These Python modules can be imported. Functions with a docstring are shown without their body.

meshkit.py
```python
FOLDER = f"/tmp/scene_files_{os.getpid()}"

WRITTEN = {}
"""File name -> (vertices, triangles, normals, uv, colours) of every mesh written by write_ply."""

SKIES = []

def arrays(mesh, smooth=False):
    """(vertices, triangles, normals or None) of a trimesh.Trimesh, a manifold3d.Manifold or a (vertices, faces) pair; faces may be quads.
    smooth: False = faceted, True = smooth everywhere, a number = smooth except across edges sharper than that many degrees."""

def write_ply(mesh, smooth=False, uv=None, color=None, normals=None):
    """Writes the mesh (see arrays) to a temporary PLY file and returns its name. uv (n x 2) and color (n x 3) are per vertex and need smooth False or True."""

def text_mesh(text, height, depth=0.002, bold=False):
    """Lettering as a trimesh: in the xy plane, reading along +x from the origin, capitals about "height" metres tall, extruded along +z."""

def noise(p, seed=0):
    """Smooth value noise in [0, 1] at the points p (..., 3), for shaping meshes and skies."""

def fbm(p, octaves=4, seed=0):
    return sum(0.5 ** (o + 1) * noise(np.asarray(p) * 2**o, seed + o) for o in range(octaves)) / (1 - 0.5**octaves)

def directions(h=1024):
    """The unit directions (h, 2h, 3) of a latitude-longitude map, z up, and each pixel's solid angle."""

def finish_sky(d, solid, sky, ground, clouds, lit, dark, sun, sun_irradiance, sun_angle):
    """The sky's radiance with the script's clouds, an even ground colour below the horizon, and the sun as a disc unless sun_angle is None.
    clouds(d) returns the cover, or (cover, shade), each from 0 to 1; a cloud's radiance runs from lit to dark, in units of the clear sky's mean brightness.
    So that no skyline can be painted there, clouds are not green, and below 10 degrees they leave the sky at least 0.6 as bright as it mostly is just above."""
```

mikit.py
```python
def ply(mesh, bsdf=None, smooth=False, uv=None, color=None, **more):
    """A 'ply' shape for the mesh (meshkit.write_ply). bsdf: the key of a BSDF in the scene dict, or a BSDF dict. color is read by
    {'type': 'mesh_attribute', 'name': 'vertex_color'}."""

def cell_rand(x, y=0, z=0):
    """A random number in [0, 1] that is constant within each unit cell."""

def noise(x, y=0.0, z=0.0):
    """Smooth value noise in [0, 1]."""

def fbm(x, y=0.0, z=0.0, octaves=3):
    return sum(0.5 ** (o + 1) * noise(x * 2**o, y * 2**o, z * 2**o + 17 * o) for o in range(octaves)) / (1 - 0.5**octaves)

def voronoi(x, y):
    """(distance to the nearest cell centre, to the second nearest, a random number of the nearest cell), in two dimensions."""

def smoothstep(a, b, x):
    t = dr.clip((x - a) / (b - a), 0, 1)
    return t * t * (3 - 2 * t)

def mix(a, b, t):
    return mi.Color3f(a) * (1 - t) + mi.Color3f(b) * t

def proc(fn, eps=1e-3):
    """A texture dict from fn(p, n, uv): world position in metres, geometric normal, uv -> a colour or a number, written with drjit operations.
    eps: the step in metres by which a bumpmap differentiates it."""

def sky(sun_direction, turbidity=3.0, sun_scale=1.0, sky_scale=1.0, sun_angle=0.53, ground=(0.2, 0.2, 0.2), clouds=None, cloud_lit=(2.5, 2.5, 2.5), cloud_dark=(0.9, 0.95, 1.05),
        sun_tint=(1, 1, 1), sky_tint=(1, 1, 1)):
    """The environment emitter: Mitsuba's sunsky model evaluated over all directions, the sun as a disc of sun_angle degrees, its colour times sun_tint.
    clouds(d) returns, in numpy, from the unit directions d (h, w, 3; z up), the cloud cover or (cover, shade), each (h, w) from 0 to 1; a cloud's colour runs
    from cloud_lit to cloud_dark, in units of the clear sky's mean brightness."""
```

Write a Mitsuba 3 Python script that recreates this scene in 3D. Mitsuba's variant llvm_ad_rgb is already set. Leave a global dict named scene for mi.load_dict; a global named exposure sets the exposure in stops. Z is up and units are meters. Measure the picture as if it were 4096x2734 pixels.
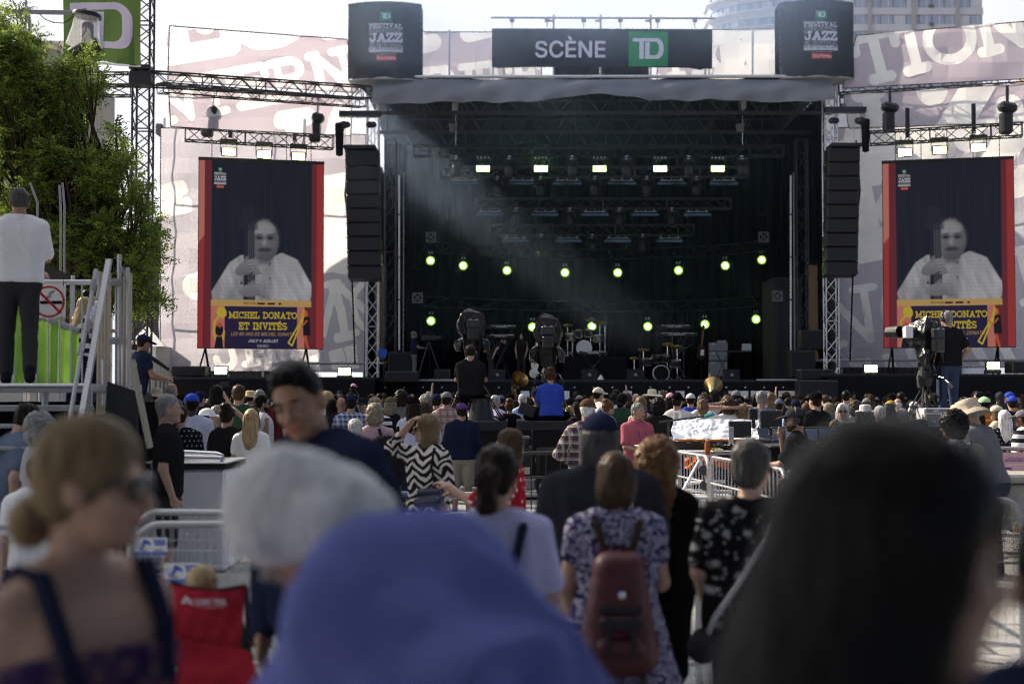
import math, random
import numpy as np
import trimesh, shapely
import shapely.geometry as sg
from shapely import affinity
import drjit as dr
import mitsuba as mi
import mikit, meshkit
from mikit import ply, proc, noise, fbm, voronoi, cell_rand, smoothstep, mix

T4 = mi.ScalarTransform4f
scene, labels = {}, {}
# ------------------------------------------------------------------ camera, sky, exposure
F, CX, CY, EYE, PITCH = 5689.0, 2048.0, 1367.0, 1.8, math.radians(2.04)
scene['camera'] = {'type': 'thinlens', 'fov': 39.6, 'fov_axis': 'x', 'aperture_radius': 0.0135, 'focus_distance': 21.0,
    'near_clip': 0.1, 'far_clip': 3000.0,
    'to_world': T4().look_at(origin=[0, 0, EYE], target=[0, math.cos(PITCH), EYE + math.sin(PITCH)], up=[0, 0, 1])}
SUN_EL, SUN_AZ = math.radians(34), math.radians(55)      # the sun stands ahead of the camera and to the left
SUN = [-math.cos(SUN_EL) * math.sin(SUN_AZ), math.cos(SUN_EL) * math.cos(SUN_AZ), math.sin(SUN_EL)]
def thin_cloud(d):
    # bright summer haze over the half of the sky where the sun stands, thinning to clear blue behind the camera
    n = meshkit.fbm(d * np.array([2.2, 2.2, 5.0]), 4, 3); t = np.clip((d @ np.array(SUN) + .15) / .62, 0, 1); t = t * t * (3 - 2 * t)
    return np.clip((.08 + .9 * t) * (1 + .5 * (n - .5)), 0, 1), np.clip((n - .5) * .5 + .35 * (1 - t), 0, .6)
scene['sky'] = mikit.sky(SUN, turbidity=3, sun_scale=1.7, sky_scale=.42, clouds=thin_cloud, cloud_lit=(7.6, 7.7, 8.0), cloud_dark=(1.1, 1.3, 1.7), ground=(0.13, 0.13, 0.14), sky_tint=(0.8, 0.93, 1.25), sun_tint=(.9, .97, 1.1))
exposure = 2.0

# ------------------------------------------------------------------ naming, registering
_used = {}
def num(name):
    n = _used.get(name, -1) + 1
    _used[name] = n
    return name if n == 0 else f'{name}_{n:03d}'
def thing(name, label, cat, group=None, kind=None):
    k = num(name)
    labels[k] = {'label': label, 'category': cat}
    if group: labels[k]['group'] = group
    if kind: labels[k]['kind'] = kind
    return k
_pc = {}
def shape(mesh, m, smooth=False, to=None, keep=False, **kw):
    if keep and (id(mesh), smooth) in _pc: p = _pc[(id(mesh), smooth)][0]
    else:
        p = ply(mesh, None, smooth=smooth, **kw)
        if keep: _pc[(id(mesh), smooth)] = (p, mesh)
    d = dict(p)
    if isinstance(m, dict): d.update(m)
    else: d['bsdf'] = {'type': 'ref', 'id': 'mat_' + m}
    if to is not None: d['to_world'] = to
    return d
def part(parent, name, mesh, m, smooth=False, to=None, label=None, kind=None, keep=False, **kw):
    if hasattr(mesh, 'mesh') and isinstance(mesh, MB): mesh = mesh.mesh()
    if mesh is None or len(mesh[1] if isinstance(mesh, tuple) else mesh.faces) == 0: return None
    k = num(parent + '__' + name)
    scene[k] = shape(mesh, m, smooth, to, keep, **kw)
    if label or kind:
        labels[k] = {}
        if label: labels[k]['label'] = label
        if kind: labels[k]['kind'] = kind
    return k
def single(name, label, cat, mesh, m, smooth=False, group=None, kind=None, to=None, **kw):
    if isinstance(mesh, MB): mesh = mesh.mesh()
    k = num(name)
    scene[k] = shape(mesh, m, smooth, to, **kw)
    labels[k] = {'label': label, 'category': cat}
    if group: labels[k]['group'] = group
    if kind: labels[k]['kind'] = kind
    return k
def struct(name, label, mesh, m, smooth=False, **kw):
    if isinstance(mesh, MB): mesh = mesh.mesh()
    k = num(name)
    scene[k] = shape(mesh, m, smooth, **kw)
    labels[k] = {'label': label, 'kind': 'structure'}
    return k

def at(px, py, Y):
    """The point at distance Y along the view direction's ground track that the photograph shows at pixel (px, py) of its 4096 x 2734."""
    dx, dy = (px - CX) / F, (CY - py) / F
    d = np.array([dx, math.cos(PITCH) - dy * math.sin(PITCH), math.sin(PITCH) + dy * math.cos(PITCH)])
    return d * (Y / d[1]) + np.array([0, 0, EYE])
def X(px, Y): return (px - CX) / F * Y
def Z(py, Y): return float(at(CX, py, Y)[2])

# ------------------------------------------------------------------ materials
def lin(*c):
    c = np.array(c, float) / 255
    return np.where(c < 0.04045, c / 12.92, ((c + 0.055) / 1.055) ** 2.4).tolist()
def rgb(c): return {'type': 'rgb', 'value': [float(x) for x in c]}
def two(b): return {'type': 'twosided', 'bsdf': b}
def diffuse(name, c): scene['mat_' + name] = two({'type': 'diffuse', 'reflectance': c if isinstance(c, dict) else rgb(c)})
def gloss(name, c, rough=0.4, metal=0.0, **kw):
    scene['mat_' + name] = two({'type': 'principled', 'base_color': c if isinstance(c, dict) else rgb(c), 'roughness': rough, 'metallic': metal, **kw})
def thinmat(name, c, trans=1.0):
    scene['mat_' + name] = {'type': 'principledthin', 'base_color': c if isinstance(c, dict) else rgb(c), 'roughness': 0.85, 'diff_trans': trans, 'spec_trans': 0.0, 'specular': 0.0} if False else {'type': 'principledthin', 'base_color': c if isinstance(c, dict) else rgb(c), 'roughness': 0.85, 'diff_trans': trans}
def emit(c): return {'emitter': {'type': 'area', 'radiance': rgb(c)}, 'bsdf': {'type': 'ref', 'id': 'mat_black'}}

for n_, c_ in dict(
    black=(.018, .018, .02), jet=(.008, .008, .009), char=(.04, .04, .045), dgrey=(.075, .075, .08), grey=(.18, .18, .19), lgrey=(.42, .42, .44), white=(.78, .78, .8),
    navy=(.018, .022, .05), denim=(.05, .07, .13), jeans_dark=(.025, .032, .075), blue=(.05, .1, .42), royal=(.04, .08, .45), sky_blue=(.33, .45, .68), lavender=(.5, .48, .75),
    teal=(.1, .35, .42), green=(.03, .07, .045), olive=(.1, .1, .06), lime=(.45, .75, .38), red=(.42, .03, .05), burgundy=(.12, .02, .03), maroon=(.085, .02, .022), pink=(.62, .38, .45),
    orange=(.65, .2, .03), mustard=(.4, .25, .05), beige=(.48, .42, .33), khaki=(.36, .33, .27), cream=(.66, .6, .48), brown=(.1, .065, .04), dbrown=(.045, .03, .022), straw=(.62, .5, .3),
    skin_light=(.5, .32, .25), skin=(.4, .245, .18), skin_tan=(.3, .165, .11), skin_brown=(.13, .07, .045), skin_dark=(.06, .033, .024), lip=(.34, .12, .11),
    hair_black=(.008, .007, .007), hair_dark=(.017, .012, .009), hair_brown=(.055, .034, .022), hair_chestnut=(.11, .06, .03), hair_dirty=(.15, .105, .06), hair_blond=(.36, .26, .14),
    hair_ash=(.2, .17, .13), hair_grey=(.2, .2, .2), hair_silver=(.42, .42, .43), hair_white=(.55, .55, .58), hair_dgrey=(.06, .058, .058), eye_white=(.42, .4, .38),
    wood=(.2, .12, .06), tan_wall=(.3, .22, .14), paper=(.8, .8, .82), green_cloth=(.18, .5, .05), grass_green=(.16, .42, .05), brand_green=(.03, .25, .09), sign_red=(.5, .03, .03), print_white=(.68, .66, .74),
    print_blue=(.06, .13, .5), rust=(.35, .13, .04), case_grey=(.3, .31, .33), tent=(.78, .77, .74), pole_grey=(.3, .3, .33), amp=(.19, .2, .21), tarp_grey=(.42, .43, .46),
    concrete=(.34, .33, .31), facade=(.6, .63, .7), facade_dark=(.28, .31, .38), stone=(.42, .4, .36), bark=(.06, .045, .035), yellow=(.75, .6, .02), purple=(.12, .05, .2)).items():
    diffuse(n_, c_)
for n_, c_, r_, m_ in (('alu', (.62, .62, .64), .38, 1.0), ('galv', (.5, .5, .53), .5, .9), ('chrome', (.75, .75, .76), .16, 1.0), ('brass', (.42, .3, .13), .3, 1.0), ('steel_black', (.03, .03, .033), .42, .3),
    ('plastic_black', (.02, .02, .022), .35, 0.), ('vinyl_black', (.007, .007, .008), .33, 0.), ('leather_blue', (.02, .025, .06), .3, 0.), ('leather_maroon', (.075, .012, .016), .5, 0.), ('glass_dark', (.03, .035, .045), .12, 0.),
    ('pane', (.4, .46, .58), .15, 0.), ('screen_blue', (.13, .17, .33), .25, 0.), ('shades', (.012, .01, .014), .12, 0.), ('drum_white', (.75, .74, .72), .4, 0.), ('cymbal', (.6, .42, .14), .28, 1.), ('white_gloss', (.8, .8, .82), .3, 0.),
    ('red_shell', (.5, .05, .03), .4, 0.), ('guitar_cream', (.75, .7, .55), .25, 0.), ('ply_wood', (.36, .24, .12), .6, 0.), ('amber', (.35, .1, .02), .2, 0.)):
    gloss(n_, c_, r_, m_)
for n_, c_, t_ in (('scrim_white', (.93, .93, .93), 1.0), ('scrim_pink', (.58, .52, .6), 0.85), ('scrim_lav', (.6, .58, .66), 0.85), ('scrim_edge', (.6, .7, .72), 0.8), ('tarp', (.24, .25, .28), .35), ('scrim_wall', (.85, .85, .88), 0.95),
    ('leaf', (.075, .115, .04), 1.0), ('leaf_light', (.21, .28, .06), 1.25), ('flag', (.09, .145, .05), .5), ('flag_white', (.4, .38, .5), .4), ('fence_cloth', (.24, .44, .08), .6)):
    thinmat(n_, c_, t_)
for n_, c_ in dict(skin_light=(.5, .32, .25), skin=(.4, .245, .18), skin_tan=(.3, .165, .11), skin_brown=(.13, .07, .045), skin_dark=(.06, .033, .024)).items(): gloss(n_, c_, .52, 0., specular=.35)
scene['mat_hair'] = two({'type': 'principled', 'base_color': {'type': 'mesh_attribute', 'name': 'vertex_color'}, 'roughness': .4, 'specular': .08})
scene['mat_clear'] = {'type': 'blendbsdf', 'weight': .28, 'a': {'type': 'thindielectric', 'int_ior': 1.4}, 'b': {'type': 'principledthin', 'base_color': rgb((.85, .85, .88)), 'roughness': .6, 'diff_trans': 1.0}}

# ------------------------------------------------------------------ mesh building
ORD = ('first', 'second', 'third', 'fourth', 'fifth', 'sixth', 'seventh', 'eighth')
def unit(v): return np.asarray(v, float) / (np.linalg.norm(v) + 1e-12)
BOXF = np.array([[0, 1, 3], [0, 3, 2], [4, 6, 7], [4, 7, 5], [0, 4, 5], [0, 5, 1], [2, 3, 7], [2, 7, 6], [0, 2, 6], [0, 6, 4], [1, 5, 7], [1, 7, 3]])
BOXV = np.array([[x, y, z] for x in (-1, 1) for y in (-1, 1) for z in (-1, 1)], float)
class MB:
    def __init__(s): s.v, s.f, s.n = [], [], 0
    def add(s, v, f):
        s.v.append(np.asarray(v, float)); s.f.append(np.asarray(f, int) + s.n); s.n += len(v); return s
    def box(s, c, size, R=None):
        v = BOXV * np.asarray(size, float) / 2
        if R is not None: v = v @ np.asarray(R).T
        return s.add(v + np.asarray(c, float), BOXF)
    def cbox(s, c, size, ch=0.01, R=None):
        """A box with chamfered edges."""
        h = np.asarray(size, float) / 2
        ch = min(ch, h.min() * 0.6)
        pts = np.array([[sx * (h[0] - (ch if a != 0 else 0)), sy * (h[1] - (ch if a != 1 else 0)), sz * (h[2] - (ch if a != 2 else 0))] for a in range(3) for sx in (-1, 1) for sy in (-1, 1) for sz in (-1, 1)])
        m = trimesh.convex.convex_hull(pts)
        v = np.array(m.vertices)
        if R is not None: v = v @ np.asarray(R).T
        return s.add(v + np.asarray(c, float), m.faces)
    def seg(s, a, b, r, sides=6, r2=None, cap=True):
        a, b = np.asarray(a, float), np.asarray(b, float)
        r2 = r if r2 is None else r2
        t = unit(b - a); u = unit(np.cross(t, [0, 0, 1.] if abs(t[2]) < .9 else [1., 0, 0])); w = np.cross(t, u)
        an = np.arange(sides) * 2 * np.pi / sides
        ring = np.cos(an)[:, None] * u + np.sin(an)[:, None] * w
        i = np.arange(sides); j = (i + 1) % sides
        f = np.vstack([np.stack([i, i + sides, j + sides], 1), np.stack([i, j + sides, j], 1)])
        v = np.vstack([a + ring * r, b + ring * r2])
        if cap:
            v = np.vstack([v, a, b])
            f = np.vstack([f, np.stack([j * 0 + 2 * sides, i, j], 1), np.stack([j * 0 + 2 * sides + 1, j + sides, i + sides], 1)])
        return s.add(v, f)
    def path(s, pts, r, sides=6):
        for a, b in zip(pts[:-1], pts[1:]): s.seg(a, b, r, sides)
        return s
    def tube(s, pts, r, sides=8):
        """A smooth tube along a polyline."""
        p = np.asarray(pts, float); n = len(p)
        r = np.broadcast_to(np.asarray(r, float), (n,))
        t = np.gradient(p, axis=0); t /= np.linalg.norm(t, axis=1, keepdims=True) + 1e-9
        ref = np.array([0, 0, 1.]) if np.abs(t[:, 2]).max() < .95 else np.array([0.31, 0.95, 0.05])
        u = np.cross(t, ref); u /= np.linalg.norm(u, axis=1, keepdims=True) + 1e-9; w = np.cross(t, u)
        an = np.arange(sides) * 2 * np.pi / sides
        v = p[:, None] + r[:, None, None] * (np.cos(an)[None, :, None] * u[:, None] + np.sin(an)[None, :, None] * w[:, None])
        i, j = np.meshgrid(np.arange(n - 1), np.arange(sides), indexing='ij'); i, j = i.ravel(), j.ravel(); k = (j + 1) % sides
        f = np.vstack([np.stack([i * sides + j, (i + 1) * sides + j, (i + 1) * sides + k], 1), np.stack([i * sides + j, (i + 1) * sides + k, i * sides + k], 1)])
        v = np.vstack([v.reshape(-1, 3), p[0], p[-1]]); j = np.arange(sides); k = (j + 1) % sides; e = (n - 1) * sides
        f = np.vstack([f, np.stack([j * 0 + n * sides, j, k], 1), np.stack([j * 0 + n * sides + 1, e + k, e + j], 1)])
        return s.add(v, f)
    def lathe(s, prof, c=(0, 0, 0), sides=20, R=None, squash=1.0):
        p = np.asarray(prof, float); n = len(p); an = np.arange(sides) * 2 * np.pi / sides
        v = np.stack([p[:, 0, None] * np.cos(an), p[:, 0, None] * np.sin(an) * squash, np.broadcast_to(p[:, 1, None], (n, sides))], -1).reshape(-1, 3)
        if R is not None: v = v @ np.asarray(R).T
        i, j = np.meshgrid(np.arange(n - 1), np.arange(sides), indexing='ij'); i, j = i.ravel(), j.ravel(); k = (j + 1) % sides
        f = np.vstack([np.stack([i * sides + j, i * sides + k, (i + 1) * sides + k], 1), np.stack([i * sides + j, (i + 1) * sides + k, (i + 1) * sides + j], 1)])
        return s.add(v + np.asarray(c, float), f)
    def quad(s, a, b, c, d): return s.add([a, b, c, d], [[0, 1, 2], [0, 2, 3]])
    def flat(s, geom, put, thick=0.0):
        """A shapely geometry triangulated and put in space by put(xy) -> xyz; thick > 0 extrudes it along put's third coordinate."""
        for g in getattr(geom, 'geoms', [geom]):
            if g.is_empty or g.geom_type != 'Polygon' or g.area < 1e-9: continue
            if thick:
                m = trimesh.creation.extrude_polygon(g, thick, engine='earcut'); s.add(put(np.asarray(m.vertices)), m.faces)
            else:
                v, f = trimesh.creation.triangulate_polygon(g, engine='earcut'); s.add(put(np.column_stack([v, np.zeros(len(v))])), f)
        return s
    def mesh(s):
        return (np.vstack(s.v), np.vstack(s.f)) if s.v else (np.zeros((0, 3)), np.zeros((0, 3), int))
def rotz(a): c, s = math.cos(a), math.sin(a); return np.array([[c, -s, 0], [s, c, 0], [0, 0, 1.]])
def rotx(a): c, s = math.cos(a), math.sin(a); return np.array([[1., 0, 0], [0, c, -s], [0, s, c]])
def roty(a): c, s = math.cos(a), math.sin(a); return np.array([[c, 0, s], [0, 1., 0], [-s, 0, c]])
def moved(mesh, R=None, t=(0, 0, 0)):
    v, f = mesh.mesh() if isinstance(mesh, MB) else mesh
    return ((v @ np.asarray(R).T if R is not None else v) + np.asarray(t, float), f)
def frame(xdir, normal_hint=(0, -1, 0)):
    """Columns: along, out of the face (towards the hint), up."""
    x = unit(xdir); n = unit(np.asarray(normal_hint, float) - x * np.dot(normal_hint, x)); return np.stack([x, -n, np.cross(x, -n)], 1)
def sheet(put, nu, nv):
    """A grid sheet: put(u, v) with u, v in 0..1 as arrays -> xyz."""
    u, v = np.meshgrid(np.linspace(0, 1, nu), np.linspace(0, 1, nv), indexing='ij')
    p = put(u.ravel(), v.ravel()); i, j = np.meshgrid(np.arange(nu - 1), np.arange(nv - 1), indexing='ij'); a = (i * nv + j).ravel()
    return p, np.vstack([np.stack([a, a + nv, a + nv + 1], 1), np.stack([a, a + nv + 1, a + 1], 1)])

def truss(key, p0, p1, size, m, bay=None, up=(0, 0, 1), r=None, keep_ends=True):
    """Box truss between two points: four chords, each a part, and the bracing."""
    p0, p1 = np.asarray(p0, float), np.asarray(p1, float)
    r = r or size * 0.05
    t = unit(p1 - p0); u = unit(np.cross(t, up)) if abs(np.dot(t, unit(up))) < .98 else unit(np.cross(t, [0, 1, 0])); w = np.cross(u, t)
    L = np.linalg.norm(p1 - p0); n = max(2, int(round(L / (bay or size)))); h = size / 2
    cs = [u * a * h + w * b * h for a, b in ((-1, -1), (1, -1), (1, 1), (-1, 1))]
    for c in cs: part(key, 'chord', MB().seg(p0 + c, p1 + c, r), m)
    b = MB()
    for k in range(4):
        c, d = cs[k], cs[(k + 1) % 4]
        for i in range(n):
            a0, a1 = p0 + t * L * i / n, p0 + t * L * (i + 1) / n
            b.seg(a0 + (c if i % 2 else d), a1 + (d if i % 2 else c), r * .6, 5, cap=False)
            if i % 4 == 0: b.seg(a0 + c, a0 + d, r * .7, 5, cap=False)
        b.seg(p1 + c, p1 + d, r * .7, 5, cap=False)
    part(key, 'bracing', b, m)

# ------------------------------------------------------------------ slab lettering (drawn strokes with round ends) and sans lettering as flat shapes
def arc(cx, cy, rx, ry, a0, a1, n=14):
    a = np.radians(np.linspace(a0, a1, n)); return [(cx + rx * math.cos(t), cy + ry * math.sin(t)) for t in a]
SLAB = {
 'A': (.92, [[(.14, 0), (.46, 1), (.78, 0)], [(.25, .33), (.67, .33)], [(0, 0), (.28, 0)], [(.64, 0), (.92, 0)]]),
 'B': (.8, [[(0, 1), (.45, 1)] + arc(.45, .76, .25, .24, 90, -90) + [(.13, .52), (.5, .52)] + arc(.5, .26, .27, .26, 90, -90) + [(0, 0)], [(.14, 0), (.14, 1)]]),
 'C': (.82, [arc(.45, .5, .42, .5, 42, 318, 22), [(.76, .98), (.76, .72)]]),
 'D': (.86, [[(0, 1), (.4, 1)] + arc(.4, .5, .42, .5, 90, -90, 18) + [(0, 0)], [(.16, 0), (.16, 1)]]),
 'E': (.76, [[(.7, .76), (.7, 1), (0, 1)], [(.14, 1), (.14, 0)], [(0, 0), (.74, 0), (.74, .26)], [(.14, .52), (.48, .52)], [(.48, .4), (.48, .64)]]),
 'F': (.74, [[(.72, .74), (.72, 1), (0, 1)], [(.15, 1), (.15, 0)], [(0, 0), (.34, 0)], [(.15, .52), (.5, .52)], [(.5, .4), (.5, .64)]]),
 'G': (.86, [arc(.45, .5, .42, .5, 42, 355, 22), [(.5, .45), (.92, .45)]]),
 'H': (.9, [[(.16, 0), (.16, 1)], [(.74, 0), (.74, 1)], [(.16, .52), (.74, .52)], [(0, 0), (.32, 0)], [(0, 1), (.32, 1)], [(.58, 0), (.9, 0)], [(.58, 1), (.9, 1)]]),
 'I': (.36, [[(.18, 0), (.18, 1)], [(0, 0), (.36, 0)], [(0, 1), (.36, 1)]]),
 'J': (.66, [[(.3, 1), (.66, 1)], [(.48, 1), (.48, .25)] + arc(.26, .25, .22, .25, 0, -180, 12) + [(.04, .34)]]),
 'L': (.7, [[(.16, 1), (.16, 0)], [(0, 1), (.34, 1)], [(0, 0), (.68, 0), (.68, .3)]]),
 'M': (1.1, [[(.16, 0), (.16, 1), (.55, .15), (.94, 1), (.94, 0)], [(0, 0), (.32, 0)], [(0, 1), (.2, 1)], [(.78, 0), (1.1, 0)], [(.9, 1), (1.1, 1)]]),
 'N': (.95, [[(.16, 0), (.16, 1), (.78, 0), (.78, 1)], [(0, 0), (.34, 0)], [(0, 1), (.2, 1)], [(.6, 1), (.95, 1)]]),
 'O': (.88, [arc(.44, .5, .42, .5, 0, 360, 28)]),
 'P': (.78, [[(0, 1), (.45, 1)] + arc(.45, .74, .28, .26, 90, -90) + [(.15, .48)], [(.15, 0), (.15, 1)], [(0, 0), (.34, 0)]]),
 'R': (.88, [[(0, 1), (.45, 1)] + arc(.45, .75, .27, .25, 90, -90) + [(.15, .5)], [(.15, 0), (.15, 1)], [(0, 0), (.32, 0)], [(.42, .5), (.72, 0), (.88, 0)]]),
 'S': (.74, [arc(.37, .74, .31, .26, 35, 180, 12) + arc(.37, .74, .31, .24, 180, 270, 8)[1:] + arc(.37, .26, .33, .24, 90, 0, 8)[1:] + arc(.37, .26, .33, .26, 0, -150, 12)[1:]]),
 'T': (.82, [[(.41, 0), (.41, 1)], [(.24, 0), (.58, 0)], [(.02, .72), (.02, 1), (.8, 1), (.8, .72)]]),
 'U': (.9, [[(.16, 1), (.16, .3)] + arc(.45, .3, .29, .3, 180, 360, 14) + [(.74, 1)], [(0, 1), (.32, 1)], [(.58, 1), (.9, 1)]]),
 'V': (.9, [[(.14, 1), (.45, 0), (.76, 1)], [(0, 1), (.3, 1)], [(.6, 1), (.9, 1)]]),
 'Z': (.76, [[(.04, .74), (.04, 1), (.7, 1), (.04, 0), (.72, 0), (.72, .26)]]), ' ': (.4, [])}
SLAB['É'] = (.76, SLAB['E'][1] + [[(.32, 1.16), (.5, 1.3)]])
def slab(text, sw=.14, gap=.12):
    x, out = 0, []
    for ch in text:
        w, strokes = SLAB[ch]
        for st in strokes: out.append(sg.LineString([(x + a, b * (1 - sw) + sw / 2) for a, b in st]).buffer(sw / 2, quad_segs=4))
        x += w + gap
    return shapely.union_all(out).simplify(.006)
def sans(text, bold=False):
    """Lettering by meshkit.text_mesh as a flat shape, capitals one unit tall."""
    m = meshkit.text_mesh(text, 1.0, depth=.1, bold=bold)
    tri = np.asarray(m.vertices)[np.asarray(m.faces)[np.asarray(m.face_normals)[:, 2] > .9]][:, :, :2]
    return shapely.union_all([sg.Polygon(t).buffer(1e-4) for t in tri if abs(np.cross(t[1] - t[0], t[2] - t[0])) > 1e-9]).simplify(.004)
def fit(g, x0, y0, x1, y1, shear=0):
    """Scales the shape into the box (y up)."""
    if shear: g = affinity.skew(g, xs=shear, origin=(0, 0))
    a, b, c, d = g.bounds
    return affinity.affine_transform(g, [(x1 - x0) / (c - a), 0, 0, (y1 - y0) / (d - b), x0 - a * (x1 - x0) / (c - a), y0 - b * (y1 - y0) / (d - b)])
def rbox(x0, y0, x1, y1, r): return sg.box(x0 + r, y0 + r, x1 - r, y1 - r).buffer(r, quad_segs=5)
def bank_mark():
    """The two joined letters of the green square mark, in a unit square with y up."""
    q = lambda x0, y0, x1, y1: sg.box((x0 - 1043) / 352, (600 - y1) / 313, (x1 - 1043) / 352, (600 - y0) / 313)  # noqa: E731
    bowl = affinity.scale(sg.box(-.5, 0, 0, 1), 1, 1).union(rbox(-.9, 0, 1, 1, .46))
    bowl = bowl.intersection(sg.box(0, 0, 1, 1))
    x0, x1, y0, y1 = (1225 - 1043) / 352, (1357 - 1043) / 352, (600 - 533) / 313, (600 - 347) / 313
    outer = fit(bowl, x0, y0, x1, y1); inner = fit(bowl, x0 - .01, y0 + .105, x1 - .115, y1 - .1)
    return shapely.union_all([q(1080, 347, 1230, 377), q(1138, 350, 1178, 533), outer.difference(inner), q(1190, 384, 1232, 533)])
# ------------------------------------------------------------------ implicit surfaces for bodies, hair and clothes
def surface_nets(Fv, origin, h):
    S = Fv < 0
    nx, ny, nz = Fv.shape
    cnt = np.zeros((nx - 1, ny - 1, nz - 1), np.int8)
    C = [(a, b, c) for a in (0, 1) for b in (0, 1) for c in (0, 1)]
    for a, b, c in C: cnt += S[a:nx - 1 + a, b:ny - 1 + b, c:nz - 1 + c]
    act = (cnt > 0) & (cnt < 8)
    I = np.argwhere(act)
    if len(I) == 0: return np.zeros((0, 3)), np.zeros((0, 3), int)
    idx = np.full(act.shape, -1, np.int64); idx[act] = np.arange(len(I))
    val = {c: Fv[I[:, 0] + c[0], I[:, 1] + c[1], I[:, 2] + c[2]] for c in C}
    acc, n = np.zeros((len(I), 3)), np.zeros((len(I), 1))
    for a in C:
        for ax in range(3):
            if a[ax]: continue
            b = list(a); b[ax] = 1; b = tuple(b)
            fa, fb = val[a], val[b]; m = (fa < 0) != (fb < 0)
            t = np.where(m, fa / np.where(m, fa - fb, 1), 0)
            p = np.tile(np.array(a, float), (len(I), 1)); p[:, ax] = t
            acc += p * m[:, None]; n += m[:, None]
    V = origin + h * (I + acc / np.maximum(n, 1))
    faces = []
    for ax in range(3):
        o1, o2 = [(1, 2), (2, 0), (0, 1)][ax]
        sl0, sl1 = [slice(1, -1)] * 3, [slice(1, -1)] * 3
        sl0[ax], sl1[ax] = slice(0, -1), slice(1, None)
        s0, s1 = S[tuple(sl0)], S[tuple(sl1)]
        E = np.argwhere(s0 != s1)
        if not len(E): continue
        inside = s0[E[:, 0], E[:, 1], E[:, 2]]
        base = E.copy(); base[:, o1] += 1; base[:, o2] += 1
        def cell(d1, d2):
            q = base.copy(); q[:, o1] += d1; q[:, o2] += d2; return idx[q[:, 0], q[:, 1], q[:, 2]]
        a, b, c, d = cell(-1, -1), cell(0, -1), cell(0, 0), cell(-1, 0)
        q = np.where(inside[:, None], np.stack([a, b, c, d], 1), np.stack([a, d, c, b], 1))
        faces += [q[:, [0, 1, 2]], q[:, [0, 2, 3]]]
    return V, np.vstack(faces)
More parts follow.
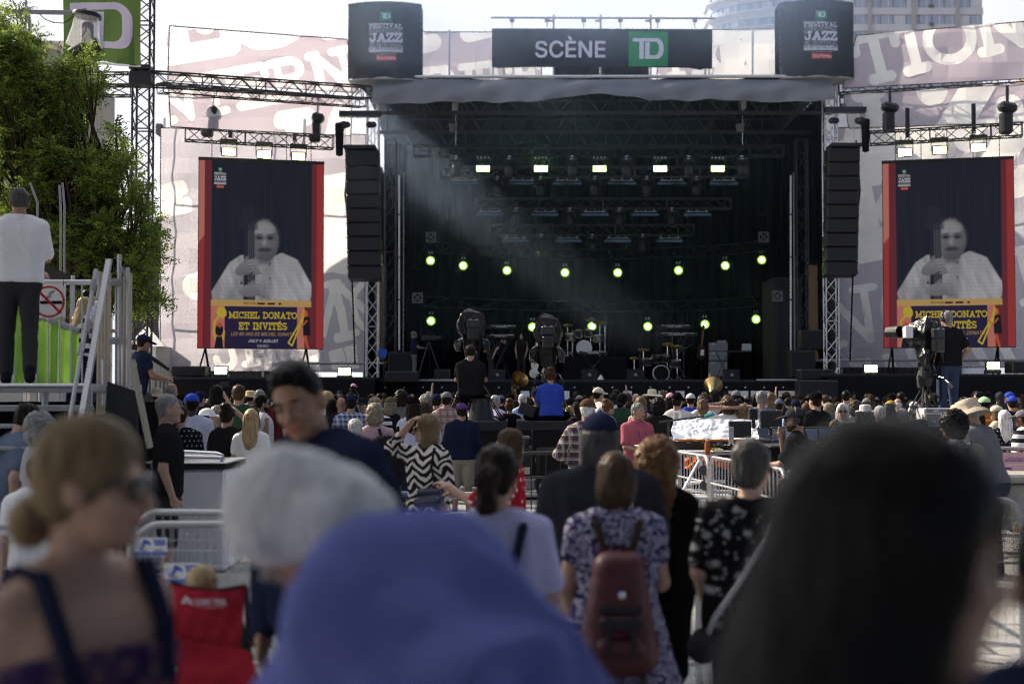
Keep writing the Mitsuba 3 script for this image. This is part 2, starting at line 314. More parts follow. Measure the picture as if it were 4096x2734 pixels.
class SDF:
    def __init__(s, k=.02): s.p, s.k = [], k
    def cap(s, a, b, ra, rb=None, k=None, op='add'):
        a, b = np.asarray(a, float), np.asarray(b, float); rb = ra if rb is None else rb; r = max(ra, rb)
        def fn(P):
            ab = b - a; t = np.clip(((P - a) @ ab) / (ab @ ab + 1e-12), 0, 1)
            return np.linalg.norm(P - a - t[..., None] * ab, axis=-1) - (ra + (rb - ra) * t)
        s.p.append((np.minimum(a, b) - r, np.maximum(a, b) + r, fn, s.k if k is None else k, op)); return s
    def chain(s, pts, rs, k=None):
        for i in range(len(pts) - 1): s.cap(pts[i], pts[i + 1], rs[i], rs[i + 1], k)
        return s
    def ell(s, c, r, R=None, k=None, op='add'):
        c, r = np.asarray(c, float), np.asarray(r, float); m = r.max()
        def fn(P):
            q = P - c
            if R is not None: q = q @ R
            k0 = np.linalg.norm(q / r, axis=-1); k1 = np.linalg.norm(q / (r * r), axis=-1)
            return k0 * (k0 - 1) / np.maximum(k1, 1e-6)
        s.p.append((c - m, c + m, fn, s.k if k is None else k, op)); return s
    def half(s, c, n, k=.01):
        """Cuts away the side that the normal points to."""
        c, n = np.asarray(c, float), unit(n)
        s.p.append((np.full(3, -9.), np.full(3, 9.), lambda P: (P - c) @ n, k, 'cut')); return s
    def mesh(s, h, wr=0, freq=9., seed=0, stretch=(1, 1, 1)):
        add = [p for p in s.p if p[4] == 'add']
        lo = np.min([p[0] for p in add], 0) - 3 * h - .02; hi = np.max([p[1] for p in add], 0) + 3 * h + .02
        n = np.ceil((hi - lo) / h).astype(int) + 1
        ax = [lo[i] + h * np.arange(n[i]) for i in range(3)]
        Fv = np.full(n, .5, np.float32)
        for l, u, fn, k, op in s.p:
            mg = (2.2 * k + 2 * h) if op == 'add' else (2 * h + 1.5 * k)
            a = np.clip(np.floor((l - mg - lo) / h).astype(int), 0, n); b = np.clip(np.ceil((u + mg - lo) / h).astype(int) + 1, 0, n)
            if (b <= a).any(): continue
            sl = tuple(slice(x, y) for x, y in zip(a, b))
            P = np.stack(np.meshgrid(*[ax[i][sl[i]] for i in range(3)], indexing='ij'), -1)
            d, f0 = fn(P), Fv[sl]
            if op == 'add':
                t = np.clip(.5 + .5 * (f0 - d) / k, 0, 1); Fv[sl] = f0 * (1 - t) + d * t - k * t * (1 - t)
            else:
                d = -d if op == 'sub' else d
                t = np.clip(.5 - .5 * (f0 - d) / k, 0, 1); Fv[sl] = f0 * (1 - t) + d * t + k * t * (1 - t)
        for i in range(3):
            e = [slice(None)] * 3
            for q in (0, -1): e[i] = q; Fv[tuple(e)] = np.maximum(Fv[tuple(e)], .01)
        V, f = surface_nets(Fv, lo, h)
        if wr and len(V):
            nrm = trimesh.Trimesh(V, f, process=False).vertex_normals
            Q = V * freq * np.asarray(stretch, float) + seed * 7.3
            if seed in (1, 2):      # cloth: ridged folds that run slantwise down
                w_ = meshkit.fbm(V * 3.1 + 5, 2, seed); d_ = meshkit.noise(np.column_stack([Q[:, 0] * 1.1 + Q[:, 2] * .35 + 3 * w_, Q[:, 1] * 1.1, Q[:, 2] * .45]), seed)
                d_ = .6 * (1 - 2 * np.abs(2 * d_ - 1)) + .9 * (meshkit.fbm(Q, 3, seed) - .5)
            else: d_ = 2 * (meshkit.fbm(Q, 3, seed) - .5) + 1.5 * (meshkit.fbm(V * [15, 15, 6.], 2, seed) - .5)
            if seed in (1, 2): d_ = np.maximum(d_, -.22)
            V = V + nrm * (wr * d_)[:, None]
        return V, f

# ------------------------------------------------------------------ people
def ypr(yaw=0, pitch=0, roll=0): return rotz(yaw) @ rotx(pitch) @ roty(roll)
def head_skin(s, c, R, k=.018, detail=True):
    P = lambda *v: c + R @ np.array(v)  # noqa: E731
    s.ell(P(0, -.012, .032), (.074, .094, .086), R, k).ell(P(0, .02, -.03), (.062, .072, .085), R, .025).ell(P(0, .042, -.082), (.046, .042, .036), R, .025)
    if detail:
        s.cap(P(0, .088, .002), P(0, .112, -.036), .009, .0135, .008).cap(P(-.034, .08, .016), P(.034, .08, .016), .011, k=.012).ell(P(0, .074, -.1), (.02, .018, .016), R, .015)
        for q in (-1, 1):
            s.ell(P(q * .076, -.006, -.012), (.011, .022, .033), R @ rotz(q * .35), .008).ell(P(q * .031, .1, .0), (.014, .016, .01), R, .008, 'sub')
        s.cap(P(-.018, .086, -.066), P(.018, .086, -.066), .0075, k=.006).cap(P(-.04, .06, -.03), P(-.03, .078, -.036), .016, k=.02).cap(P(.04, .06, -.03), P(.03, .078, -.036), .016, k=.02)
    return s
def hair_mesh(style, c, R, h, seed=0, hat=False):
    P = lambda *v: c + R @ np.array(v)  # noqa: E731
    D = lambda *v: R @ np.array(v)  # noqa: E731
    s = SDF(.015)
    if style == 'bald': return None
    big = {'curly': .03, 'afro': .05, 'pixie': .012}.get(style, .008 if style in ('short', 'fade', 'fringe') else .014)
    if style == 'fringe':      # bald on top, hair round the back
        s.ell(P(0, -.03, -.005), (.084, .088, .062), R)
        s.ell(P(0, .0, .12), (.08, .1, .1), R, .01, 'sub')
    else: s.ell(P(0, -.014, .034), (.076 + big * (.5 if style == 'fade' else 1), .096 + big, .088 + big), R)
    if style in ('short', 'fade', 'fringe'):
        s.ell(P(0, -.05, -.03), (.066, .05, .06), R, .02)
        if style == 'fade': s.ell(P(0, .012, .1), (.06, .078, .03), R, .02)
        s.half(P(0, -.02, -.062), D(0, .25, -1)); s.half(P(0, .05, .04), D(0, 1, -.75), .015)
    elif style == 'pixie':
        s.ell(P(0, -.045, -.02), (.086, .075, .085), R, .03).ell(P(0, -.03, .07), (.084, .095, .075), R, .03); s.half(P(0, 0, -.085), D(0, .2, -1), .012); s.ell(P(0, .115, -.05), (.07, .075, .1), R, .015, 'sub')
    elif style == 'bob':
        s.ell(P(0, -.035, -.045), (.098, .088, .12), R, .03); s.half(P(0, 0, -.135), D(0, .1, -1), .012)
        s.ell(P(0, .115, -.055), (.07, .08, .115), R, .015, 'sub')
    elif style == 'longbob':
        s.ell(P(0, -.03, -.06), (.102, .09, .16), R, .03); s.half(P(0, 0, -.215), D(0, .1, -1), .012)
        s.ell(P(0, .115, -.06), (.064, .085, .17), R, .015, 'sub')
    elif style == 'long':
        s.ell(P(0, -.05, -.1), (.105, .075, .2), R, .04).ell(P(0, -.085, -.26), (.105, .05, .15), R, .05)
        s.ell(P(0, .12, -.07), (.066, .09, .2), R, .015, 'sub')
    elif style in ('pony', 'bun', 'updo'):
        s.ell(P(0, -.045, -.03), (.07, .055, .06), R, .02)
        if style == 'pony': s.chain([P(0, -.1, .03), P(0, -.155, -.01), P(0, -.165, -.12), P(0, -.145, -.24)], [.034, .045, .045, .018], .02)
        elif style == 'bun': s.ell(P(0, -.115, -.075), (.055, .045, .05), R, .015)
        else: s.ell(P(0, -.06, .12), (.065, .06, .05), R, .02)
        s.ell(P(0, .11, -.055), (.07, .085, .11), R, .015, 'sub'); s.half(P(0, 0, -.1), D(0, .3, -1), .012)
    elif style == 'mane':
        s.ell(P(0, -.02, .0), (.11, .125, .14), R, .04).ell(P(0, -.06, -.18), (.13, .14, .2), R, .05).ell(P(0, -.08, -.38), (.14, .17, .22), R, .06)
        s.ell(P(.09, .1, -.13), (.085, .088, .2), R, .02, 'sub')
    elif style in ('curly', 'afro'):
        s.ell(P(0, -.04, -.045), (.1 + big * .4, .085 + big * .4, .1), R, .03)
        s.ell(P(0, .125, -.05), (.066, .085, .115), R, .02, 'sub'); s.half(P(0, 0, -.135), D(0, .3, -1), .012)
    elif style == 'longcurly':
        s.ell(P(0, -.04, -.02), (.125, .12, .14), R, .04).ell(P(0, -.07, -.19), (.135, .1, .17), R, .05).ell(P(0, -.08, -.32), (.12, .08, .12), R, .05)
        s.ell(P(0, .13, -.06), (.066, .09, .2), R, .02, 'sub')
    elif style == 'dreads':
        s.ell(P(0, -.045, -.03), (.075, .06, .065), R, .02); s.ell(P(0, .11, -.055), (.07, .085, .11), R, .015, 'sub')
        r = random.Random(4)
        for i in range(16):
            a, b = r.uniform(-.05, .05), r.uniform(-.03, .03)
            s.chain([P(a * .4, -.1, .0 + b), P(a * .8, -.145, -.05), P(a, -.14 + b * .4, -.2 + b)], [.013, .012, .009], .004)
    if hat: s.half(P(0, 0, .045), D(0, 0, 1.), .008)
    if h < .009 and style not in ('curly', 'afro', 'longcurly'): return s.mesh(h, .006, 55, seed + 3, (1.6, 1.6, .3))
    if style in ('curly', 'afro', 'longcurly'): return s.mesh(h, .017, 42, seed + 3)
    return s.mesh(h, .0095, 28, seed + 3, (1.8, 1.8, .35))
def hat_mesh(kind, c, R, h):
    P = lambda *v: c + R @ np.array(v)  # noqa: E731
    D = lambda *v: R @ np.array(v)  # noqa: E731
    if kind in ('cap', 'capback'):
        q = 1
        s = SDF(.01).ell(P(0, -.012, .045), (.09, .11, .09), R).half(P(0, 0, .028), D(0, q * -.12, -1), .006)
        s2 = SDF(.006).ell(P(0, q * .125, .032), (.075, .085, .014), R @ rotx(-q * .22))
        b = MB(); b.add(*s.mesh(h)); b.add(*s2.mesh(min(h, .009))); b.seg(P(0, -.012, .132), P(0, -.012, .142), .01, 6); return b.mesh()
    b = MB()
    if kind == 'fedora': prof = [(.17, .02), (.165, .035), (.125, .03), (.102, .038), (.1, .09), (.09, .125), (.06, .14), (.02, .132), (0, .13)]
    elif kind == 'wide': prof = [(.23, .0), (.2, .022), (.13, .03), (.103, .04), (.1, .09), (.085, .13), (.04, .142), (0, .14)]
    elif kind == 'bucket': prof = [(.16, -.02), (.13, .015), (.105, .04), (.1, .09), (.085, .125), (.04, .135), (0, .135)]
    elif kind == 'boonie': prof = [(.18, -.03), (.15, .01), (.11, .03), (.105, .08), (.095, .12), (.04, .135), (0, .135)]
    else: prof = [(.098, .02), (.104, .05), (.1, .1), (.06, .135), (0, .14)]
    n = len(prof); b.lathe(prof + [(r * .97, z - .006) for r, z in prof[::-1]], (0, 0, 0), 22)
    v, f = b.mesh(); v = v * np.array([.95, 1.12, 1]) + np.array([0, -.01, 0])
    v[:, 2] += .012 * np.sin(2 * np.arctan2(v[:, 1], v[:, 0])) * (np.hypot(v[:, 0], v[:, 1]) > .12)
    return v @ R.T + c, f
def hand_prims(s, w, d, up, side, k, curl=.5, thumb=1, fingers=True, point=False):
    """A hand at the wrist w pointing along d; up = back of the hand."""
    d, up = unit(d), unit(np.asarray(up, float) - np.asarray(d) * np.dot(up, unit(d))); sd = np.cross(d, up) * side
    pc = w + d * .05
    s.cap(w, w + d * .03, .026, .028, k)
    s.ell(pc, (.04, .048, .018), np.stack([sd, d, up], 1), min(k, .012))
    if not fingers: s.cap(pc + d * .03, pc + d * .095 - up * .03 * curl, .026, .016, k); s.cap(pc + sd * .03, pc + sd * .055 + d * .045, .013, .01, .008); return s
    for i, (o, L) in enumerate(((.03, .066), (.01, .076), (-.011, .071), (-.031, .056))):
        c = curl if not (point and i in (0,)) else .0
        if point and i == 1: c = .9
        a = pc + d * .04 + sd * o; L = L * 1.05; r = .0095
        d1 = unit(d - up * c * 1.0); d2 = unit(d - up * c * 2.6); d3 = unit(d - up * c * 4.5 - d * c * .8)
        b = a + d1 * L * .48; e = b + d2 * L * .32; g = e + d3 * L * .26
        s.cap(a, b, r, r, .004).cap(b, e, r, r * .92, .004).cap(e, g, r * .92, r * .8, .004)
    a = w + d * .025 + sd * .03; b = a + d * .03 + sd * .026 - up * .008 * (1 + curl); e = b + d * .032 + sd * .004 - up * .012 * curl
    s.cap(a, b, .014, .012, .008).cap(b, e, .012, .0095, .004)
    return s
UPV = np.array([0, 0, 1.])
def arm_pose(p, side, W):
    """(elbow, wrist) in body space for a named arm pose; x to the right, y ahead."""
    x = side
    return {'down': ((W + .05, -.03, 1.13), (W + .06, .05, .9)), 'relaxed': ((W + .06, -.01, 1.13), (W + .02, .12, .93)), 'hip': ((W + .14, -.1, 1.14), (W - .02, .06, 1.02)), 'crossed': ((W + .05, .06, 1.14), (-.02, .22, 1.16)),
            'phone': ((W + .07, .2, 1.33), (.06, .36, 1.58)), 'raised': ((W + .1, .1, 1.6), (W + .08, .16, 1.88)), 'shade': ((W + .16, .12, 1.46), (.06, .18, 1.66)), 'pocket': ((W + .09, -.1, 1.14), (W + .0, .04, .96)),
            'behindhead': ((W + .17, -.02, 1.6), (.09, -.11, 1.6)), 'desk': ((W + .05, .12, 1.16), (W - .02, .36, 1.14)), 'front': ((W + .05, .08, 1.13), (.07, .24, 1.08)), 'chin': ((W + .02, .16, 1.14), (.03, .17, 1.42)), 'two': ((W + .04, .16, 1.16), (W + .02, .3, 1.42))}[p]
def person(label, pos, H=1.72, yaw=0., build=1., female=False, arms=('down', 'down'), legs='stand', lean=0., head=(0, 0, 0), hair='short', hairc='hair_dark', skin='skin', shirt='black', trousers='navy', sleeve=.5,
           shoes='char', hat=None, hatc='navy', shorts=False, dress=None, res=.014, fine=None, group=None, face=False, glasses=None, beard=None, wr=.011, tilt=0., neckline=0, name='person', custom=None, key=None, cache=None, seat=.45, fingers=True, hem=.9, headset=False, topless=False, collar=False, tank=None, freq=8, shape_x=None):
    """One person: a continuous body, with hair and clothes as its children. yaw 0 looks away from the camera; pos = the ground point under the hips."""
    s0 = H / 1.75; W = (.155 if female else .175) * (1 + .5 * (build - 1)); hipw = (.092 if female else .085) * (1 + .3 * (build - 1))
    key = key or thing(name, label, 'person', group)
    Rw = rotz(yaw)
    place = T4().translate([float(x) for x in pos]) @ T4().rotate([0, 0, 1], math.degrees(yaw)) @ T4().scale(s0)
    ck = None
    if cache is not None and cache in _bodies:
        for nm, me, which, sm in _bodies[cache]:
            if nm in ('hair', 'beard'): hair_part(key, nm, me, hairc if which == 'hair' else which, place); continue
            part(key, nm, me, {'skin': skin, 'hair': hairc, 'shirt': shirt, 'trousers': trousers, 'shoes': shoes, 'hat': hatc, 'dress': dress or shirt}.get(which, which), sm, to=place, keep=True)
        return key
    made = []
    def emitp(nm, me, which, sm=True):
        if me is None or len(me[1]) == 0: return
        me = (np.asarray(me[0]), np.asarray(me[1])); made.append((nm, me, which, sm))
        if nm in ('hair', 'beard'):
            l_ = (me[0] - hc - HR @ np.array([0, -.05, 0])) @ HR; r_ = np.hypot(l_[:, 0], l_[:, 1]) + 1e-6      # strands fall from the crown
            _strand[id(me)] = np.column_stack([l_[:, 0] / r_ * 11, l_[:, 1] / r_ * 11, l_[:, 2] * 7 + 3 * meshkit.noise(l_ * 9)]) if lean < .5 else l_ * [55, 5, 55]
            hair_part(key, nm, me, hairc if which == 'hair' else which, place); return
        part(key, nm, me, {'skin': skin, 'hair': hairc, 'shirt': shirt, 'trousers': trousers, 'shoes': shoes, 'hat': hatc, 'dress': dress or shirt}.get(which, which), sm, to=place, keep=True)
    hipz = .93 if legs not in ('sit', 'cross') else seat + .1
    dz = hipz - .93
    B = max(.8, build)
    hip = np.array([0, 0, hipz])
    Rl = rotz(0) @ rotx(-lean) @ roty(tilt)
    up = lambda p: hip + Rl @ (np.asarray(p, float) - np.array([0, 0, .93]))  # noqa: E731
    # torso sections: height, half width of the bar, radius, shift ahead
    g = B - 1
    if female: sec = [(.9, .075 + .05 * g, .112 * (1 + .5 * g), 0), (.98, .065 + .05 * g, .108 * (1 + .6 * g), 0), (1.1, .05 + .06 * g, .092 * (1 + .8 * g), .005), (1.22, .062 + .06 * g, .1 * (1 + .5 * g), .015), (1.33, .085 + .05 * g, .095 * (1 + .3 * g), .01), (1.4, W - .06, .06, -.005), (1.425, .08, .058, -.012)]
    else: sec = [(.9, .075 + .05 * g, .108 * (1 + .5 * g), 0), (1.0, .072 + .06 * g, .104 * (1 + .9 * g), .01 + .06 * g), (1.12, .08 + .06 * g, .104 * (1 + .9 * g), .01 + .07 * g), (1.24, .092 + .05 * g, .108 * (1 + .5 * g), .01), (1.34, .112 + .05 * g, .1 * (1 + .3 * g), .0), (1.405, W - .06, .064, -.008), (1.435, .085, .058, -.012)]
    def torso(s, inf=0., zmin=.0, k=.022, zmax=9):
        S_ = np.array(sec); zs = np.linspace(S_[0, 0], S_[-1, 0], 13)
        for z in zs:
            if z < zmin or z > zmax: continue
            hw, r, sh = (np.interp(z, S_[:, 0], S_[:, i]) for i in (1, 2, 3))
            s.cap(up((-hw, sh, z)), up((hw, sh, z)), r + inf, k=k)
        return s
    sh = [up((-W, -.005, 1.392)), up((W, -.005, 1.392))]
    if legs == 'stand': L = [((-hipw, 0, hipz - .05), (-.1, .015, .5), (-.105, -.02, .09)), ((hipw, 0, hipz - .05), (.1, .015, .5), (.105, -.02, .09))]
    elif legs == 'walk': L = [((-hipw, 0, hipz - .05), (-.09, .14, .5), (-.09, .16, .1)), ((hipw, 0, hipz - .05), (.09, .0, .5), (.09, -.32, .17))]
    elif legs == 'apart': L = [((-hipw, 0, hipz - .05), (-.15, .02, .49), (-.19, -.02, .09)), ((hipw, 0, hipz - .05), (.15, .02, .49), (.19, -.02, .09))]
    elif legs == 'sit': L = [((-hipw, 0, hipz - .02), (-.15, .43, hipz), (-.15, .45, hipz - .45)), ((hipw, 0, hipz - .02), (.15, .43, hipz), (.15, .45, hipz - .45))]
    elif legs == 'cross': L = [((-hipw, 0, hipz - .02), (-.36, .3, hipz - .02), (.05, .42, hipz - .04)), ((hipw, 0, hipz - .02), (.36, .3, hipz - .02), (-.05, .38, hipz - .0))]
    else: L = legs
    L = [[np.asarray(p, float) for p in l] for l in L]
    A = []
    for i, sd in enumerate((-1, 1)):
        if custom and custom.get(i): e, w = custom[i]
        else:
            e, w = arm_pose(arms[i], sd, W); e, w = (e[0] * sd, e[1], e[2]), (w[0] * sd, w[1], w[2])
            e, w = up(e), up(w)
        A.append((sh[i], np.asarray(e, float), np.asarray(w, float)))
    nb = up((0, -.02, 1.44)); hc = up((0, .02 + .0, 1.635))
    HR = Rl @ ypr(head[0], head[1], head[2]) if lean < .5 else Rl @ ypr(head[0], head[1], head[2])
    hc = nb + (Rl @ rotz(head[0] * .5) @ rotx(head[1] * .6)) @ np.array([0, .035, .185])
    # body
    s = SDF(.03); torso(s, -.004)
    s.cap(nb, hc + HR @ np.array([0, -.03, -.06]), .058 if not female else .05, .055 if not female else .048, .03)
    s.cap(up((-.07, -.015, 1.43)), up((.07, -.015, 1.43)), .045, k=.04)
    lim = .9 + .25 * g + .1
    for (a, e, w) in A:
        s.cap(a, e, .05 * lim, .041 * lim, .03).cap(e, w, .041 * lim, .027 * lim, .015)
        hd = unit(w - e)
        upd = np.array([0, .3, 1.]) if abs(hd[2]) < .7 else np.array([np.sign(a[0]) * 1., .2, 0])
        hand_prims(s, w, hd, Rl @ upd if lean < .3 else upd, 1 if (np.cross(hd, upd)[1] > 0) else -1, .01, .35, fingers=fingers and res < .013)
    for hj, kn, an in L:
        s.cap(hj, kn, .085 * lim, .058 * lim, .05).cap(kn, an, .057 * lim, .037 * lim, .02)
        ft = np.array([0, .16, -.055]) if legs != 'cross' else np.array([0, .12, .02])
        s.cap(an + [0, -.03, -.04], an + ft, .038, .03, .02)
    head_skin(s, hc, HR, detail=True)
    if fine is None: emitp('body', s.mesh(res), 'skin')
    else: emitp('body', s.mesh(fine), 'skin')
    hh = fine or min(res, .011)
    # hair, hat
    if hair not in (None, 'bald'): emitp('hair', hair_mesh(hair, hc, HR, hh if hair in ('dreads',) else hh, int(abs(pos[0]) * 7) % 13, bool(hat)), 'hair')
    if hat: emitp('hat', hat_mesh(hat, hc, HR, hh), 'hat')
    Ph = lambda *v: hc + HR @ np.array(v)  # noqa: E731
    if beard:
        b = SDF(.012).ell(Ph(0, .055, -.085), (.05, .042, .042), HR).ell(Ph(0, .02, -.06), (.069, .05, .05), HR, .02).half(Ph(0, 0, -.045), HR @ np.array([0, .25, 1.])); b.cap(Ph(-.025, .1, -.05), Ph(.025, .1, -.05), .008, k=.01)
        emitp('beard', b.mesh(hh, .004, 40), beard)
    if face:
        for q in (-1, 1):
            if glasses == 'shades': continue
            u = trimesh.creation.icosphere(2, .0118); emitp('eye', (np.asarray(u.vertices) + Ph(q * .031, .082, .0), u.faces), 'eye_white')
            u = trimesh.creation.icosphere(2, .0075); emitp('iris', (np.asarray(u.vertices) + Ph(q * .031, .0878, .0), u.faces), 'dbrown')
            emitp('eyelid', SDF(.004).cap(Ph(q * .018, .092, .0085), Ph(q * .044, .086, .0085), .0055).mesh(.004), 'skin')
            emitp('eyebrow', SDF(.004).chain([Ph(q * .014, .097, .019), Ph(q * .032, .094, .025), Ph(q * .05, .08, .018)], [.004, .0045, .003]).mesh(.004), 'hair')
        emitp('lips', SDF(.004).cap(Ph(-.02, .088, -.0645), Ph(.02, .088, -.0645), .006).cap(Ph(-.014, .09, -.071), Ph(.014, .09, -.071), .0065).mesh(.004), 'lip')
    if glasses:
        b = MB()
        for q in (-1, 1): emitp('lens', SDF(.004).ell(Ph(q * .035, .099 - .004 * 0, -.002), (.031, .009, .026), HR @ rotz(-q * .22), .003).mesh(.005), glasses)
        for q in (-1, 1): b.seg(Ph(q * .06, .098, .006), Ph(q * .08, -.0, .006), .0035, 5)
        b.seg(Ph(-.012, .106, .004), Ph(.012, .106, .004), .0035, 5)
        emitp('glasses_frame', b.mesh(), 'plastic_black', False)
    if headset:
        b = MB(); b.tube([Ph(.092 * math.cos(t), -.01, .05 + .085 * math.sin(t)) for t in np.linspace(0, math.pi, 12)], .009, 6)
        for q in (-1, 1): b.seg(Ph(q * .074, -.005, -.008), Ph(q * .108, -.005, -.008), .04, 14)
        b.tube([Ph(-.1, 0, -.02), Ph(-.085, .07, -.06), Ph(-.03, .115, -.072)], .004, 5)
        emitp('headset', b.mesh(), 'plastic_black', 40)
    # clothes
    inf = .012
    if not topless:
        s = SDF(.03); torso(s, inf + .004)
        if dress:
            zs = np.linspace(.9, .5, 6)
            for i, z in enumerate(zs): s.cap((-.1 - .012 * i, 0, z + dz), (.1 + .012 * i, 0, z + dz), .125 + .012 * i, k=.05)
            s.half((0, 0, .5 + dz), (0, 0, -1))
        else:
            s.half(up((0, 0, hem)), Rl @ np.array([0, 0, -1.]), .012)
        for (a, e, w) in A:
            if sleeve <= 0: continue
            if sleeve <= 1: s.cap(a, a + (e - a) * sleeve, .062 * lim + .006, .06 * lim + .004, .03)
            else:
                s.cap(a, e, .06 * lim + .006, .05 * lim + .006, .03).cap(e, e + (w - e) * (sleeve - 1), .05 * lim + .006, .036 * lim + .008, .02)
        if tank: s.half(up((0, 0, tank)), Rl @ np.array([0, -.25, 1.]), .01)
        elif sleeve > 0: s.cap(up((-.08, -.012, 1.432)), up((.08, -.012, 1.432)), .05, k=.03)
        if neckline: s.ell(up((0, .0 + neckline * .04, 1.5)), (.1, .09, .06 + neckline * .03), None, .012, 'sub')
        if collar:
            c_ = MB(); rg = [nb + Rl @ np.array([.078 * math.cos(a), .01 + .07 * math.sin(a), .012 - .018 * math.sin(a)]) for a in np.linspace(.25 - math.pi * 1.5, math.pi / 2 - .25, 22)]
            c_.tube(rg, .017, 8).tube([q_ + Rl @ np.array([0, 0, .022]) for q_ in rg], .013, 8); emitp('collar', c_.mesh(), 'shirt')
        emitp('dress' if dress else 'shirt', s.mesh(res if not fine else fine * 1.3, wr, freq, 1), 'dress' if dress else 'shirt')
    if not dress:
        s = SDF(.03)
        for hj, kn, an in L:
            if shorts: s.cap(hj, hj + (kn - hj) * .9, .1 * lim, .085 * lim, .04)
            else: s.cap(hj, kn, .094 * lim, .07 * lim, .04).cap(kn, an + (kn - an) * .04, .068 * lim, .056 * lim, .02)
        torso(s, .006, zmax=1.03)
        emitp('trousers' if not shorts else 'shorts', s.mesh(res * 1.15 if not fine else fine * 1.5, wr, 7, 2), 'trousers')
    for hj, kn, an in L:
        ft = np.array([0, .17, -.058]) if legs != 'cross' else np.array([0, .13, .02])
        emitp('shoe', SDF(.015).cap(an + [0, -.045, -.05], an + ft, .046, .038).cap(an + [0, -.02, -.03], an + [0, -.015, .03], .046, .044).mesh(res * 1.1), 'shoes')
    if cache is not None: _bodies[cache] = made
    return key
_bodies, _hairc, _strand = {}, {}, {}
def hair_part(key, nm, me, hc, to):
    """Hair whose strands vary in tone about its colour."""
    ck = (id(me), hc)
    if ck not in _hairc:
        c = np.array(scene['mat_' + hc]['bsdf']['reflectance']['value']); v = np.asarray(me[0])
        a_ = .85 if hc in ('hair_white', 'hair_silver') else 1.0; q = _strand.get(id(me)); q = v * [60, 60, 8] if q is None else q; t = 1 + a_ * (1.3 * meshkit.fbm(q, 3, 4) - .65); u = .75 + .5 * meshkit.fbm(v * 14, 2, 9)
        _hairc[ck] = (ply(me, None, smooth=True, color=c[None] * (t * u)[:, None]), me)
    k = num(key + '__' + nm); scene[k] = {**_hairc[ck][0], 'bsdf': {'type': 'ref', 'id': 'mat_hair'}, 'to_world': to}; return k
# ------------------------------------------------------------------ ground
def ground_tex(p, n, uv):
    a = fbm(p.x * .35, p.y * .35, 0.) ; b = fbm(p.x * 14, p.y * 14, 3.); c = fbm(p.x * 2.2, p.y * 2.2, 9.)
    base = .3 + .1 * (a - .5) + .1 * (b - .5) + .06 * (c - .5)
    jx, jy = dr.abs(p.x / 1.2 - dr.floor(p.x / 1.2) - .5), dr.abs(p.y / .6 - dr.floor(p.y / .6) - .5)
    joint = smoothstep(.485, .495, jx) + smoothstep(.48, .492, jy)
    return mi.Color3f(base, base * .98, base * .95) * (1 - .5 * dr.clip(joint, 0, 1))
diffuse('ground', proc(ground_tex))
def paver_tex(p, n, uv):
    b = fbm(p.x * 60, p.y * 60, 3.); a = fbm(p.x * 1.3, p.y * 2.1, 5.); c = cell_rand(p.x / .9 + .33, p.y / .45 + .2, 2.)
    v = .31 + .12 * (b - .5) + .1 * (a - .5) + .05 * (c - .5)
    return mi.Color3f(v, v * .985, v * .96)
diffuse('paver', proc(paver_tex))
def grid_ground():
    v, f = sheet(lambda u, w: np.column_stack([(u - .5) * 1200, (w - .3) * 1600, 0 * u]), 7, 9)
    return v, f
struct('ground', 'grey paved plaza stretching away under the crowd to the stage', grid_ground(), 'ground')
# pavers that the gaps between the people in front show, each a slab of its own
rp = random.Random(5)
pv = struct('pavement', 'grey concrete slab pavement in front of the mesh fences', MB().box((.6, 9.95, .004), (12.6, 10.5, .008)), 'dgrey')
for i in range(14):
    for j in range(21):
        x, y = -5.6 + .9 * i + .45 * (j % 2), 4.95 + .475 * j
        part(pv, 'slab', MB().cbox((x, y, .022 + rp.uniform(-.002, .002)), (.885, .462, .04), .006), 'paver')

# ------------------------------------------------------------------ stage
YF, YS = 49.0, 50.0
xl, xr = X(1505, YS), X(3305, YS)      # inner edges of the stage opening
deck = Z(1517, YF); top = Z(440, YS)
st = thing('concert_stage', 'large black covered concert stage with its drapes, deck and low roof beams', 'stage')
part(st, 'deck', MB().cbox(((xl + xr) / 2, 56.2, deck - .06), (xr - xl + 1.2, 14.4, .12), .02), 'char')
part(st, 'deck_edge', MB().box((X(1880, YF) - (X(1880, YF) - X(1672, YF)) / 2, YF - .03, deck - .02), (X(1880, YF) - X(1672, YF), .05, .06)), 'lgrey', label='pale strip along the deck edge')
part(st, 'deck_edge', MB().box(((X(3026, YF) + X(3300, YF)) / 2, YF - .03, deck - .01), (X(3300, YF) - X(3026, YF), .05, .06)), 'lgrey')
part(st, 'skirt', MB().box(((xl + xr) / 2, YF + .03, (deck - .12) / 2), (xr - xl + 1.2, .06, deck - .12)), 'black', label='black cloth skirt below the deck edge')
for i in range(24):
    x = xl + .4 + i * (xr - xl - .8) / 23
    part(st, 'skirt_stud', MB().lathe([(0, 0), (.028, .0), (.022, .018), (0, .022)], (x, YF - .002, deck - .27), 8, rotx(math.pi / 2)), 'white')
for px in (2100, 2260, 2510, 2650, 2720, 2930, 2975, 3020, 3060, 3130, 3165):
    part(st, 'sheet_of_paper', MB().box((X(px, YF), YF - .012, Z(1580, YF)), (.3, .008, .3)), 'paper')
def drape(p0, p1, z0, z1, wave, amp, n):
    p0, p1 = np.array(p0), np.array(p1); nrm = np.array([-(p1 - p0)[1], (p1 - p0)[0]]); nrm = nrm / np.linalg.norm(nrm)
    def put(u, v):
        o = amp * np.sin(u * wave * 2 * np.pi) + amp * .6 * np.sin(u * wave * 3.7 + 1) * (.4 + .6 * (1 - v))
        q = p0 + (p1 - p0) * u[:, None] + nrm * o[:, None]
        return np.column_stack([q, z0 + (z1 - z0) * v])
    return sheet(put, n, 4)
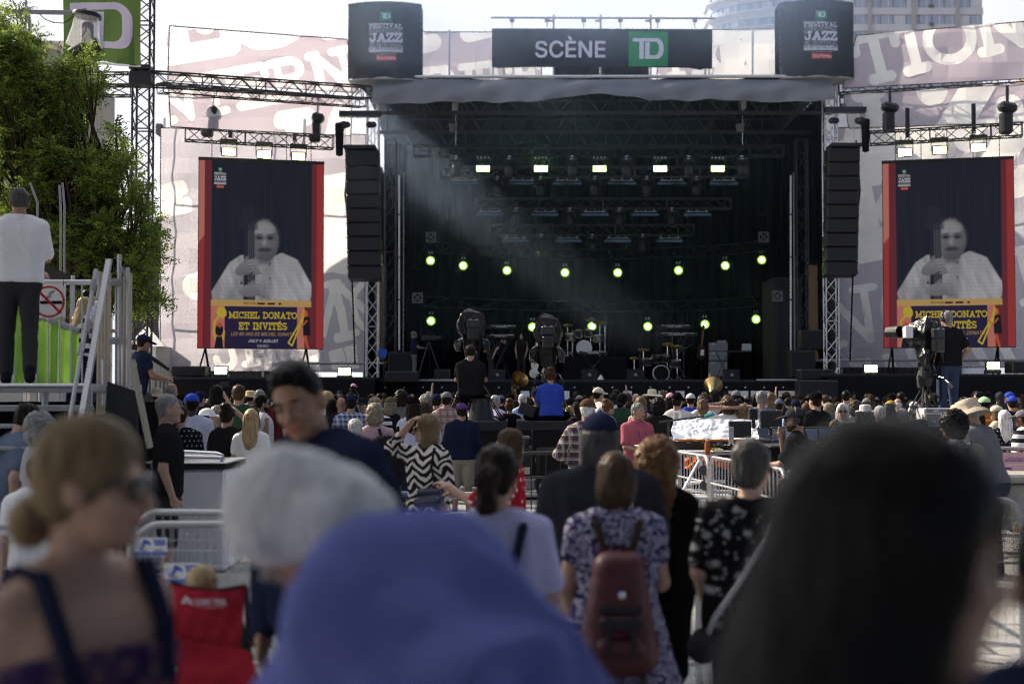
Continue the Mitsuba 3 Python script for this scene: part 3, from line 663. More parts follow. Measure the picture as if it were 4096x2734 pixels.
part(st, 'back_drape', drape((xl - .6, 62.6), (xr + .6, 62.6), deck, top + 2, 34, .09, 300), 'black', True, label='black pleated drape at the back')
part(st, 'side_drape', drape((xl - .55, 52.2), (xl - .55, 62.6), deck, top - .9, 16, .08, 120), 'jet', True)
part(st, 'side_drape', drape((xr + .55, 62.6), (xr + .55, 52.2), deck, top + 1.2, 16, .08, 120), 'jet', True)
part(st, 'wing_drape', drape((xl - .3, 57), (xl + .55, 57.1), deck, top, 4, .07, 30), 'jet', True)
part(st, 'wing_drape', drape((xr - .55, 57), (xr + .3, 57.1), deck, top, 4, .07, 30), 'jet', True)
# roof: canopy sheet, front valance of tarpaulin, beams
zr = Z(350, YS)
def roof_sheet(u, v):
    x = xl - .8 + (xr - xl + 1.6) * u; y = YS - .8 + 13.6 * v
    return np.column_stack([x, y, zr + .15 + .5 * np.sin(np.pi * v) + .06 * np.sin(u * 40)])
part(st, 'canopy', sheet(roof_sheet, 60, 12), 'char', True, label='dark canopy over the stage')
def valance(u, v):
    px = 1500 + 1810 * u
    low = 414 + 2.5 * np.sin(u * 75) - 30 * np.exp(-((px - 2390) / 230) ** 2) - 6 * (px > 2600) + 4 * np.sin(u * 23)
    zt, zb = zr + .1, np.array([Z(q, YS - 1.2) for q in low])
    z = zt + (zb - zt) * v
    return np.column_stack([xl - .05 + (xr - xl + .1) * u, YS - .85 - .5 * np.sin(v * 1.5) + .06 * np.sin(u * 90 + v * 3) * v + .05 * np.sin(u * 31 + v * 7), z])
part(st, 'valance', sheet(valance, 160, 10), 'tarp', True, label='loose grey tarpaulin along the roof edge')
part(st, 'roof_edge', MB().seg((xl - .4, YS - .88, zr + .18), (xr + .2, YS - .88, zr + .2), .06, 8), 'alu')
for px, Yb, py in ((0, 50.6, 452), (0, 54.2, 529), (0, 58, 590)):
    z = Z(py, Yb)
    part(st, 'roof_beam', MB().box(((xl + xr) / 2, Yb, z), (xr - xl + .8, .1, .13)), 'dgrey')
    b = MB(); n = 22; zt = zr + .1 + .3 * (Yb > 52)
    for i in range(n):
        x0, x1 = xl + (xr - xl) * i / n, xl + (xr - xl) * (i + 1) / n
        b.seg((x0, Yb, z if i % 2 else zt), (x1, Yb, zt if i % 2 else z), .035, 5)
        if i % 2 == 0: b.seg((x0, Yb, z), (x0, Yb, zt), .03, 5)
    b.seg((xl, Yb, zt), (xr, Yb, zt), .05, 6)
    part(st, 'rafter', b, 'dgrey')
for px in (1722, 1724, 3054): pass
def x_plate(px, py, Y, lb):
    s_ = .4; c = at(px, py, Y); g = sg.box(-s_ / 2, -s_ / 2, s_ / 2, s_ / 2).difference(sg.box(-.14, -.14, .14, .14))
    g = g.union(sg.LineString([(-.15, -.15), (.15, .15)]).buffer(.028)).union(sg.LineString([(-.15, .15), (.15, -.15)]).buffer(.028))
    k = single('scaffold_plate', 'grey square metal plate with a cross inside, ' + lb, 'plate', MB().flat(g, lambda q: np.column_stack([q[:, 0] + c[0], c[1] - q[:, 2], q[:, 1] + c[2]]), .04), 'grey', group='crossed metal plates in the stage wings')
for q in ((1724, 949, 54, 'upper one at the left of the stage'), (1670, 1191, 53, 'lower one at the left of the stage'), (3054, 948, 54, 'upper one at the right of the stage'), (3109, 1184, 53, 'lower one at the right of the stage')): x_plate(*q)

def tower(label, px0, px1, Y, m, ptop, pbot, name='truss_tower', hw=None):
    k = thing(name, label, 'truss tower')
    x = X((px0 + px1) / 2, Y); w = hw or X(px1, Y) - X(px0, Y)
    truss(k, (x, Y, max(0, Z(pbot, Y))), (x, Y, Z(ptop, Y)), w, m, bay=w * 1.25, r=.028)
    return k
tower('silver truss tower at the left end of the stage behind the speaker column', 1466, 1512, YS, 'alu', 318, 1990)
tower('silver truss tower at the right end of the stage behind the speaker column', 3302, 3352, YS, 'alu', 312, 1990)
for nm, px, side in (('left', 1597, 0), ('right', 3163, 1)):
    k = thing('tube_light', f'tall thin pale tube light standing at the {nm} inner edge of the stage', 'tube light')
    for i in range(4 if side == 0 else 4):
        p0 = (702, 862, 1032, 1202)[i]; p1 = (858, 1028, 1198, 1402)[i]
        part(k, 'tube', MB().seg(at(px, p1, 51), at(px, p0, 51), .032, 8), 'white')
        part(k, 'connector', MB().seg(at(px, p1 + 3, 51), at(px, p1 - 3, 51), .036, 8), 'char')
    part(k, 'pole', MB().seg((X(px + 16, 51.1), 51.1, deck), (X(px + 16, 51.1), 51.1, Z(690, 51.1)), .02, 6), 'pole_grey')
for nm, px, s_ in (('left', 1560, 1), ('right', 3210, -1)):
    k = thing('scaffold_ladder', f'dark lattice mast just inside the {nm} edge of the stage opening', 'mast')
    truss(k, (X(px, 51.5), 51.5, deck), (X(px, 51.5), 51.5, Z(560, 51.5)), .4, 'steel_black', bay=.6)
    b = MB().box((X(px - s_ * 40, 52.2), 52.2, (deck + Z(1110, 52)) / 2), (.55, .8, Z(1110, 52) - deck))
    k = single('plywood_flat', f'tall plywood panel standing in the {nm} stage wing', 'panel', MB().box((X(1510 if s_ > 0 else 3268, 54), 54, (Z(1440, 54) + Z(1060, 54)) / 2), (.62, .05, Z(1060, 54) - Z(1440, 54))), 'ply_wood')

# ------------------------------------------------------------------ lamps inside the stage
LIME = np.array([.68, 1.0, .25])
def tr_h(label, px0, px1, p0, p1, Y, m='steel_black'):
    k = thing('lighting_truss', label, 'truss')
    z0, z1 = Z(p1, Y), Z(p0, Y); s_ = (z1 - z0); z = (z0 + z1) / 2
    truss(k, (X(px0, Y), Y + s_ / 2, z), (X(px1, Y), Y + s_ / 2, z), s_, m, bay=s_ * 1.6, r=.026)
    return z0
gloss('truss_dark', (.1, .1, .115), .4, .6)
def moving_head(x, y, z, label, group):
    k = thing('moving_head_lamp', label, 'moving head lamp', group)
    part(k, 'base', MB().cbox((x, y, z - .12), (.38, .3, .14), .03), 'plastic_black')
    b = MB(); b.tube([(x - .21, y, z - .42), (x - .21, y, z - .26), (x - .17, y, z - .2), (x + .17, y, z - .2), (x + .21, y, z - .26), (x + .21, y, z - .42)], .035, 6)
    part(k, 'yoke', b, 'char')
    part(k, 'head', MB().lathe([(0, .0), (.14, .0), (.17, .08), (.17, .3), (.11, .42), (0, .44)], (x, y, z - .7), 12), 'plastic_black')
    part(k, 'lens', MB().lathe([(.12, -.012), (.11, -.03), (0, -.045)], (x, y, z - .7), 12), 'glass_dark')
    part(k, 'display', MB().box((x - .02, y - .155, z - .12), (.09, .01, .05)), 'lgrey')
    part(k, 'clamp', MB().box((x, y, z - .02), (.1, .06, .07)), 'alu')
def strobe(x, y, z, level, label):
    k = thing('strobe_panel', label, 'stage lamp', 'bright green strobe panels in a row under the front truss')
    part(k, 'bracket', MB().box((x - .27, y, z - .3), (.03, .08, .45)).box((x + .27, y, z - .3), (.03, .08, .45)).box((x, y, z - .09), (.56, .08, .03)), 'steel_black')
    part(k, 'housing', MB().cbox((x, y + .07, z - .42), (.5, .12, .27), .02), 'plastic_black')
    nx = 5
    for i in range(4): part(k, 'clamp', MB().seg((x - .2 + .13 * i, y, z - .06), (x - .2 + .13 * i, y, z), .022, 6), 'alu')
    g = MB().box((x, y - .0, z - .42), (.46, .015, .2))
    part(k, 'light_face', g, emit(LIME * level))
z1 = tr_h('dark lighting truss across the front of the stage carrying the square green strobes', 1651, 3143, 580, 622, 51)
for i, (px, lv) in enumerate(((1932, 3.2), (2164, 7), (2400, 2.6), (2644, 5), (2875, 3))): strobe(X(px, 51), 51, z1 - .05, lv, f'square strobe panel glowing pale green under the front truss, {ORD[i]} from the left')
for i, px in enumerate((1823, 2037, 2289, 2508, 2758, 2972)): moving_head(X(px, 51), 51, z1 - .02, f'black moving head lamp among the green strobes of the front truss, {ORD[i]} from the left', 'moving heads between the strobes')
def bar(x, y, z, m, lb):
    k = thing('batten_lamp', lb, 'batten lamp', 'thin batten lamps in rows under the rear trusses')
    part(k, 'housing', MB().cbox((x, y + .06, z), (1.08, .12, .12), .015), 'plastic_black')
    for i in range(12): part(k, 'reflector', MB().lathe([(.035, 0), (.02, .016), (0, .02)], (x - .5 + i * .0909, y - .004, z), 8, rotx(-math.pi / 2)), m, True)
    part(k, 'front_glass', MB().box((x, y - .002, z), (1.06, .004, .085)), m)
    part(k, 'hanger', MB().box((x, y + .06, z + .12), (.9, .03, .02)).seg((x, y + .06, z + .12), (x, y + .06, z + .22), .015, 5).seg((x - .35, y + .06, z + .13), (x - .35, y + .06, z + .22), .02, 5).seg((x + .35, y + .06, z + .13), (x + .35, y + .06, z + .22), .02, 5), 'alu')
gloss('batten_glass', (.12, .14, .17), .15, .9)
for (p0, p1, pa, pb, Y, pbar, xs, hs) in ((1760, 3000, 666, 706, 53, 733, (1860, 2090, 2270, 2490, 2690, 2900), (1990, 2163, 2380, 2590, 2790)), (1900, 2930, 792, 832, 55.5, 858, (1960, 2180, 2381, 2583, 2793), (2066, 2280, 2480, 2690)), (1960, 2780, 898, 938, 58, 963, (2062, 2090 + 185, 2473, 2681), (2165, 2370, 2572))):
    z = tr_h({53: 'dim lighting truss second from the stage front', 55.5: 'dim lighting truss third from the stage front', 58: 'dim rearmost straight lighting truss above the round lamps'}[Y], p0, p1, pa, pb, Y, 'truss_dark')
    rw = {53: 'second', 55.5: 'third', 58: 'rearmost'}[Y]
    for i, px in enumerate(xs): bar(X(px, Y), Y, Z(pbar, Y), 'batten_glass', f'thin batten lamp reflecting daylight under the {rw} stage truss, {ORD[i]} from the left')
    for i, px in enumerate(hs): moving_head(X(px, Y), Y, z, f'dark moving head lamp among the battens of the {rw} stage truss, {ORD[i]} from the left', 'moving heads of the rear trusses')
def par(px, py, Y, label, group, dim=False):
    c = at(px, py, Y); k = thing('round_lamp', label, 'stage lamp', group); fr_ = 1.12
    part(k, 'can', MB().lathe([(.1, .34), (.17, .25), (.215, .0), (.21, 0)], c, 16, rotx(-math.pi / 2)), 'plastic_black', 40)
    part(k, 'yoke', MB().tube([c + [-.21, .12, 0], c + [-.21, .12, .2], c + [-.12, .12, .27], c + [.12, .12, .27], c + [.21, .12, .2], c + [.21, .12, 0]], .015, 6), 'char')
    part(k, 'clamp', MB().box(c + [-.06, .12, .34], (.05, .05, .1)).box(c + [.06, .12, .34], (.05, .05, .1)), 'alu')
    part(k, 'lens_plate', MB().lathe([(.208, .01), (.208, .0), (0, .0)], c, 20, rotx(math.pi / 2) @ rotx(math.pi)), emit(np.array([.5, 1.0, .12]) * .3))
    b = MB(); pts = [(0, 0)] + [(.075 * math.cos(a), .075 * math.sin(a)) for a in np.arange(6) * math.pi / 3] + [(.155 * math.cos(a), .155 * math.sin(a)) for a in np.arange(12) * math.pi / 6]
    b2 = MB()
    for i, (a, q) in enumerate(pts): (b if i < 7 else b2).lathe([(.034, 0), (.026, .014), (0, .018)], c + [a, -.003, q], 8, rotx(math.pi / 2))
    part(k, 'led_array', b, emit(LIME * 14), kind='stuff'); part(k, 'led_ring', b2, emit(np.array([.5, 1.0, .12]) * .42), kind='stuff')
G1, G2 = 'upper arc of glowing round lamps', 'lower row of glowing round lamps behind the instruments'
for i, (px, py) in enumerate(((1722, 1042), (1853, 1062), (2028, 1081), (2260, 1090), (2471, 1090), (2714, 1081), (2901, 1062), (3047, 1039))): par(px, py, 60.5, f'round lamp glowing yellow green in the upper arc of the stage, {ORD[i]} from the left', G1)
for i, (px, py) in enumerate(((1724, 1283), (2130, 1307), (2368, 1304), (2591, 1305), (2820, 1296), (3024, 1276))): par(px, py, 60.5, f'round lamp glowing yellow green in the lower row behind the instruments, {ORD[i]} from the left', G2)
for py, pts in ((1018, ((1690, -18), (1850, 0), (2030, 10), (2260, 18), (2471, 18), (2714, 10), (2901, 0), (3070, -18))), (1240, ((1690, -15), (2130, 2), (2368, 5), (2591, 5), (2820, 0), (3060, -18)))):
    k = thing('curved_truss', 'dark curved truss carrying the ' + ('upper arc' if py < 1100 else 'lower row') + ' of round lamps', 'truss')
    for dz in (.0, .42):
        part(k, 'chord', MB().tube([at(a, py + b, 60.7) + [0, 0, dz] for a, b in pts], .025, 6), 'truss_dark')
    b = MB()
    P_ = [at(a, py + q, 60.7) for a, q in pts]
    for a, c in zip(P_[:-1], P_[1:]):
        for i in range(4):
            u, w = a + (c - a) * i / 4, a + (c - a) * (i + 1) / 4
            b.seg(u + [0, 0, .42 * (i % 2)], w + [0, 0, .42 * (1 - i % 2)], .013, 5)
    part(k, 'bracing', b, 'truss_dark')
for px, py, Y in ((1823, 430, 50.7), (2970, 420, 50.7)):
    k = thing('chain_hoist', 'pale chain hoist hanging from the front roof beam on the ' + ('left' if px < 2400 else 'right'), 'chain hoist')
    c = at(px, py, Y)
    part(k, 'body', MB().cbox(c, (.26, .22, .36), .06), 'lgrey'); part(k, 'chain', MB().seg(c - [0, 0, .18], at(px, 580, Y), .015, 6), 'alu')
    part(k, 'bucket', MB().lathe([(0, -.2), (.13, -.18), (.17, .1), (.16, .1)], at(px - 10, 508, Y), 12), 'grey')
for i, (px, py, Y) in enumerate(((1660, 1075, 54), (1800, 880, 55), (3040, 860, 55), (2750, 1160, 60))):
    k = thing('hanging_microphone', ('small', 'thin', 'dark', 'lone')[i] + ' hanging microphone bar near the ' + ('left wing of the stage', 'left end of the rear trusses', 'right end of the rear trusses', 'middle of the back drape')[i], 'microphone')
    c = at(px, py, Y); part(k, 'bar', MB().cbox(c, (.5, .06, .05), .02), 'char'); part(k, 'wire', MB().seg(c, c + [0, 0, 2.5], .008, 5), 'char')

# ------------------------------------------------------------------ speakers beside the stage
def line_array(label, px0, px1, ys, Y, lean):
    k = thing('line_array_speaker', label, 'speaker')
    w = X(px1, Y) - X(px0, Y); x = X((px0 + px1) / 2, Y)
    part(k, 'bumper', MB().cbox((x - lean * .08, Y + .2, Z(ys[0] - 9, Y)), (w * .96, .7, .13), .02), 'steel_black')
    for i in range(len(ys) - 1):
        z1, z0 = Z(ys[i], Y), Z(ys[i + 1], Y); t = i / (len(ys) - 1)
        off = lean * .11 * t; R = rotx(-.03 * t - .1 * t * t)
        b = MB().cbox((x + off, Y + .25 + .1 * t * t, (z0 + z1) / 2), (w, .66, (z1 - z0) - .025), .03, R)
        c = part(k, 'cabinet', b, 'steel_black')
        for s_ in (-1, 1): part(k, 'hinge', MB().box((x + off + s_ * (w / 2 + .012), Y + .1, z1 - .02), (.03, .1, .09)), 'steel_black')
        part(k, 'grille', MB().cbox((x + off, Y - .082 + .08 * t * t, (z0 + z1) / 2), (w * .95, .02, (z1 - z0) * .82), .008, R), 'char')
    for s_ in (-1, 1): part(k, 'chain', MB().seg((x + s_ * w * .36, Y + .2, Z(ys[0] - 6, Y)), (x + s_ * w * .36, Y + .2, Z(ys[0] - 90, Y)), .018, 6), 'alu')
line_array('column of nine black speaker cabinets hanging at the left end of the stage', 1378, 1512, (598, 665, 722, 779, 834, 891, 947, 1005, 1065, 1119), 48.6, 1)
line_array('column of nine black speaker cabinets hanging at the right end of the stage', 3318, 3446, (590, 650, 706, 764, 820, 875, 933, 989, 1047, 1104), 48.6, -1)
for nm, px, s_, py in (('left', 1440, -1, 457), ('right', 3380, 1, 441)):
    k = thing('rigging_beam', f'dark beam with two chain hoists holding the {nm} speaker column', 'rigging beam')
    part(k, 'beam', MB().box(at(px, py, 48.8), (X(px + 83, 48.8) - X(px - 83, 48.8), .3, .19)), 'steel_black')
    for dx in (-60, 45):
        c = at(px + dx * -s_, py + 42, 48.8); part(k, 'hoist', MB().cbox(c, (.36, .2, .2), .06), 'plastic_black'); part(k, 'chain', MB().seg(c, at(px + dx * -s_, py + 140, 48.8), .016, 6), 'alu')
    c = at(px + s_ * 82, py + 100, 48.7); part(k, 'chain_bag', MB().lathe([(0, -.6), (.12, -.55), (.16, .5), (.14, .55)], c, 10), 'black', 40)
    part(k, 'motor', MB().cbox(at(px + s_ * 70, py + 45, 48.7), (.34, .24, .26), .07, roty(.4 * s_)), 'plastic_black')
    part(k, 'cable', MB().tube([at(px + s_ * 44, py + 120, 48.9), at(px + s_ * 60, py + 320, 48.9), at(px + s_ * 95 - s_ * 60, py + 560, 48.9), at(px + s_ * 20, py + 1000, 48.9)], .03, 6), 'black', True)

# ------------------------------------------------------------------ screens: frames that hold a lit poster
SCR = .125
def lcol(*c): return np.array(lin(*c)) * SCR
scr_cols = dict(scr_dark=(38, 41, 54), scr_red=(178, 62, 62), scr_red2=(120, 48, 58), scr_coral=(214, 128, 112), scr_navy=(44, 36, 72), scr_tan=(208, 170, 104), scr_yellow=(216, 190, 60), scr_white=(215, 212, 222), scr_green=(30, 120, 70), scr_orange=(205, 95, 60), scr_signred=(220, 50, 45), scr_blk=(26, 26, 40))
def portrait_colour(u, v):
    """The lit picture of a man leaning on the neck of a double bass: grey levels on a dark ground; u 0..1 across, v 0..1 up."""
    x, y = (u - .5) * 1.0, v * 1.41
    g = np.full(u.shape, .018) + .01 * meshkit.noise(np.column_stack([x * 60, y * 2, 0 * x]))
    n1 = meshkit.fbm(np.column_stack([x * 9, y * 7, 0 * x]), 4, 2); n2 = meshkit.fbm(np.column_stack([x * 26 + y * 9, y * 5, 0 * x]), 3, 5)
    def ell(cx, cy, rx, ry, a=0, s=.06):
        c, q = math.cos(a), math.sin(a); dx, dy = x - cx, y - cy
        d = np.sqrt(((dx * c + dy * q) / rx) ** 2 + ((-dx * q + dy * c) / ry) ** 2); return np.clip((1 - d) / s + .5, 0, 1)
    def poly(pts, soft=.012):
        p = sg.Polygon(pts).buffer(.02); d = shapely.distance(shapely.points(x, y), p); return np.clip(1 - d / soft, 0, 1)
    def lay(m, val):
        nonlocal g; g = g * (1 - m) + val * m
    fold = .30 + .30 * n2 + .12 * (n1 - .5) + .1 * x
    lay(poly([(-.46, 0), (-.47, .07), (-.3, .36), (-.2, .43), (.06, .40), (.2, .46), (.34, .4), (.45, .2), (.5, .13), (.46, 0)]), fold)          # shirt
    lay(poly([(.0, .02), (.05, .3), (.08, .36), (.06, .02)], .05) * .55, .22)
    lay(poly([(-.3, .0), (-.22, .2), (-.16, .22), (-.2, .0)], .05) * .5, .2)
    x = x + .045
    lay(ell(.055, .63, .178, .212, .04, .05), .045 + .05 * (n2 > .55))                                                                                     # hair
    lay(ell(.07, .605, .143, .213, .05, .08), .2 - .42 * (x - .05) + .08 * (n1 - .5) + .3 * (y - .6))                                   # face
    lay(ell(.07, .72, .1, .07, .05, .5), .36 - .3 * (x - .05))
    for ex in (.02, .125): lay(ell(ex, .637, .045, .024, .05, .9) * .8, .07); lay(ell(ex, .635, .026, .011, .05, .9), .02); lay(ell(ex, .668, .042, .01, .1, .8) * .8, .08)
    lay(ell(.08, .575, .03, .05, 0, .8), .33); lay(ell(.1, .58, .015, .05, 0, .9) * .6, .15); lay(ell(.075, .545, .04, .015, 0, .8) * .6, .12)
    lay(ell(.075, .513, .066, .022, .03, .7) * .9, .045); lay(ell(.075, .487, .045, .012, 0, .8) * .8, .13)
    lay(ell(.06, .41, .1, .05, .1, .5) * .7, .12)
    x = x - .045
    for qx in (): lay(ell(qx + .05, .56, .02, .05, 0, .6) * .7, .16)
    lay(poly([(-.158, 0), (-.155, .75), (-.1, .75), (-.085, 0)], .008), .03 + .08 * (np.abs(np.mod((x + .17) * 42, 1) - .5) < .16))              # neck and strings
    lay(poly([(-.2, .74), (-.17, .92), (-.1, .92), (-.07, .74)], .02) * .7, .035)
    for cx, cy, a, w in ((-.15, .33, .55, .13), (-.09, .1, .15, .14)):                                                                  # hands with fingers
        lay(ell(cx, cy, w, .066, a, .12), .25 + .12 * (n1 - .5) + .6 * (y - cy))
        for i in range(4): lay(ell(cx + .07 + .012 * i, cy + .035 - .03 * i, .05, .0145, a - .35, .4), .31 - .02 * i); lay(ell(cx + .07 + .012 * i, cy + .019 - .03 * i, .05, .004, a - .35, .8) * .7, .09)
        lay(ell(cx - .01, cy + .07, .02, .05, a - 1, .5) * .8, .24)
    for by in (.37, .22): lay(ell(.08, by, .011, .011), .08)
    lay(ell(-.2, .17, .012, .012), .06)
    g = g * (1 + .05 * np.sin(v * 700))
    return np.clip(g * 1.12, 0, 1)[:, None] * np.array([.9, .88, .9]) + np.array([.0, .004, .02])
def festival_logo(b, q, m):
    """The stacked festival lettering in a unit square (y up), as shapes by colour."""
    W_ = [fit(slab('FESTIVAL', .19), .0, .62, 1, .79), fit(slab('INTERNATIONAL', .085), 0, .50, 1, .605), fit(slab('DE', .12), 0, .40, .1, .47), fit(slab('JAZZ', .22), .02, .16, 1, .48).difference(sg.box(-.01, .36, .115, .5)), fit(slab('DE MONTREAL', .09), .02, .02, 1, .14)]
    keys = [sg.box(i / 21 + .004, -.17, (i + 1) / 21 - .004, -.005) for i in range(21)]
    blk = shapely.union_all([sg.box((i + 1) / 21 - .012, -.1, (i + 1) / 21 + .012, 0) for i in range(21) if i % 7 not in (2, 6)])
    W_.append(shapely.union_all(keys).difference(blk))
    W_ += [fit(sans('présente le'), .34, .825, .66, .855), fit(sans('en collaboration avec'), .2, -.235, .82, -.2)]
    mark = fit(bank_mark(), .33, .88, .66, 1.14) if False else affinity.affine_transform(bank_mark(), [.33, 0, 0, .29, .335, .885])
    return shapely.union_all(W_ + [mark]), sg.box(.335, .885, .665, 1.175).difference(mark), sg.box(.22, -.46, .82, -.27), fit(sans('RioTinto', True), .26, -.425, .78, -.31)
LOGO = festival_logo(0, 0, 0)
def screen(label, tl, tr_, br, bl, Y0, Y1):
    k = thing('led_screen', label, 'LED screen')
    A, B = at(tl[0], tl[1], Y0), at(tr_[0], tr_[1], Y1)
    A0 = at(bl[0], bl[1], Y0); w = np.linalg.norm((B - A)[:2]); h = A[2] - A0[2]
    R = frame([B[0] - A[0], B[1] - A[1], 0]); o = np.array([A[0], A[1], A0[2]])
    nrm = -R[:, 1]
    def put(q): q = np.asarray(q, float); return o + np.outer(q[:, 0], R[:, 0]) + np.outer(q[:, 1], [0, 0, 1]) + np.outer(q[:, 2] if q.shape[1] > 2 else 0 * q[:, 0], nrm)
    part(k, 'frame', MB().box(o + R[:, 0] * w / 2 + [0, 0, h / 2] - nrm * .16, (w + .04, .3, h + .04), R), 'steel_black')
    part(k, 'top_rail', MB().box(o + R[:, 0] * w / 2 + [0, 0, h + .07] - nrm * .12, (w + .06, .16, .1), R), 'steel_black')
    lay = {}
    def add(col, geom, z=0): lay.setdefault(col, []).append((geom, z))
    U = lambda a, b, c, d: sg.box(a * w, (1 - d) * h, c * w, (1 - b) * h)  # noqa: E731  (fractions from the top left)
    add('scr_red', sg.Polygon([(0, 0), (.04 * w, 0), (.045 * w, .6 * h), (0, .56 * h)]), 0); add('scr_coral', sg.Polygon([(0, .56 * h), (.045 * w, .6 * h), (.045 * w, h), (0, h)]), 0)
    add('scr_red2', U(.045, 0, .1, 1)); add('scr_red2', U(.905, 0, .945, .999)); add('scr_red', U(.945, 0, 1, 1))
    add('scr_tan', U(.1, .742, .905, .777)); add('scr_navy', U(.21, .777, .79, 1)); add('scr_coral', U(.1, .777, .21, 1)); add('scr_coral', U(.79, .777, .85, 1)); add('scr_red2', U(.85, .777, .905, 1))
    # lettering and small figures, a few millimetres proud of the panel
    T_ = lambda g, a, b, c, d: fit(g, a * w, (1 - d) * h, c * w, (1 - b) * h)  # noqa: E731
    add('scr_yellow', T_(slab('MICHEL DONATO', .19, .16), .24, .805, .79, .842), 1); add('scr_yellow', T_(slab('ET INVITÉS', .19, .16), .32, .852, .71, .902), 1)
    add('scr_tan', T_(affinity.skew(sans('LES 80 ANS DE MICHEL DONATO'), xs=12), .26, .915, .77, .934), 1)
    add('scr_white', T_(sans('JULY 9 JUILLET', True), .4, .953, .64, .969), 1); add('scr_white', T_(sans('GESÙ'), .47, .977, .56, .995), 1)
    add('scr_blk', T_(sans('INVITATION', True), .36, .754, .46, .765), 1)
    for a in (.47, .55, .64): add('scr_blk', U(a, .756, a + (.06 if a != .64 else .02), .766), 1)
    horn = shapely.union_all([sg.LineString([(p[0] * w, (1 - p[1]) * h) for p in ((.185, .79), (.165, .83), (.13, .86), (.125, .93), (.15, .96), (.2, .95), (.205, .91), (.18, .9))]).buffer(.035), affinity.rotate(affinity.scale(sg.Point(.185 * w, (1 - .81) * h).buffer(1), .16, .2), 20)])
    add('scr_yellow', horn, 1); add('scr_blk', affinity.scale(sg.Point(.168 * w, (1 - .905) * h).buffer(1), .13, .2), 2); add('scr_blk', sg.Polygon([(.13 * w, 0), (.145 * w, .06 * h), (.19 * w, .06 * h), (.2 * w, 0)]), 2); add('scr_orange', affinity.scale(sg.Point(.17 * w, (1 - .878) * h).buffer(1), .07, .09), 3)
    tb = shapely.union_all([sg.LineString([(a * w, (1 - b) * h) for a, b in pp]).buffer(.028) for pp in (((.845, .79), (.83, .84), (.72, .97)), ((.86, .8), (.75, .985), (.72, .97)))] + [sg.Polygon([(.8 * w, (1 - .86) * h), (.845 * w, (1 - .845) * h), (.83 * w, (1 - .88) * h)])])
    add('scr_yellow', tb, 3); add('scr_blk', sg.Polygon([(.835 * w, (1 - .82) * h), (.89 * w, (1 - .83) * h), (.9 * w, (1 - .93) * h), (.84 * w, (1 - .93) * h)]), 2); add('scr_orange', shapely.union_all([sg.Polygon([(.84 * w, (1 - .93) * h), (.865 * w, (1 - .93) * h), (.89 * w, 0), (.87 * w, 0)]), affinity.scale(sg.Point(.86 * w, (1 - .815) * h).buffer(1), .08, .1), sg.LineString([(.87 * w, (1 - .85) * h), (.83 * w, (1 - .88) * h), (.8 * w, (1 - .86) * h)]).buffer(.03)]), 3)
    lg = affinity.affine_transform
    for geom, col in zip(LOGO, ('scr_white', 'scr_green', 'scr_signred', 'scr_tan')):
        add(col, lg(geom, [.096 * w, 0, 0, .067 * h, .118 * w, .885 * h]), 1 if col != 'scr_tan' else 2)
    for col, items in lay.items():
        b = MB(); rest = MB(); n = 0
        for geom, z in items:
            (b if z == 0 else rest).flat(geom, lambda q, z=z: put(np.column_stack([q[:, 0], q[:, 1], q[:, 2] + .012 + .004 * z])))
        nm = {'scr_yellow': 'lettering', 'scr_white': 'lettering', 'scr_tan': 'band'}.get(col, 'picture')
        for mb in (b, rest):
            if mb.n: part(k, 'panel_field' if mb is b else ('lettering' if col in ('scr_yellow', 'scr_white') else 'print'), mb, emit(lcol(*scr_cols[col])), kind='stuff')
    nu, nv = 96, 150
    pu, pf = sheet(lambda u, v: put(np.column_stack([(.1 + .805 * u) * w, (1 - .742 + .742 * v) * h, 0 * u + .012])), nu, nv)
    uu, vv = np.meshgrid(np.linspace(0, 1, nu), np.linspace(0, 1, nv), indexing='ij')
    col = portrait_colour(uu.ravel(), vv.ravel()) * SCR
    part(k, 'portrait', (pu, pf), {'emitter': {'type': 'area', 'radiance': {'type': 'mesh_attribute', 'name': 'vertex_color'}}, 'bsdf': {'type': 'ref', 'id': 'mat_jet'}}, color=col, label='lit black and white portrait of a man with a double bass')
    for i in range(5):
        p = o + R[:, 0] * w * (.1 + .2 * i) + np.array([0, 0, h + .1]) - nrm * .12
        part(k, 'chain', MB().seg(p, p + [0, 0, 1.0 + .1], .014, 5), 'steel_black')
    for dx in (.06, .87):
        p = o + R[:, 0] * w * dx - nrm * .2
        part(k, 'prop', MB().seg(p, [p[0] + .15, p[1] + .3, deck - .2], .04, 6).seg(p, [p[0] - .3, p[1] - .2, deck - .2], .03, 6), 'black')
    return k
screen('tall LED screen left of the stage showing a concert poster with a grey portrait', (797, 640), (1294, 664), (1294, 1397), (797, 1390), 47.6, 48.6)
screen('tall LED screen right of the stage showing a concert poster partly hidden by a cameraman', (3531, 656), (4053, 625), (4060, 1378), (3533, 1389), 48.6, 47.6)

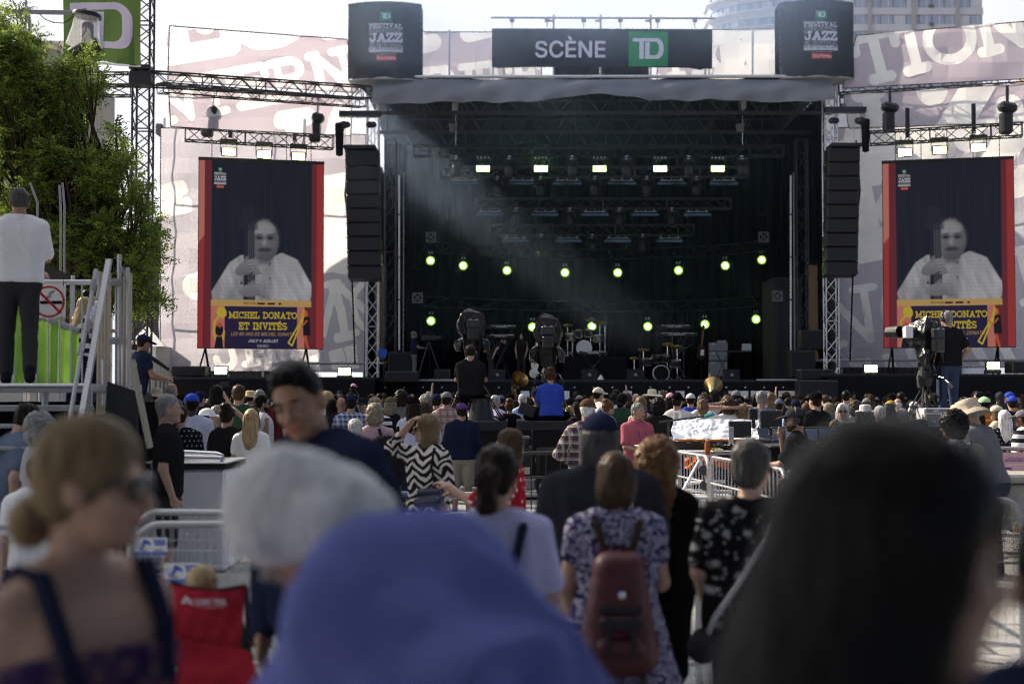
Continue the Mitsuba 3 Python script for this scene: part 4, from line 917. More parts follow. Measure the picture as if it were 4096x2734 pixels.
def flood(c, R, label, group, lv, face=(.42, .24), yoke=True):
    k = thing('flood_lamp', label, 'flood lamp', group)
    W_ = lambda *p: np.asarray(c) + R @ np.array(p)  # noqa: E731
    part(k, 'housing', MB().cbox(W_(0, .1, 0), (face[0] + .07, .16, face[1] + .07), .02, R), 'plastic_black')
    part(k, 'light_face', MB().box(W_(0, .01, 0), (face[0], .02, face[1]), R), emit(LIME * lv + np.array([.25, 0, .25]) * lv * .4))
    g = MB()
    for i in range(7): g.box(W_(-face[0] / 2 + face[0] * (i + .0) / 6, -.004, 0), (.006, .006, face[1]), R)
    for i in range(5): g.box(W_(0, -.004, -face[1] / 2 + face[1] * i / 4), (face[0], .006, .006), R)
    part(k, 'grid', g, 'steel_black', kind='stuff')
    if yoke:
        part(k, 'yoke', MB().box(W_(-face[0] / 2 - .06, .1, .14), (.025, .06, .34), R).box(W_(face[0] / 2 + .06, .1, .14), (.025, .06, .34), R), 'steel_black')
        part(k, 'ballast', MB().cbox(W_(0, .1, .34), (face[0] + .14, .2, .17), .02, R), 'plastic_black')
        part(k, 'clamp', MB().box(W_(-.12, .1, .48), (.05, .05, .12), R).box(W_(.14, .1, .48), (.05, .05, .12), R), 'alu')
    else: part(k, 'foot', MB().cbox(W_(0, .1, -.2), (face[0] + .1, .3, .12), .02, R), 'plastic_black')
for nm, pts, q0, q1, Yt in (('left', ((915, 607, 2.2), (1057, 618, 6), (1194, 626, 1.6)), (741, 513, 560), (1332, 545, 597), (46.6, 47.8)), ('right', ((3619, 610, 4.5), (3759, 600, 2), (3914, 590, 6)), (3480, 529, 580), (4088, 493, 545), (47.8, 46.6))):
    k = thing('lamp_truss', f'black truss with three flood lamps above the {nm} screen', 'truss')
    a, b = at(q0[0], (q0[1] + q0[2]) / 2, Yt[0]), at(q1[0], (q1[1] + q1[2]) / 2, Yt[1])
    truss(k, a, b, .42, 'steel_black', bay=.5, r=.026)
    R = frame([b[0] - a[0], b[1] - a[1], 0])
    for i, (px, py, lv) in enumerate(pts):
        t = (px - q0[0]) / (q1[0] - q0[0]); Yc = Yt[0] + (Yt[1] - Yt[0]) * t
        flood(at(px, py, Yc), R @ rotx(.15), f'flood lamp lit green hanging above the {nm} screen, {ORD[i]} from the left', f'flood lamps above the {nm} screen', lv)
    for t in (.28, .72):
        p = a + (b - a) * t; part(k, 'leg_strut', MB().box(p + [0, .5, .55], (.12, .1, 1.0)), 'steel_black')
for px, py, nm in ((883, 1480, 'left of the two under the left screen'), (1377, 1484, 'right of the two under the left screen'), (3484, 1473, 'left of the two under the right screen'), (3974, 1462, 'right of the two under the right screen')):
    flood(at(px, py, 47.5), np.eye(3), f'flood lamp lit green on the wing deck, {nm}', 'flood lamps on the wing decks', 7, (.4, .23), False)

# wing decks
for nm, p0, p1, pt in (('left', 690, 1500, 1507), ('right', 3312, 4330, 1494)):
    k = thing('wing_deck', f'low black deck running {nm} from the stage under the screen', 'platform')
    zz = Z(pt, 47); part(k, 'top', MB().cbox(((X(p0, 47) + X(p1, 47)) / 2, 50.2, zz - .05), (X(p1, 47) - X(p0, 47), 6.3, .1), .02), 'ply_wood' if False else 'char')
    part(k, 'skirt', MB().box(((X(p0, 47) + X(p1, 47)) / 2, 47.08, (zz - .1) / 2), (X(p1, 47) - X(p0, 47) - .02, .06, zz - .1)), 'black')
    part(k, 'rail', MB().seg((X(p0, 47.3), 51.8, zz + .55), (X(p1, 47.3), 51.8, zz + .55), .05, 8), 'lgrey')
def cab(label, px0, px1, py0, py1, Y, d=.8, m='plastic_black', cat='speaker'):
    k = thing('speaker_cabinet', label, cat); z0, z1 = Z(py1, Y), Z(py0, Y); x0, x1 = X(px0, Y), X(px1, Y)
    part(k, 'cabinet', MB().cbox(((x0 + x1) / 2, Y + d / 2, (z0 + z1) / 2), (x1 - x0, d, z1 - z0), .03), 'steel_black')
    part(k, 'grille', MB().cbox(((x0 + x1) / 2, Y - .008, (z0 + z1) / 2), ((x1 - x0) * .94, .03, (z1 - z0) * .86), .01), 'char')
cab('wide black speaker lying on the left wing deck beside a green flood lamp', 686, 824, 1463, 1506, 47.5)
cab('wide black speaker lying on the right wing deck at the frame edge', 4050, 4190, 1444, 1492, 47.5)
cab('wide black subwoofer at the left end of the stage edge', 1540, 1672, 1484, 1528, 48.2)
cab('wide black subwoofer at the right end of the stage edge', 3202, 3340, 1476, 1518, 48.2)
cab('tall black speaker stack in the left stage wing', 1552, 1648, 1407, 1517, 51)
cab('tall black speaker stack in the right stage wing', 3163, 3262, 1400, 1512, 51)
cab('black square subwoofer under the right end of the stage', 3196, 3354, 1520, 1600, 47)
cab('black side fill speaker high in the right stage wing', 3205, 3300, 1318, 1398, 51.3)
# ------------------------------------------------------------------ printed scrims round the stage
class Plane:
    """A vertical plane through two ground points; px -> xyz maps the photograph's pixels onto it."""
    def __init__(s, pxa, Ya, pxb, Yb):
        s.a, s.b = np.array([X(pxa, Ya), Ya, 0]), np.array([X(pxb, Yb), Yb, 0]); d = unit(s.b - s.a); s.n = np.array([d[1], -d[0], 0.])
        if s.n[1] > 0: s.n = -s.n
    def put(s, q, off=0.0):
        q = np.asarray(q, float); dx, dy = (q[:, 0] - CX) / F, (CY - q[:, 1]) / F
        d = np.column_stack([dx, math.cos(PITCH) - dy * math.sin(PITCH), math.sin(PITCH) + dy * math.cos(PITCH)])
        C = np.array([0, 0, EYE]); t = ((s.a - C) @ s.n + off) / (d @ s.n)
        return C + d * t[:, None]
def fine(geom, step=60):
    """Cut a shape into a grid of pieces, so that cloth can billow."""
    x0, y0, x1, y1 = geom.bounds; out = []
    for i in range(int((x1 - x0) // step) + 1):
        for j in range(int((y1 - y0) // step) + 1):
            c = geom.intersection(sg.box(x0 + i * step, y0 + j * step, x0 + (i + 1) * step, y0 + (j + 1) * step))
            if not c.is_empty: out += [g for g in getattr(c, 'geoms', [c]) if g.geom_type == 'Polygon' and g.area > .5]
    return out
def scrim(key, name, pl, outline, letters, m0='scrim_pink', m1='scrim_white', bulge=.05, seam=True):
    poly = sg.Polygon(outline); let = shapely.union_all(letters).intersection(poly) if letters else sg.Polygon()
    def put(q):
        p = pl.put(q); w = bulge * np.sin(q[:, 0] * .021 + q[:, 1] * .013) + bulge * .7 * np.sin(q[:, 1] * .045 + q[:, 0] * .006) + bulge * .5 * np.sin(q[:, 0] * .09 - q[:, 1] * .03)
        return p + pl.n * w[:, None]
    a, b = MB(), MB()
    for g in fine(poly.difference(let)): a.flat(g, put)
    for g in fine(let) if not let.is_empty else (): b.flat(g, put)
    part(key, name, a, m0, True)
    if b.n: part(key, 'lettering', b, m1, True, label='white lettering of the print', kind='stuff')
    e = MB(); ring = put(np.array(poly.exterior.coords)); e.path(ring, .018, 5); part(key, 'hem', e, 'dgrey')
def word(text, x, y, h, deg, sw=.2, wide=1.0, gap=.1):
    """Big slab lettering in photograph pixels (y down): baseline start, capital height, rotation."""
    g = slab(text, sw, gap); g = affinity.scale(g, h * wide, -h, origin=(0, 0)); g = affinity.rotate(g, -deg, origin=(0, 0)); return affinity.translate(g, x, y)
L1, R1 = Plane(673, 43, 1400, 49.6), Plane(3390, 49.3, 4300, 47.9)
k = thing('printed_scrim', 'pale pink printed mesh banner with giant white letters, upper panel left of the stage', 'banner')
UL = [word('ESTI', 690, 262, 330, 9, .24), word('NTERN', 640, 508, 180, 11, .2, .93)]
scrim(k, 'mesh_sheet', L1, [(673, 105), (1386, 158), (1440, 372), (673, 322)], UL)
k = thing('printed_scrim', 'pale pink printed mesh banner, lower panel hanging under the truss left of the stage', 'banner')
scrim(k, 'mesh_sheet', L1, [(673, 350), (1405, 388), (1405, 542), (900, 520), (673, 508)], UL + [word('JAZ', 1090, 700, 250, 8, .3)])
k = thing('printed_scrim', 'pale pink printed mesh banner with giant white letters, upper panel right of the stage', 'banner')
UR = [word('TIONAL', 3452, 352, 215, 14, .2, .98), word('VAL', 3300, 205, 260, 15, .24)]
scrim(k, 'mesh_sheet', R1, [(3426, 142), (4310, 68), (4310, 300), (4096, 318), (3370, 352)], UR)
k = thing('printed_scrim', 'pale pink printed mesh banner, lower panel hanging under the truss right of the stage', 'banner')
scrim(k, 'mesh_sheet', R1, [(3375, 380), (4310, 322), (4310, 484), (3395, 514)], UR + [word('Z', 3770, 640, 420, 12, .3), word('J', 3420, 560, 210, 14, .35)])
CP = Plane(1683, 52, 3126, 52)
k = thing('printed_scrim', 'narrow printed banner strip behind the roof sign, spanning between the two round pillars', 'banner')
CL = [word('FESTIVAL', 1640, 230, 300, 14, .24), word('INTERNATION', 1700, 420, 150, 6, .2), word('H', 2890, 330, 230, 6, .3), word('SS', 3010, 300, 230, 10, .3)]
for pts in ([(1660, 127), (1972, 127), (1972, 326), (1660, 330)], [(1972, 250), (2166, 250), (2166, 324), (1972, 326)], [(2628, 250), (2836, 250), (2836, 316), (2628, 322)], [(2836, 118), (3140, 115), (3140, 318), (2836, 320)]):
    scrim(k, 'mesh_sheet', CP, pts, CL, bulge=.03)
for px in (1797, 2015, 2820, 3010): part(k, 'post', MB().seg(CP.put(np.array([[px, 345]]), .05)[0], CP.put(np.array([[px, 120]]), .05)[0], .04, 6), 'alu')
WL, WR = Plane(640, 49.5, 1460, 53.5), Plane(3360, 53.0, 4230, 52.0)
k = thing('printed_backdrop', 'tall white printed mesh wall behind the left screen with dappled tree shade', 'backdrop')
keys_l = [sg.Polygon(p) for p in ([(1235, 1425), (1262, 1418), (1282, 1482), (1240, 1482)], [(1308, 1404), (1368, 1390), (1398, 1478), (1330, 1480)], [(1372, 1388), (1425, 1375), (1440, 1470), (1402, 1474)], [(1060, 1475), (1190, 1432), (1200, 1482), (1060, 1484)])]
scrim(k, 'mesh_wall', WL, [(640, 512), (1460, 540), (1462, 1486), (637, 1484)], [word('E', 672, 868, 135, -12 + 24, .3, .85), word('D', 560, 905, 150, 10, .3), word('MO', 1190, 1405, 230, 12, .12, .9), word('NO', 1350, 1360, 240, 12, .12), word('JE', 870, 1490, 150, 10, .2), word('AZ', 800, 1200, 380, 12, .3), word('S', 1330, 1110, 230, 10, .3)] + keys_l, 'scrim_lav', 'scrim_white', .06)
k = thing('printed_backdrop', 'tall blue grey printed mesh wall behind the right screen with letters and piano keys', 'backdrop')
keys_r = [sg.Polygon(p) for p in ([(3395, 1446), (3480, 1428), (3490, 1466), (3400, 1466)], [(3528, 1420), (3572, 1408), (3588, 1466), (3545, 1466)], [(3618, 1396), (3650, 1388), (3680, 1464), (3648, 1464)], [(3880, 1380), (3925, 1380), (3965, 1460), (3920, 1460)], [(3990, 1380), (4035, 1380), (4075, 1460), (4030, 1460)], [(3402, 1448), (3418, 1444), (3424, 1466), (3404, 1466)])]
scrim(k, 'mesh_wall', WR, [(3350, 512), (4240, 488), (4240, 1468), (3350, 1470)], [word('NO', 3300, 1400, 240, 8, .13), word('D', 3420, 1060, 420, 12, .3), word('NTREAL', 3640, 1340, 240, 14, .14), word('ZZ', 3560, 900, 420, 12, .3), word('A', 3380, 650, 300, 12, .3)] + keys_r, 'scrim_lav', 'scrim_white', .06)
# scaffold behind the mesh walls, which shades their lower part
for nm, pl, a, b in (('left', WL, 650, 1455), ('right', WR, 3365, 4225)):
    k = thing('scaffold', f'scaffold frame standing behind the {nm} mesh wall', 'scaffold')
    for i in range(3):
        px = a + (b - a) * i / 2; p = pl.put(np.array([[px, 1400]]), -.5)[0]; q = pl.put(np.array([[px, 700]]), -.5)[0]
        part(k, 'upright', MB().seg((p[0], p[1], 0), (p[0], p[1], 11.5), .04, 6), 'galv')
    for z in (4.4, 8.8): 
        p, q = pl.put(np.array([[a, 1000]]), -.55)[0], pl.put(np.array([[b, 1000]]), -.55)[0]
        part(k, 'ledger', MB().seg((p[0], p[1], z), (q[0], q[1], z), .035, 6), 'galv')
for i, (x, y, sx, sz, lb, m) in enumerate(((-14.2, 57.5, 3.0, 7.4, 'grey backstage container stack behind the left mesh wall', 'dgrey'), (-11.2, 57.6, 2.9, 10.6, 'tall dark backstage tower box behind the left mesh wall', 'char'), (14.2, 58, 7.5, 6.4, 'large dark backstage container stack behind the right mesh wall', 'dgrey'))):
    k = thing('backstage_container', lb, 'container'); part(k, 'shell', MB().cbox((x, y, sz / 2), (sx, 2.6, sz), .05), m)
    b = MB()
    for j in range(int(sx / .3)): b.box((x - sx / 2 + .2 + j * .3, y - 1.32, sz / 2), (.12, .05, sz - .3))
    part(k, 'rib', b, m, kind='stuff')

# ------------------------------------------------------------------ round pillars with the festival lettering
gloss('banner_black', (.02, .022, .028), .6)
diffuse('logo_white', (.72, .71, .8)); diffuse('mark_green', (.05, .3, .13)); diffuse('mark_red', (.6, .06, .06))
def pillar(label, px0, px1, py0, py1, Y):
    k = thing('banner_pillar', label, 'banner pillar')
    x = X((px0 + px1) / 2, Y); w = X(px1, Y) - X(px0, Y); rad = w * .9; half = math.asin(w / 2 / rad)
    z0, z1 = Z(py1, Y), Z(py0, Y); cy = Y + rad * math.cos(half)
    def wrap(q, r): a = q[:, 0]; return np.column_stack([x + r * np.sin(a), cy - r * np.cos(a), q[:, 1]])
    part(k, 'cloth', sheet(lambda u, v: wrap(np.column_stack([(u * 2 - 1) * half, z0 + (z1 - z0) * v + .03 * np.sin(u * 16) * (v < .02)]), rad + .012 * np.sin(u * 21 + v * 5)), 48, 24), 'banner_black', True)
    part(k, 'back', sheet(lambda u, v: np.column_stack([x + (u - .5) * w, 0 * u + Y + .9, z0 + (z1 - z0) * v]), 2, 2), 'jet')
    for z, nm in ((z0, 'base_plate'), (z1, 'cap_plate')):
        a = np.linspace(-half, half, 24); g = sg.Polygon(np.vstack([np.column_stack([rad * np.sin(a), cy - rad * np.cos(a)]), [[w / 2, Y + .9], [-w / 2, Y + .9]]]))
        part(k, nm, MB().flat(g, lambda q, z=z: np.column_stack([q[:, 0] + x, q[:, 1], q[:, 2] * 1 + z - (.04 if z == z0 else 0)]), .04), 'lgrey' if z == z0 else 'char')
    h = z1 - z0; W_ = w * .46
    for geom, m, nm in zip(LOGO, ('logo_white', 'mark_green', 'mark_red', 'logo_white'), ('lettering', 'green_square', 'red_plate', 'plate_lettering')):
        b = MB()
        g0 = affinity.affine_transform(geom, [W_ / rad, 0, 0, h * .3975, -W_ / rad / 2 + .03, z0 + h * .405])
        for g in [c for p_ in getattr(g0, 'geoms', [g0]) for c in ([p_.intersection(sg.box(i, -99, i + .06, 99)) for i in np.arange(-.48, .5, .06)])]:
            if not g.is_empty: b.flat(sg.MultiPolygon([q for q in getattr(g, 'geoms', [g]) if q.geom_type == 'Polygon']), lambda q: wrap(q, rad + .016 + (.008 if nm == 'plate_lettering' else 0)))
        part(k, nm, b, m, kind='stuff' if 'lettering' in nm else None)
    b = MB()
    for sx in (-1, 1):
        for i in range(12): b.box((x + sx * w * .497, Y - .01, z0 + h * (i + .5) / 12), (.02, .03, .03))
    part(k, 'eyelet', b, 'lgrey', kind='stuff')
    truss(k, (x, Y + .4, Z(345, Y)), (x, Y + .4, z0), .5, 'alu', r=.026)
pillar('round black festival pillar above the left end of the stage', 1387, 1682, 22, 320, 49.2)
pillar('round black festival pillar above the right end of the stage', 3127, 3426, 16, 312, 49.2)

# ------------------------------------------------------------------ the sign over the stage
k = thing('stage_sign', 'wide black sign over the stage with white lettering and a green square', 'sign')
YN = 49.4
def sgn(q, o=0.0): p = np.array([at(a, b, YN) for a, b in q[:, :2]]); p[:, 1] -= o + (q[:, 2] if q.shape[1] > 2 else 0); return p
edge = [(1968, 114), (2850, 117), (2848, 275), (2820, 274), (2800, 280), (2765, 272), (2700, 270), (2420, 268), (2100, 268), (1990, 272), (1968, 266)]
part(k, 'cloth', MB().flat(sg.Polygon(edge), lambda q: sgn(np.column_stack([q[:, :2], q[:, 2] * 0 - (q[:, 2] > 0) * .04])), 1.0), 'banner_black')
gS = fit(sans('SCÈNE', True), 2140, -233, 2422, -148); gS = affinity.scale(gS, 1, -1, origin=(0, 0))
part(k, 'lettering', MB().flat(gS, lambda q: sgn(q[:, :2], .06)), 'logo_white', kind='stuff')
mk = affinity.affine_transform(bank_mark(), [157, 0, 0, -140, 2514, 268])
part(k, 'green_square', MB().flat(sg.box(2514, 128, 2671, 268).difference(mk), lambda q: sgn(q[:, :2], .058)), 'mark_green')
part(k, 'green_square_letters', MB().flat(mk, lambda q: sgn(q[:, :2], .06)), 'logo_white')
k = thing('sign_rail', 'thin metal rail with clamps carrying the wide black roof sign', 'rail')
part(k, 'rail', MB().seg(at(1964, 71, YN), at(2862, 74, YN), .035, 8), 'galv')
for px in (2048, 2188, 2335, 2481, 2630, 2779): part(k, 'clamp', MB().box(at(px, 80, YN), (.16, .1, .16)).seg(at(px, 80, YN), at(px, 112, YN), .022, 6), 'galv')
for px in (2214, 2402, 2602): part(k, 'post', MB().seg(at(px, 352, YN + .1), at(px, 60, YN + .1), .04, 8).box(at(px - 10, 84, YN + .1), (.2, .06, .06)), 'galv')
k = thing('black_masking_panel', 'black cloth panel below the roof sign', 'panel')
for a, b in ((2210, 2400), (2404, 2596)): part(k, 'cloth', sheet(lambda u, v: np.array([at(a + (b - a) * s_, 262 + 82 * t_ + 4 * math.sin(s_ * 3.1) * t_, YN + .35 + .05 * math.sin(s_ * 9 + t_ * 4)) for s_, t_ in zip(u, v)]), 16, 6), 'banner_black', True)

# ------------------------------------------------------------------ black truss towers and trusses on the left and right
YT = 42.0
def black_tower(label, px, Y, w, ptop, flag=False):
    k = thing('lattice_tower', label, 'tower'); x = X(px, Y)
    truss(k, (x, Y, 0), (x, Y, Z(ptop, Y)), w, 'steel_black', bay=w * .8, r=.035)
    part(k, 'sleeve_block', MB().cbox((x - .05, Y, Z(318, Y)), (w + .12, w + .12, .42), .03).box((x - .05, Y, Z(275, Y)), (w + .1, w + .1, .12)), 'steel_black')
    part(k, 'base', MB().cbox((x, Y, .1), (1.4, 1.4, .2), .03), 'steel_black')
    return k
black_tower('black lattice tower beside the green flag, rising past the top of the frame', 562, YT, .5, -120)
black_tower('black lattice tower half hidden by the tree', 318, YT + 1.5, .26, 430)
black_tower('black lattice tower outside the right frame edge holding the banner truss', 4378, 48.8, .6, -40)
for nm, p0, p1, z0, z1, Y0, Y1 in (('upper black truss running from the tower into the tree', 20, 527, 318, 318, YT, YT), ('lower black truss running from the tower into the tree', 20, 527, 364, 364, YT, YT)):
    k = thing('beam_truss', nm, 'truss'); s_ = .36 if z0 < 340 else .3
    truss(k, at(p0, z0, Y0), at(p1, z1, Y1), s_, 'steel_black', bay=.6, r=.026)
k = thing('beam_truss', 'black truss carrying the banners from the left tower to the stage', 'truss')
truss(k, at(596, 316, YT), at(1470, 372, 49.6), .42, 'steel_black', bay=.55, r=.03)
truss(k, at(640, 352, YT + .7), at(1450, 412, 49.4), .3, 'steel_black', bay=.5, r=.024)
k = thing('beam_truss', 'black truss carrying the banners right of the stage', 'truss')
truss(k, at(3355, 352, 50.2), at(4360, 292, 48.8), .42, 'steel_black', bay=.55, r=.03)
truss(k, at(3360, 405, 51.0), at(4340, 345, 49.8), .3, 'steel_black', bay=.5, r=.024)
for nm, pts in (('left', ((835, 440, 44.6), (1265, 470, 48.2))), ('right', ((3560, 430, 48.4), (4030, 430, 44.8)))):
    for i, (px, py, Y) in enumerate(pts):
        k = thing('hanging_projector', f'dark lamp hanging behind the lower banner {nm} of the stage, ' + ('left one' if i == 0 else 'right one'), 'lamp')
        c = at(px, py, Y); part(k, 'body', MB().cbox(c, (.55, .4, .3), .08, roty(.2)).cbox(c - [.05, 0, .5], (.36, .36, .7), .06), 'steel_black'); part(k, 'hanger', MB().seg(c, c + [0, 0, .7], .05, 6), 'steel_black')
# the green flag on the tower
k = thing('green_flag', 'tall green flag with white joined letters on the lattice tower', 'flag')
YG = 41.5
fl = sg.Polygon([(251, -170), (563, -170), (563, 262), (540, 262), (480, 254), (400, 246), (300, 240), (254, 236)])
big = lambda: None  # noqa: E731
Dring = sg.Polygon([(278, 12), (450, 9)] + [(450 + 80 * math.sin(a), 90 - 81 * math.cos(a)) for a in np.linspace(0, math.pi / 2, 8)] + [(530, 112)] + [(480 + 50 * math.cos(a), 140 + 54 * math.sin(a)) for a in np.linspace(0, math.pi / 2, 8)] + [(372, 194), (372, 46), (415, 46), (415, 168), (450, 168)] + [(450 + 38 * math.cos(a), 130 + 38 * math.sin(a)) for a in np.linspace(math.pi / 2, 0, 6)] + [(488, 85)] + [(450 + 38 * math.cos(a), 72 - 34 * math.sin(a)) for a in np.linspace(0, math.pi / 2, 6)] + [(278, 40)]).buffer(0)
Tst = sg.box(322, 36, 362, 194)
let = Dring.union(Tst).union(sg.box(278, 12, 420, 38))
def flag_put(q):
    p = np.array([at(a, b, YG) for a, b in q[:, :2]]); w = (q[:, 1] + 170) / 430
    p[:, 1] += .1 * np.sin(q[:, 0] * .05 + q[:, 1] * .012) * w ** 2 + .05 * np.sin(q[:, 0] * .11 + 2) * w ** 3
    return p
b = MB(); [b.flat(g, lambda q: flag_put(q)) for g in fine(fl.difference(let), 24)]; part(k, 'cloth', b, 'flag', True)
b = MB(); [b.flat(g, lambda q: flag_put(q)) for g in fine(let, 24)]; part(k, 'lettering', b, 'flag_white', True)
part(k, 'spar', MB().seg(at(251, 242, YG), at(563, 266, YG), .03, 6), 'alu')
# the weatherproof moving lamp on its arm
k = thing('weatherproof_lamp', 'black moving lamp in a clear conical rain cover hanging from a pole arm', 'lamp')
YB = 30.0
c = at(348, 62, YB); s_ = YB / F
part(k, 'disc', MB().lathe([(0, .05), (.29, .05), (.31, .02), (.31, -.04), (0, -.05)], c, 24, roty(.12)), 'plastic_black', 40)
part(k, 'rain_cover', MB().lathe([(.25, -.03), (.28, -.3), (.34, -.58), (.36, -.66)], c, 32, roty(.12)), 'clear', True)
part(k, 'yoke', MB().cbox(c + [.02, 0, -.35], (.22, .2, .4), .05), 'char')
part(k, 'head', MB().lathe([(0, -.36), (.16, -.34), (.19, -.1), (.19, .22), (.14, .32), (0, .33)], c + [-.02, -.02, -.74], 16, roty(1.15)), 'plastic_black', 40)
part(k, 'arm', MB().seg(at(20, 44, YB), at(386, 50, YB), .036, 8).seg(at(20, 50, YB), at(386, 57, YB), .03, 8), 'pole_grey')
part(k, 'clamp', MB().box(at(342, 46, YB), (.1, .14, .1)), 'alu')
part(k, 'cable', MB().tube([at(*q, YB) for q in ((155, 54), (180, 78), (215, 91), (252, 93), (275, 82), (292, 66))], .01, 5), 'black', True)
k = thing('scaffold_pole', 'galvanised scaffold pole pair rising out of the tree, holding the lamp arm', 'pole')
for px, p0 in ((103, 0), (117, 30)): part(k, 'tube', MB().seg(at(px, 300, YB), at(px, p0, YB), .024, 8).seg((X(px, YB), YB, 0), at(px, 300, YB), .024, 8), 'galv')
part(k, 'coupler', MB().cbox(at(108, 45, YB), (.14, .14, .14), .03).cbox(at(110, 70, YB), (.12, .12, .1), .03), 'galv')

# ------------------------------------------------------------------ buildings
def tower_block():
    k = thing('apartment_tower', 'pale high rise apartment block with rounded corner and window bands behind the stage', 'building')
    Yb = 255.0; x0, x1 = X(2885, Yb), X(3950, Yb); xc = X(3330, Yb); fh = 3.0; zt = Z(-120, Yb)
    rad = (xc - x0)
    pts = [(xc - rad * math.sin(a) * 1.0, Yb + rad * .55 * (1 - math.cos(a))) for a in np.linspace(math.pi / 2, 0, 13)] + [(xc + (x1 - xc) * i / 3, Yb) for i in (1, 2, 3)]
    body = sg.Polygon(pts + [(x1, Yb + 16), (x0, Yb + 22)])
    def ext(g, z0, z1): 
        m = trimesh.creation.extrude_polygon(g, z1 - z0, engine='earcut'); return np.asarray(m.vertices) + [0, 0, z0], np.asarray(m.faces)
    part(k, 'core', ext(body.buffer(-.35), 0, zt), 'facade_dark')
    zb = Z(388, Yb); n = int((zt - zb) / fh) + 1
    part(k, 'base_wall', ext(body, 0, zb), 'facade')
    for i in range(n):
        z = zb + i * fh
        part(k, 'spandrel', ext(body, z, z + 1.25), 'facade')
        part(k, 'balcony_slab', ext(sg.Polygon([(xc - rad * 1.06 * math.sin(a), Yb - 1.2 + rad * .6 * (1 - math.cos(a))) for a in np.linspace(math.pi / 2, .35, 10)] + [(xc - rad * .3, Yb + 4), (x0 + 2, Yb + 14)]).buffer(0), z + 1.2, z + 1.4), 'facade')
        for j in range(len(pts) - 1):
            a, b = np.array(pts[j]), np.array(pts[j + 1]); L = np.linalg.norm(b - a); m = max(1, int(round(L / 2.3))); d = (b - a) / L; nn = np.array([d[1], -d[0]])
            R = np.array([[d[0], -d[1], 0], [d[1], d[0], 0], [0, 0, 1]])
            for q in range(m):
                c = a + (b - a) * (q + .5) / m + -nn * -.12 * 0
                w = part(k, 'window', MB().box((c[0] - nn[0] * .25, c[1] - nn[1] * .25, z + 2.1), (L / m - .22, .06, 1.66), R), 'pane' if (i * 7 + j * 3 + q * 5) % 4 else 'facade')
                if w: part(w, 'mullion', MB().box((c[0] - nn[0] * .2 + d[0] * .25, c[1] - nn[1] * .2 + d[1] * .25, z + 2.1), (.1, .05, 1.66), R), 'white')
    for px in (3490, 3668, 3845): part(k, 'pier', MB().box((X(px, Yb), Yb - .1, zt / 2), (.62, .7, zt)), 'lgrey')
    part(k, 'air_conditioner', MB().box((X(3740, Yb), Yb - .2, Z(26, Yb)), (.8, .5, .5)), 'grey'); part(k, 'air_conditioner', MB().box((X(3740, Yb), Yb - .2, Z(100, Yb)), (.8, .5, .5)), 'grey')
tower_block()
def tile_tex(p, n, uv):
    jx, jz = dr.abs(p.x / 1.0 - dr.floor(p.x / 1.0) - .5), dr.abs(p.z / .5 - dr.floor(p.z / .5) - .5)
    return mix((.42, .34, .25), (.3, .25, .19), dr.clip(smoothstep(.46, .49, jx) + smoothstep(.44, .48, jz), 0, 1))
diffuse('tan_tiles', proc(tile_tex))
k = thing('tan_building', 'tan tiled building edge at the top right corner of the frame', 'building'); part(k, 'wall', MB().box((X(4330, 190), 195, 25), (X(4330, 190) - X(4046, 190) + 0, 10, 50)).mesh(), 'tan_tiles')
part(k, 'cornice', MB().box((X(4330, 190), 194.9, 50.2), (X(4330, 190) - X(4040, 190), 10.4, .5)), 'stone')
k = thing('stone_building', 'beige stone building with a cornice behind the tree', 'building'); Yb = 95
part(k, 'wall', MB().box((X(-60, Yb), Yb + 6, Z(190, Yb) / 2), (X(205, Yb) - X(-325, Yb), 12, Z(190, Yb))), 'stone'); part(k, 'wing', MB().box((X(80, Yb), Yb + 5, Z(262, Yb) / 2), (X(272, Yb) - X(-112, Yb), 11, Z(262, Yb))), 'stone')
part(k, 'cornice', MB().box((X(-60, Yb), Yb + 5.9, Z(184, Yb)), (X(212, Yb) - X(-332, Yb), 12.6, .5)).box((X(150, Yb), Yb + 5.5, Z(142, Yb)), (1.0, 2, 1.5)), 'cream')
for i in range(10):
    for j in range(7): part(k, 'window', MB().box((X(-60, Yb) - 3.5 + .85 * i, Yb - .03, 1.5 + 2.9 * j), (.5, .1, 1.5)), 'pane')
k = thing('concrete_pillar', 'grey panelled concrete tower behind the lattice tower', 'building')
for i in range(16): part(k, 'panel', MB().cbox((X(617, 62), 63, .55 + 1.08 * i * .52 * 1.0), (X(636, 62) - X(598, 62), 1.2, .54), .015), 'grey')
part(k, 'cap', MB().cbox((X(612, 62), 63, Z(505, 62)), (.3, .8, .5), .05), 'grey')
k = thing('white_tent', 'white event tent peak beside the left mesh wall', 'tent'); Yb = 48.6
a, b, c, d = at(570, 1312, Yb), at(700, 1420, Yb - 1.5), at(520, 1380, Yb - 1.5), at(590, 1400, Yb + 2)
part(k, 'roof', MB().add([at(588, 1300, Yb), at(660, 1385, Yb - 1.2), at(505, 1385, Yb - 1.2), at(505, 1385, Yb + 2.), at(660, 1385, Yb + 2)], [[0, 2, 1], [0, 1, 4], [0, 4, 3], [0, 3, 2]]), 'tent')
part(k, 'wall', MB().box((X(582, Yb), Yb + .4, Z(1385, Yb) / 2), (X(655, Yb) - X(510, Yb), 3.0, Z(1385, Yb))), 'tent')

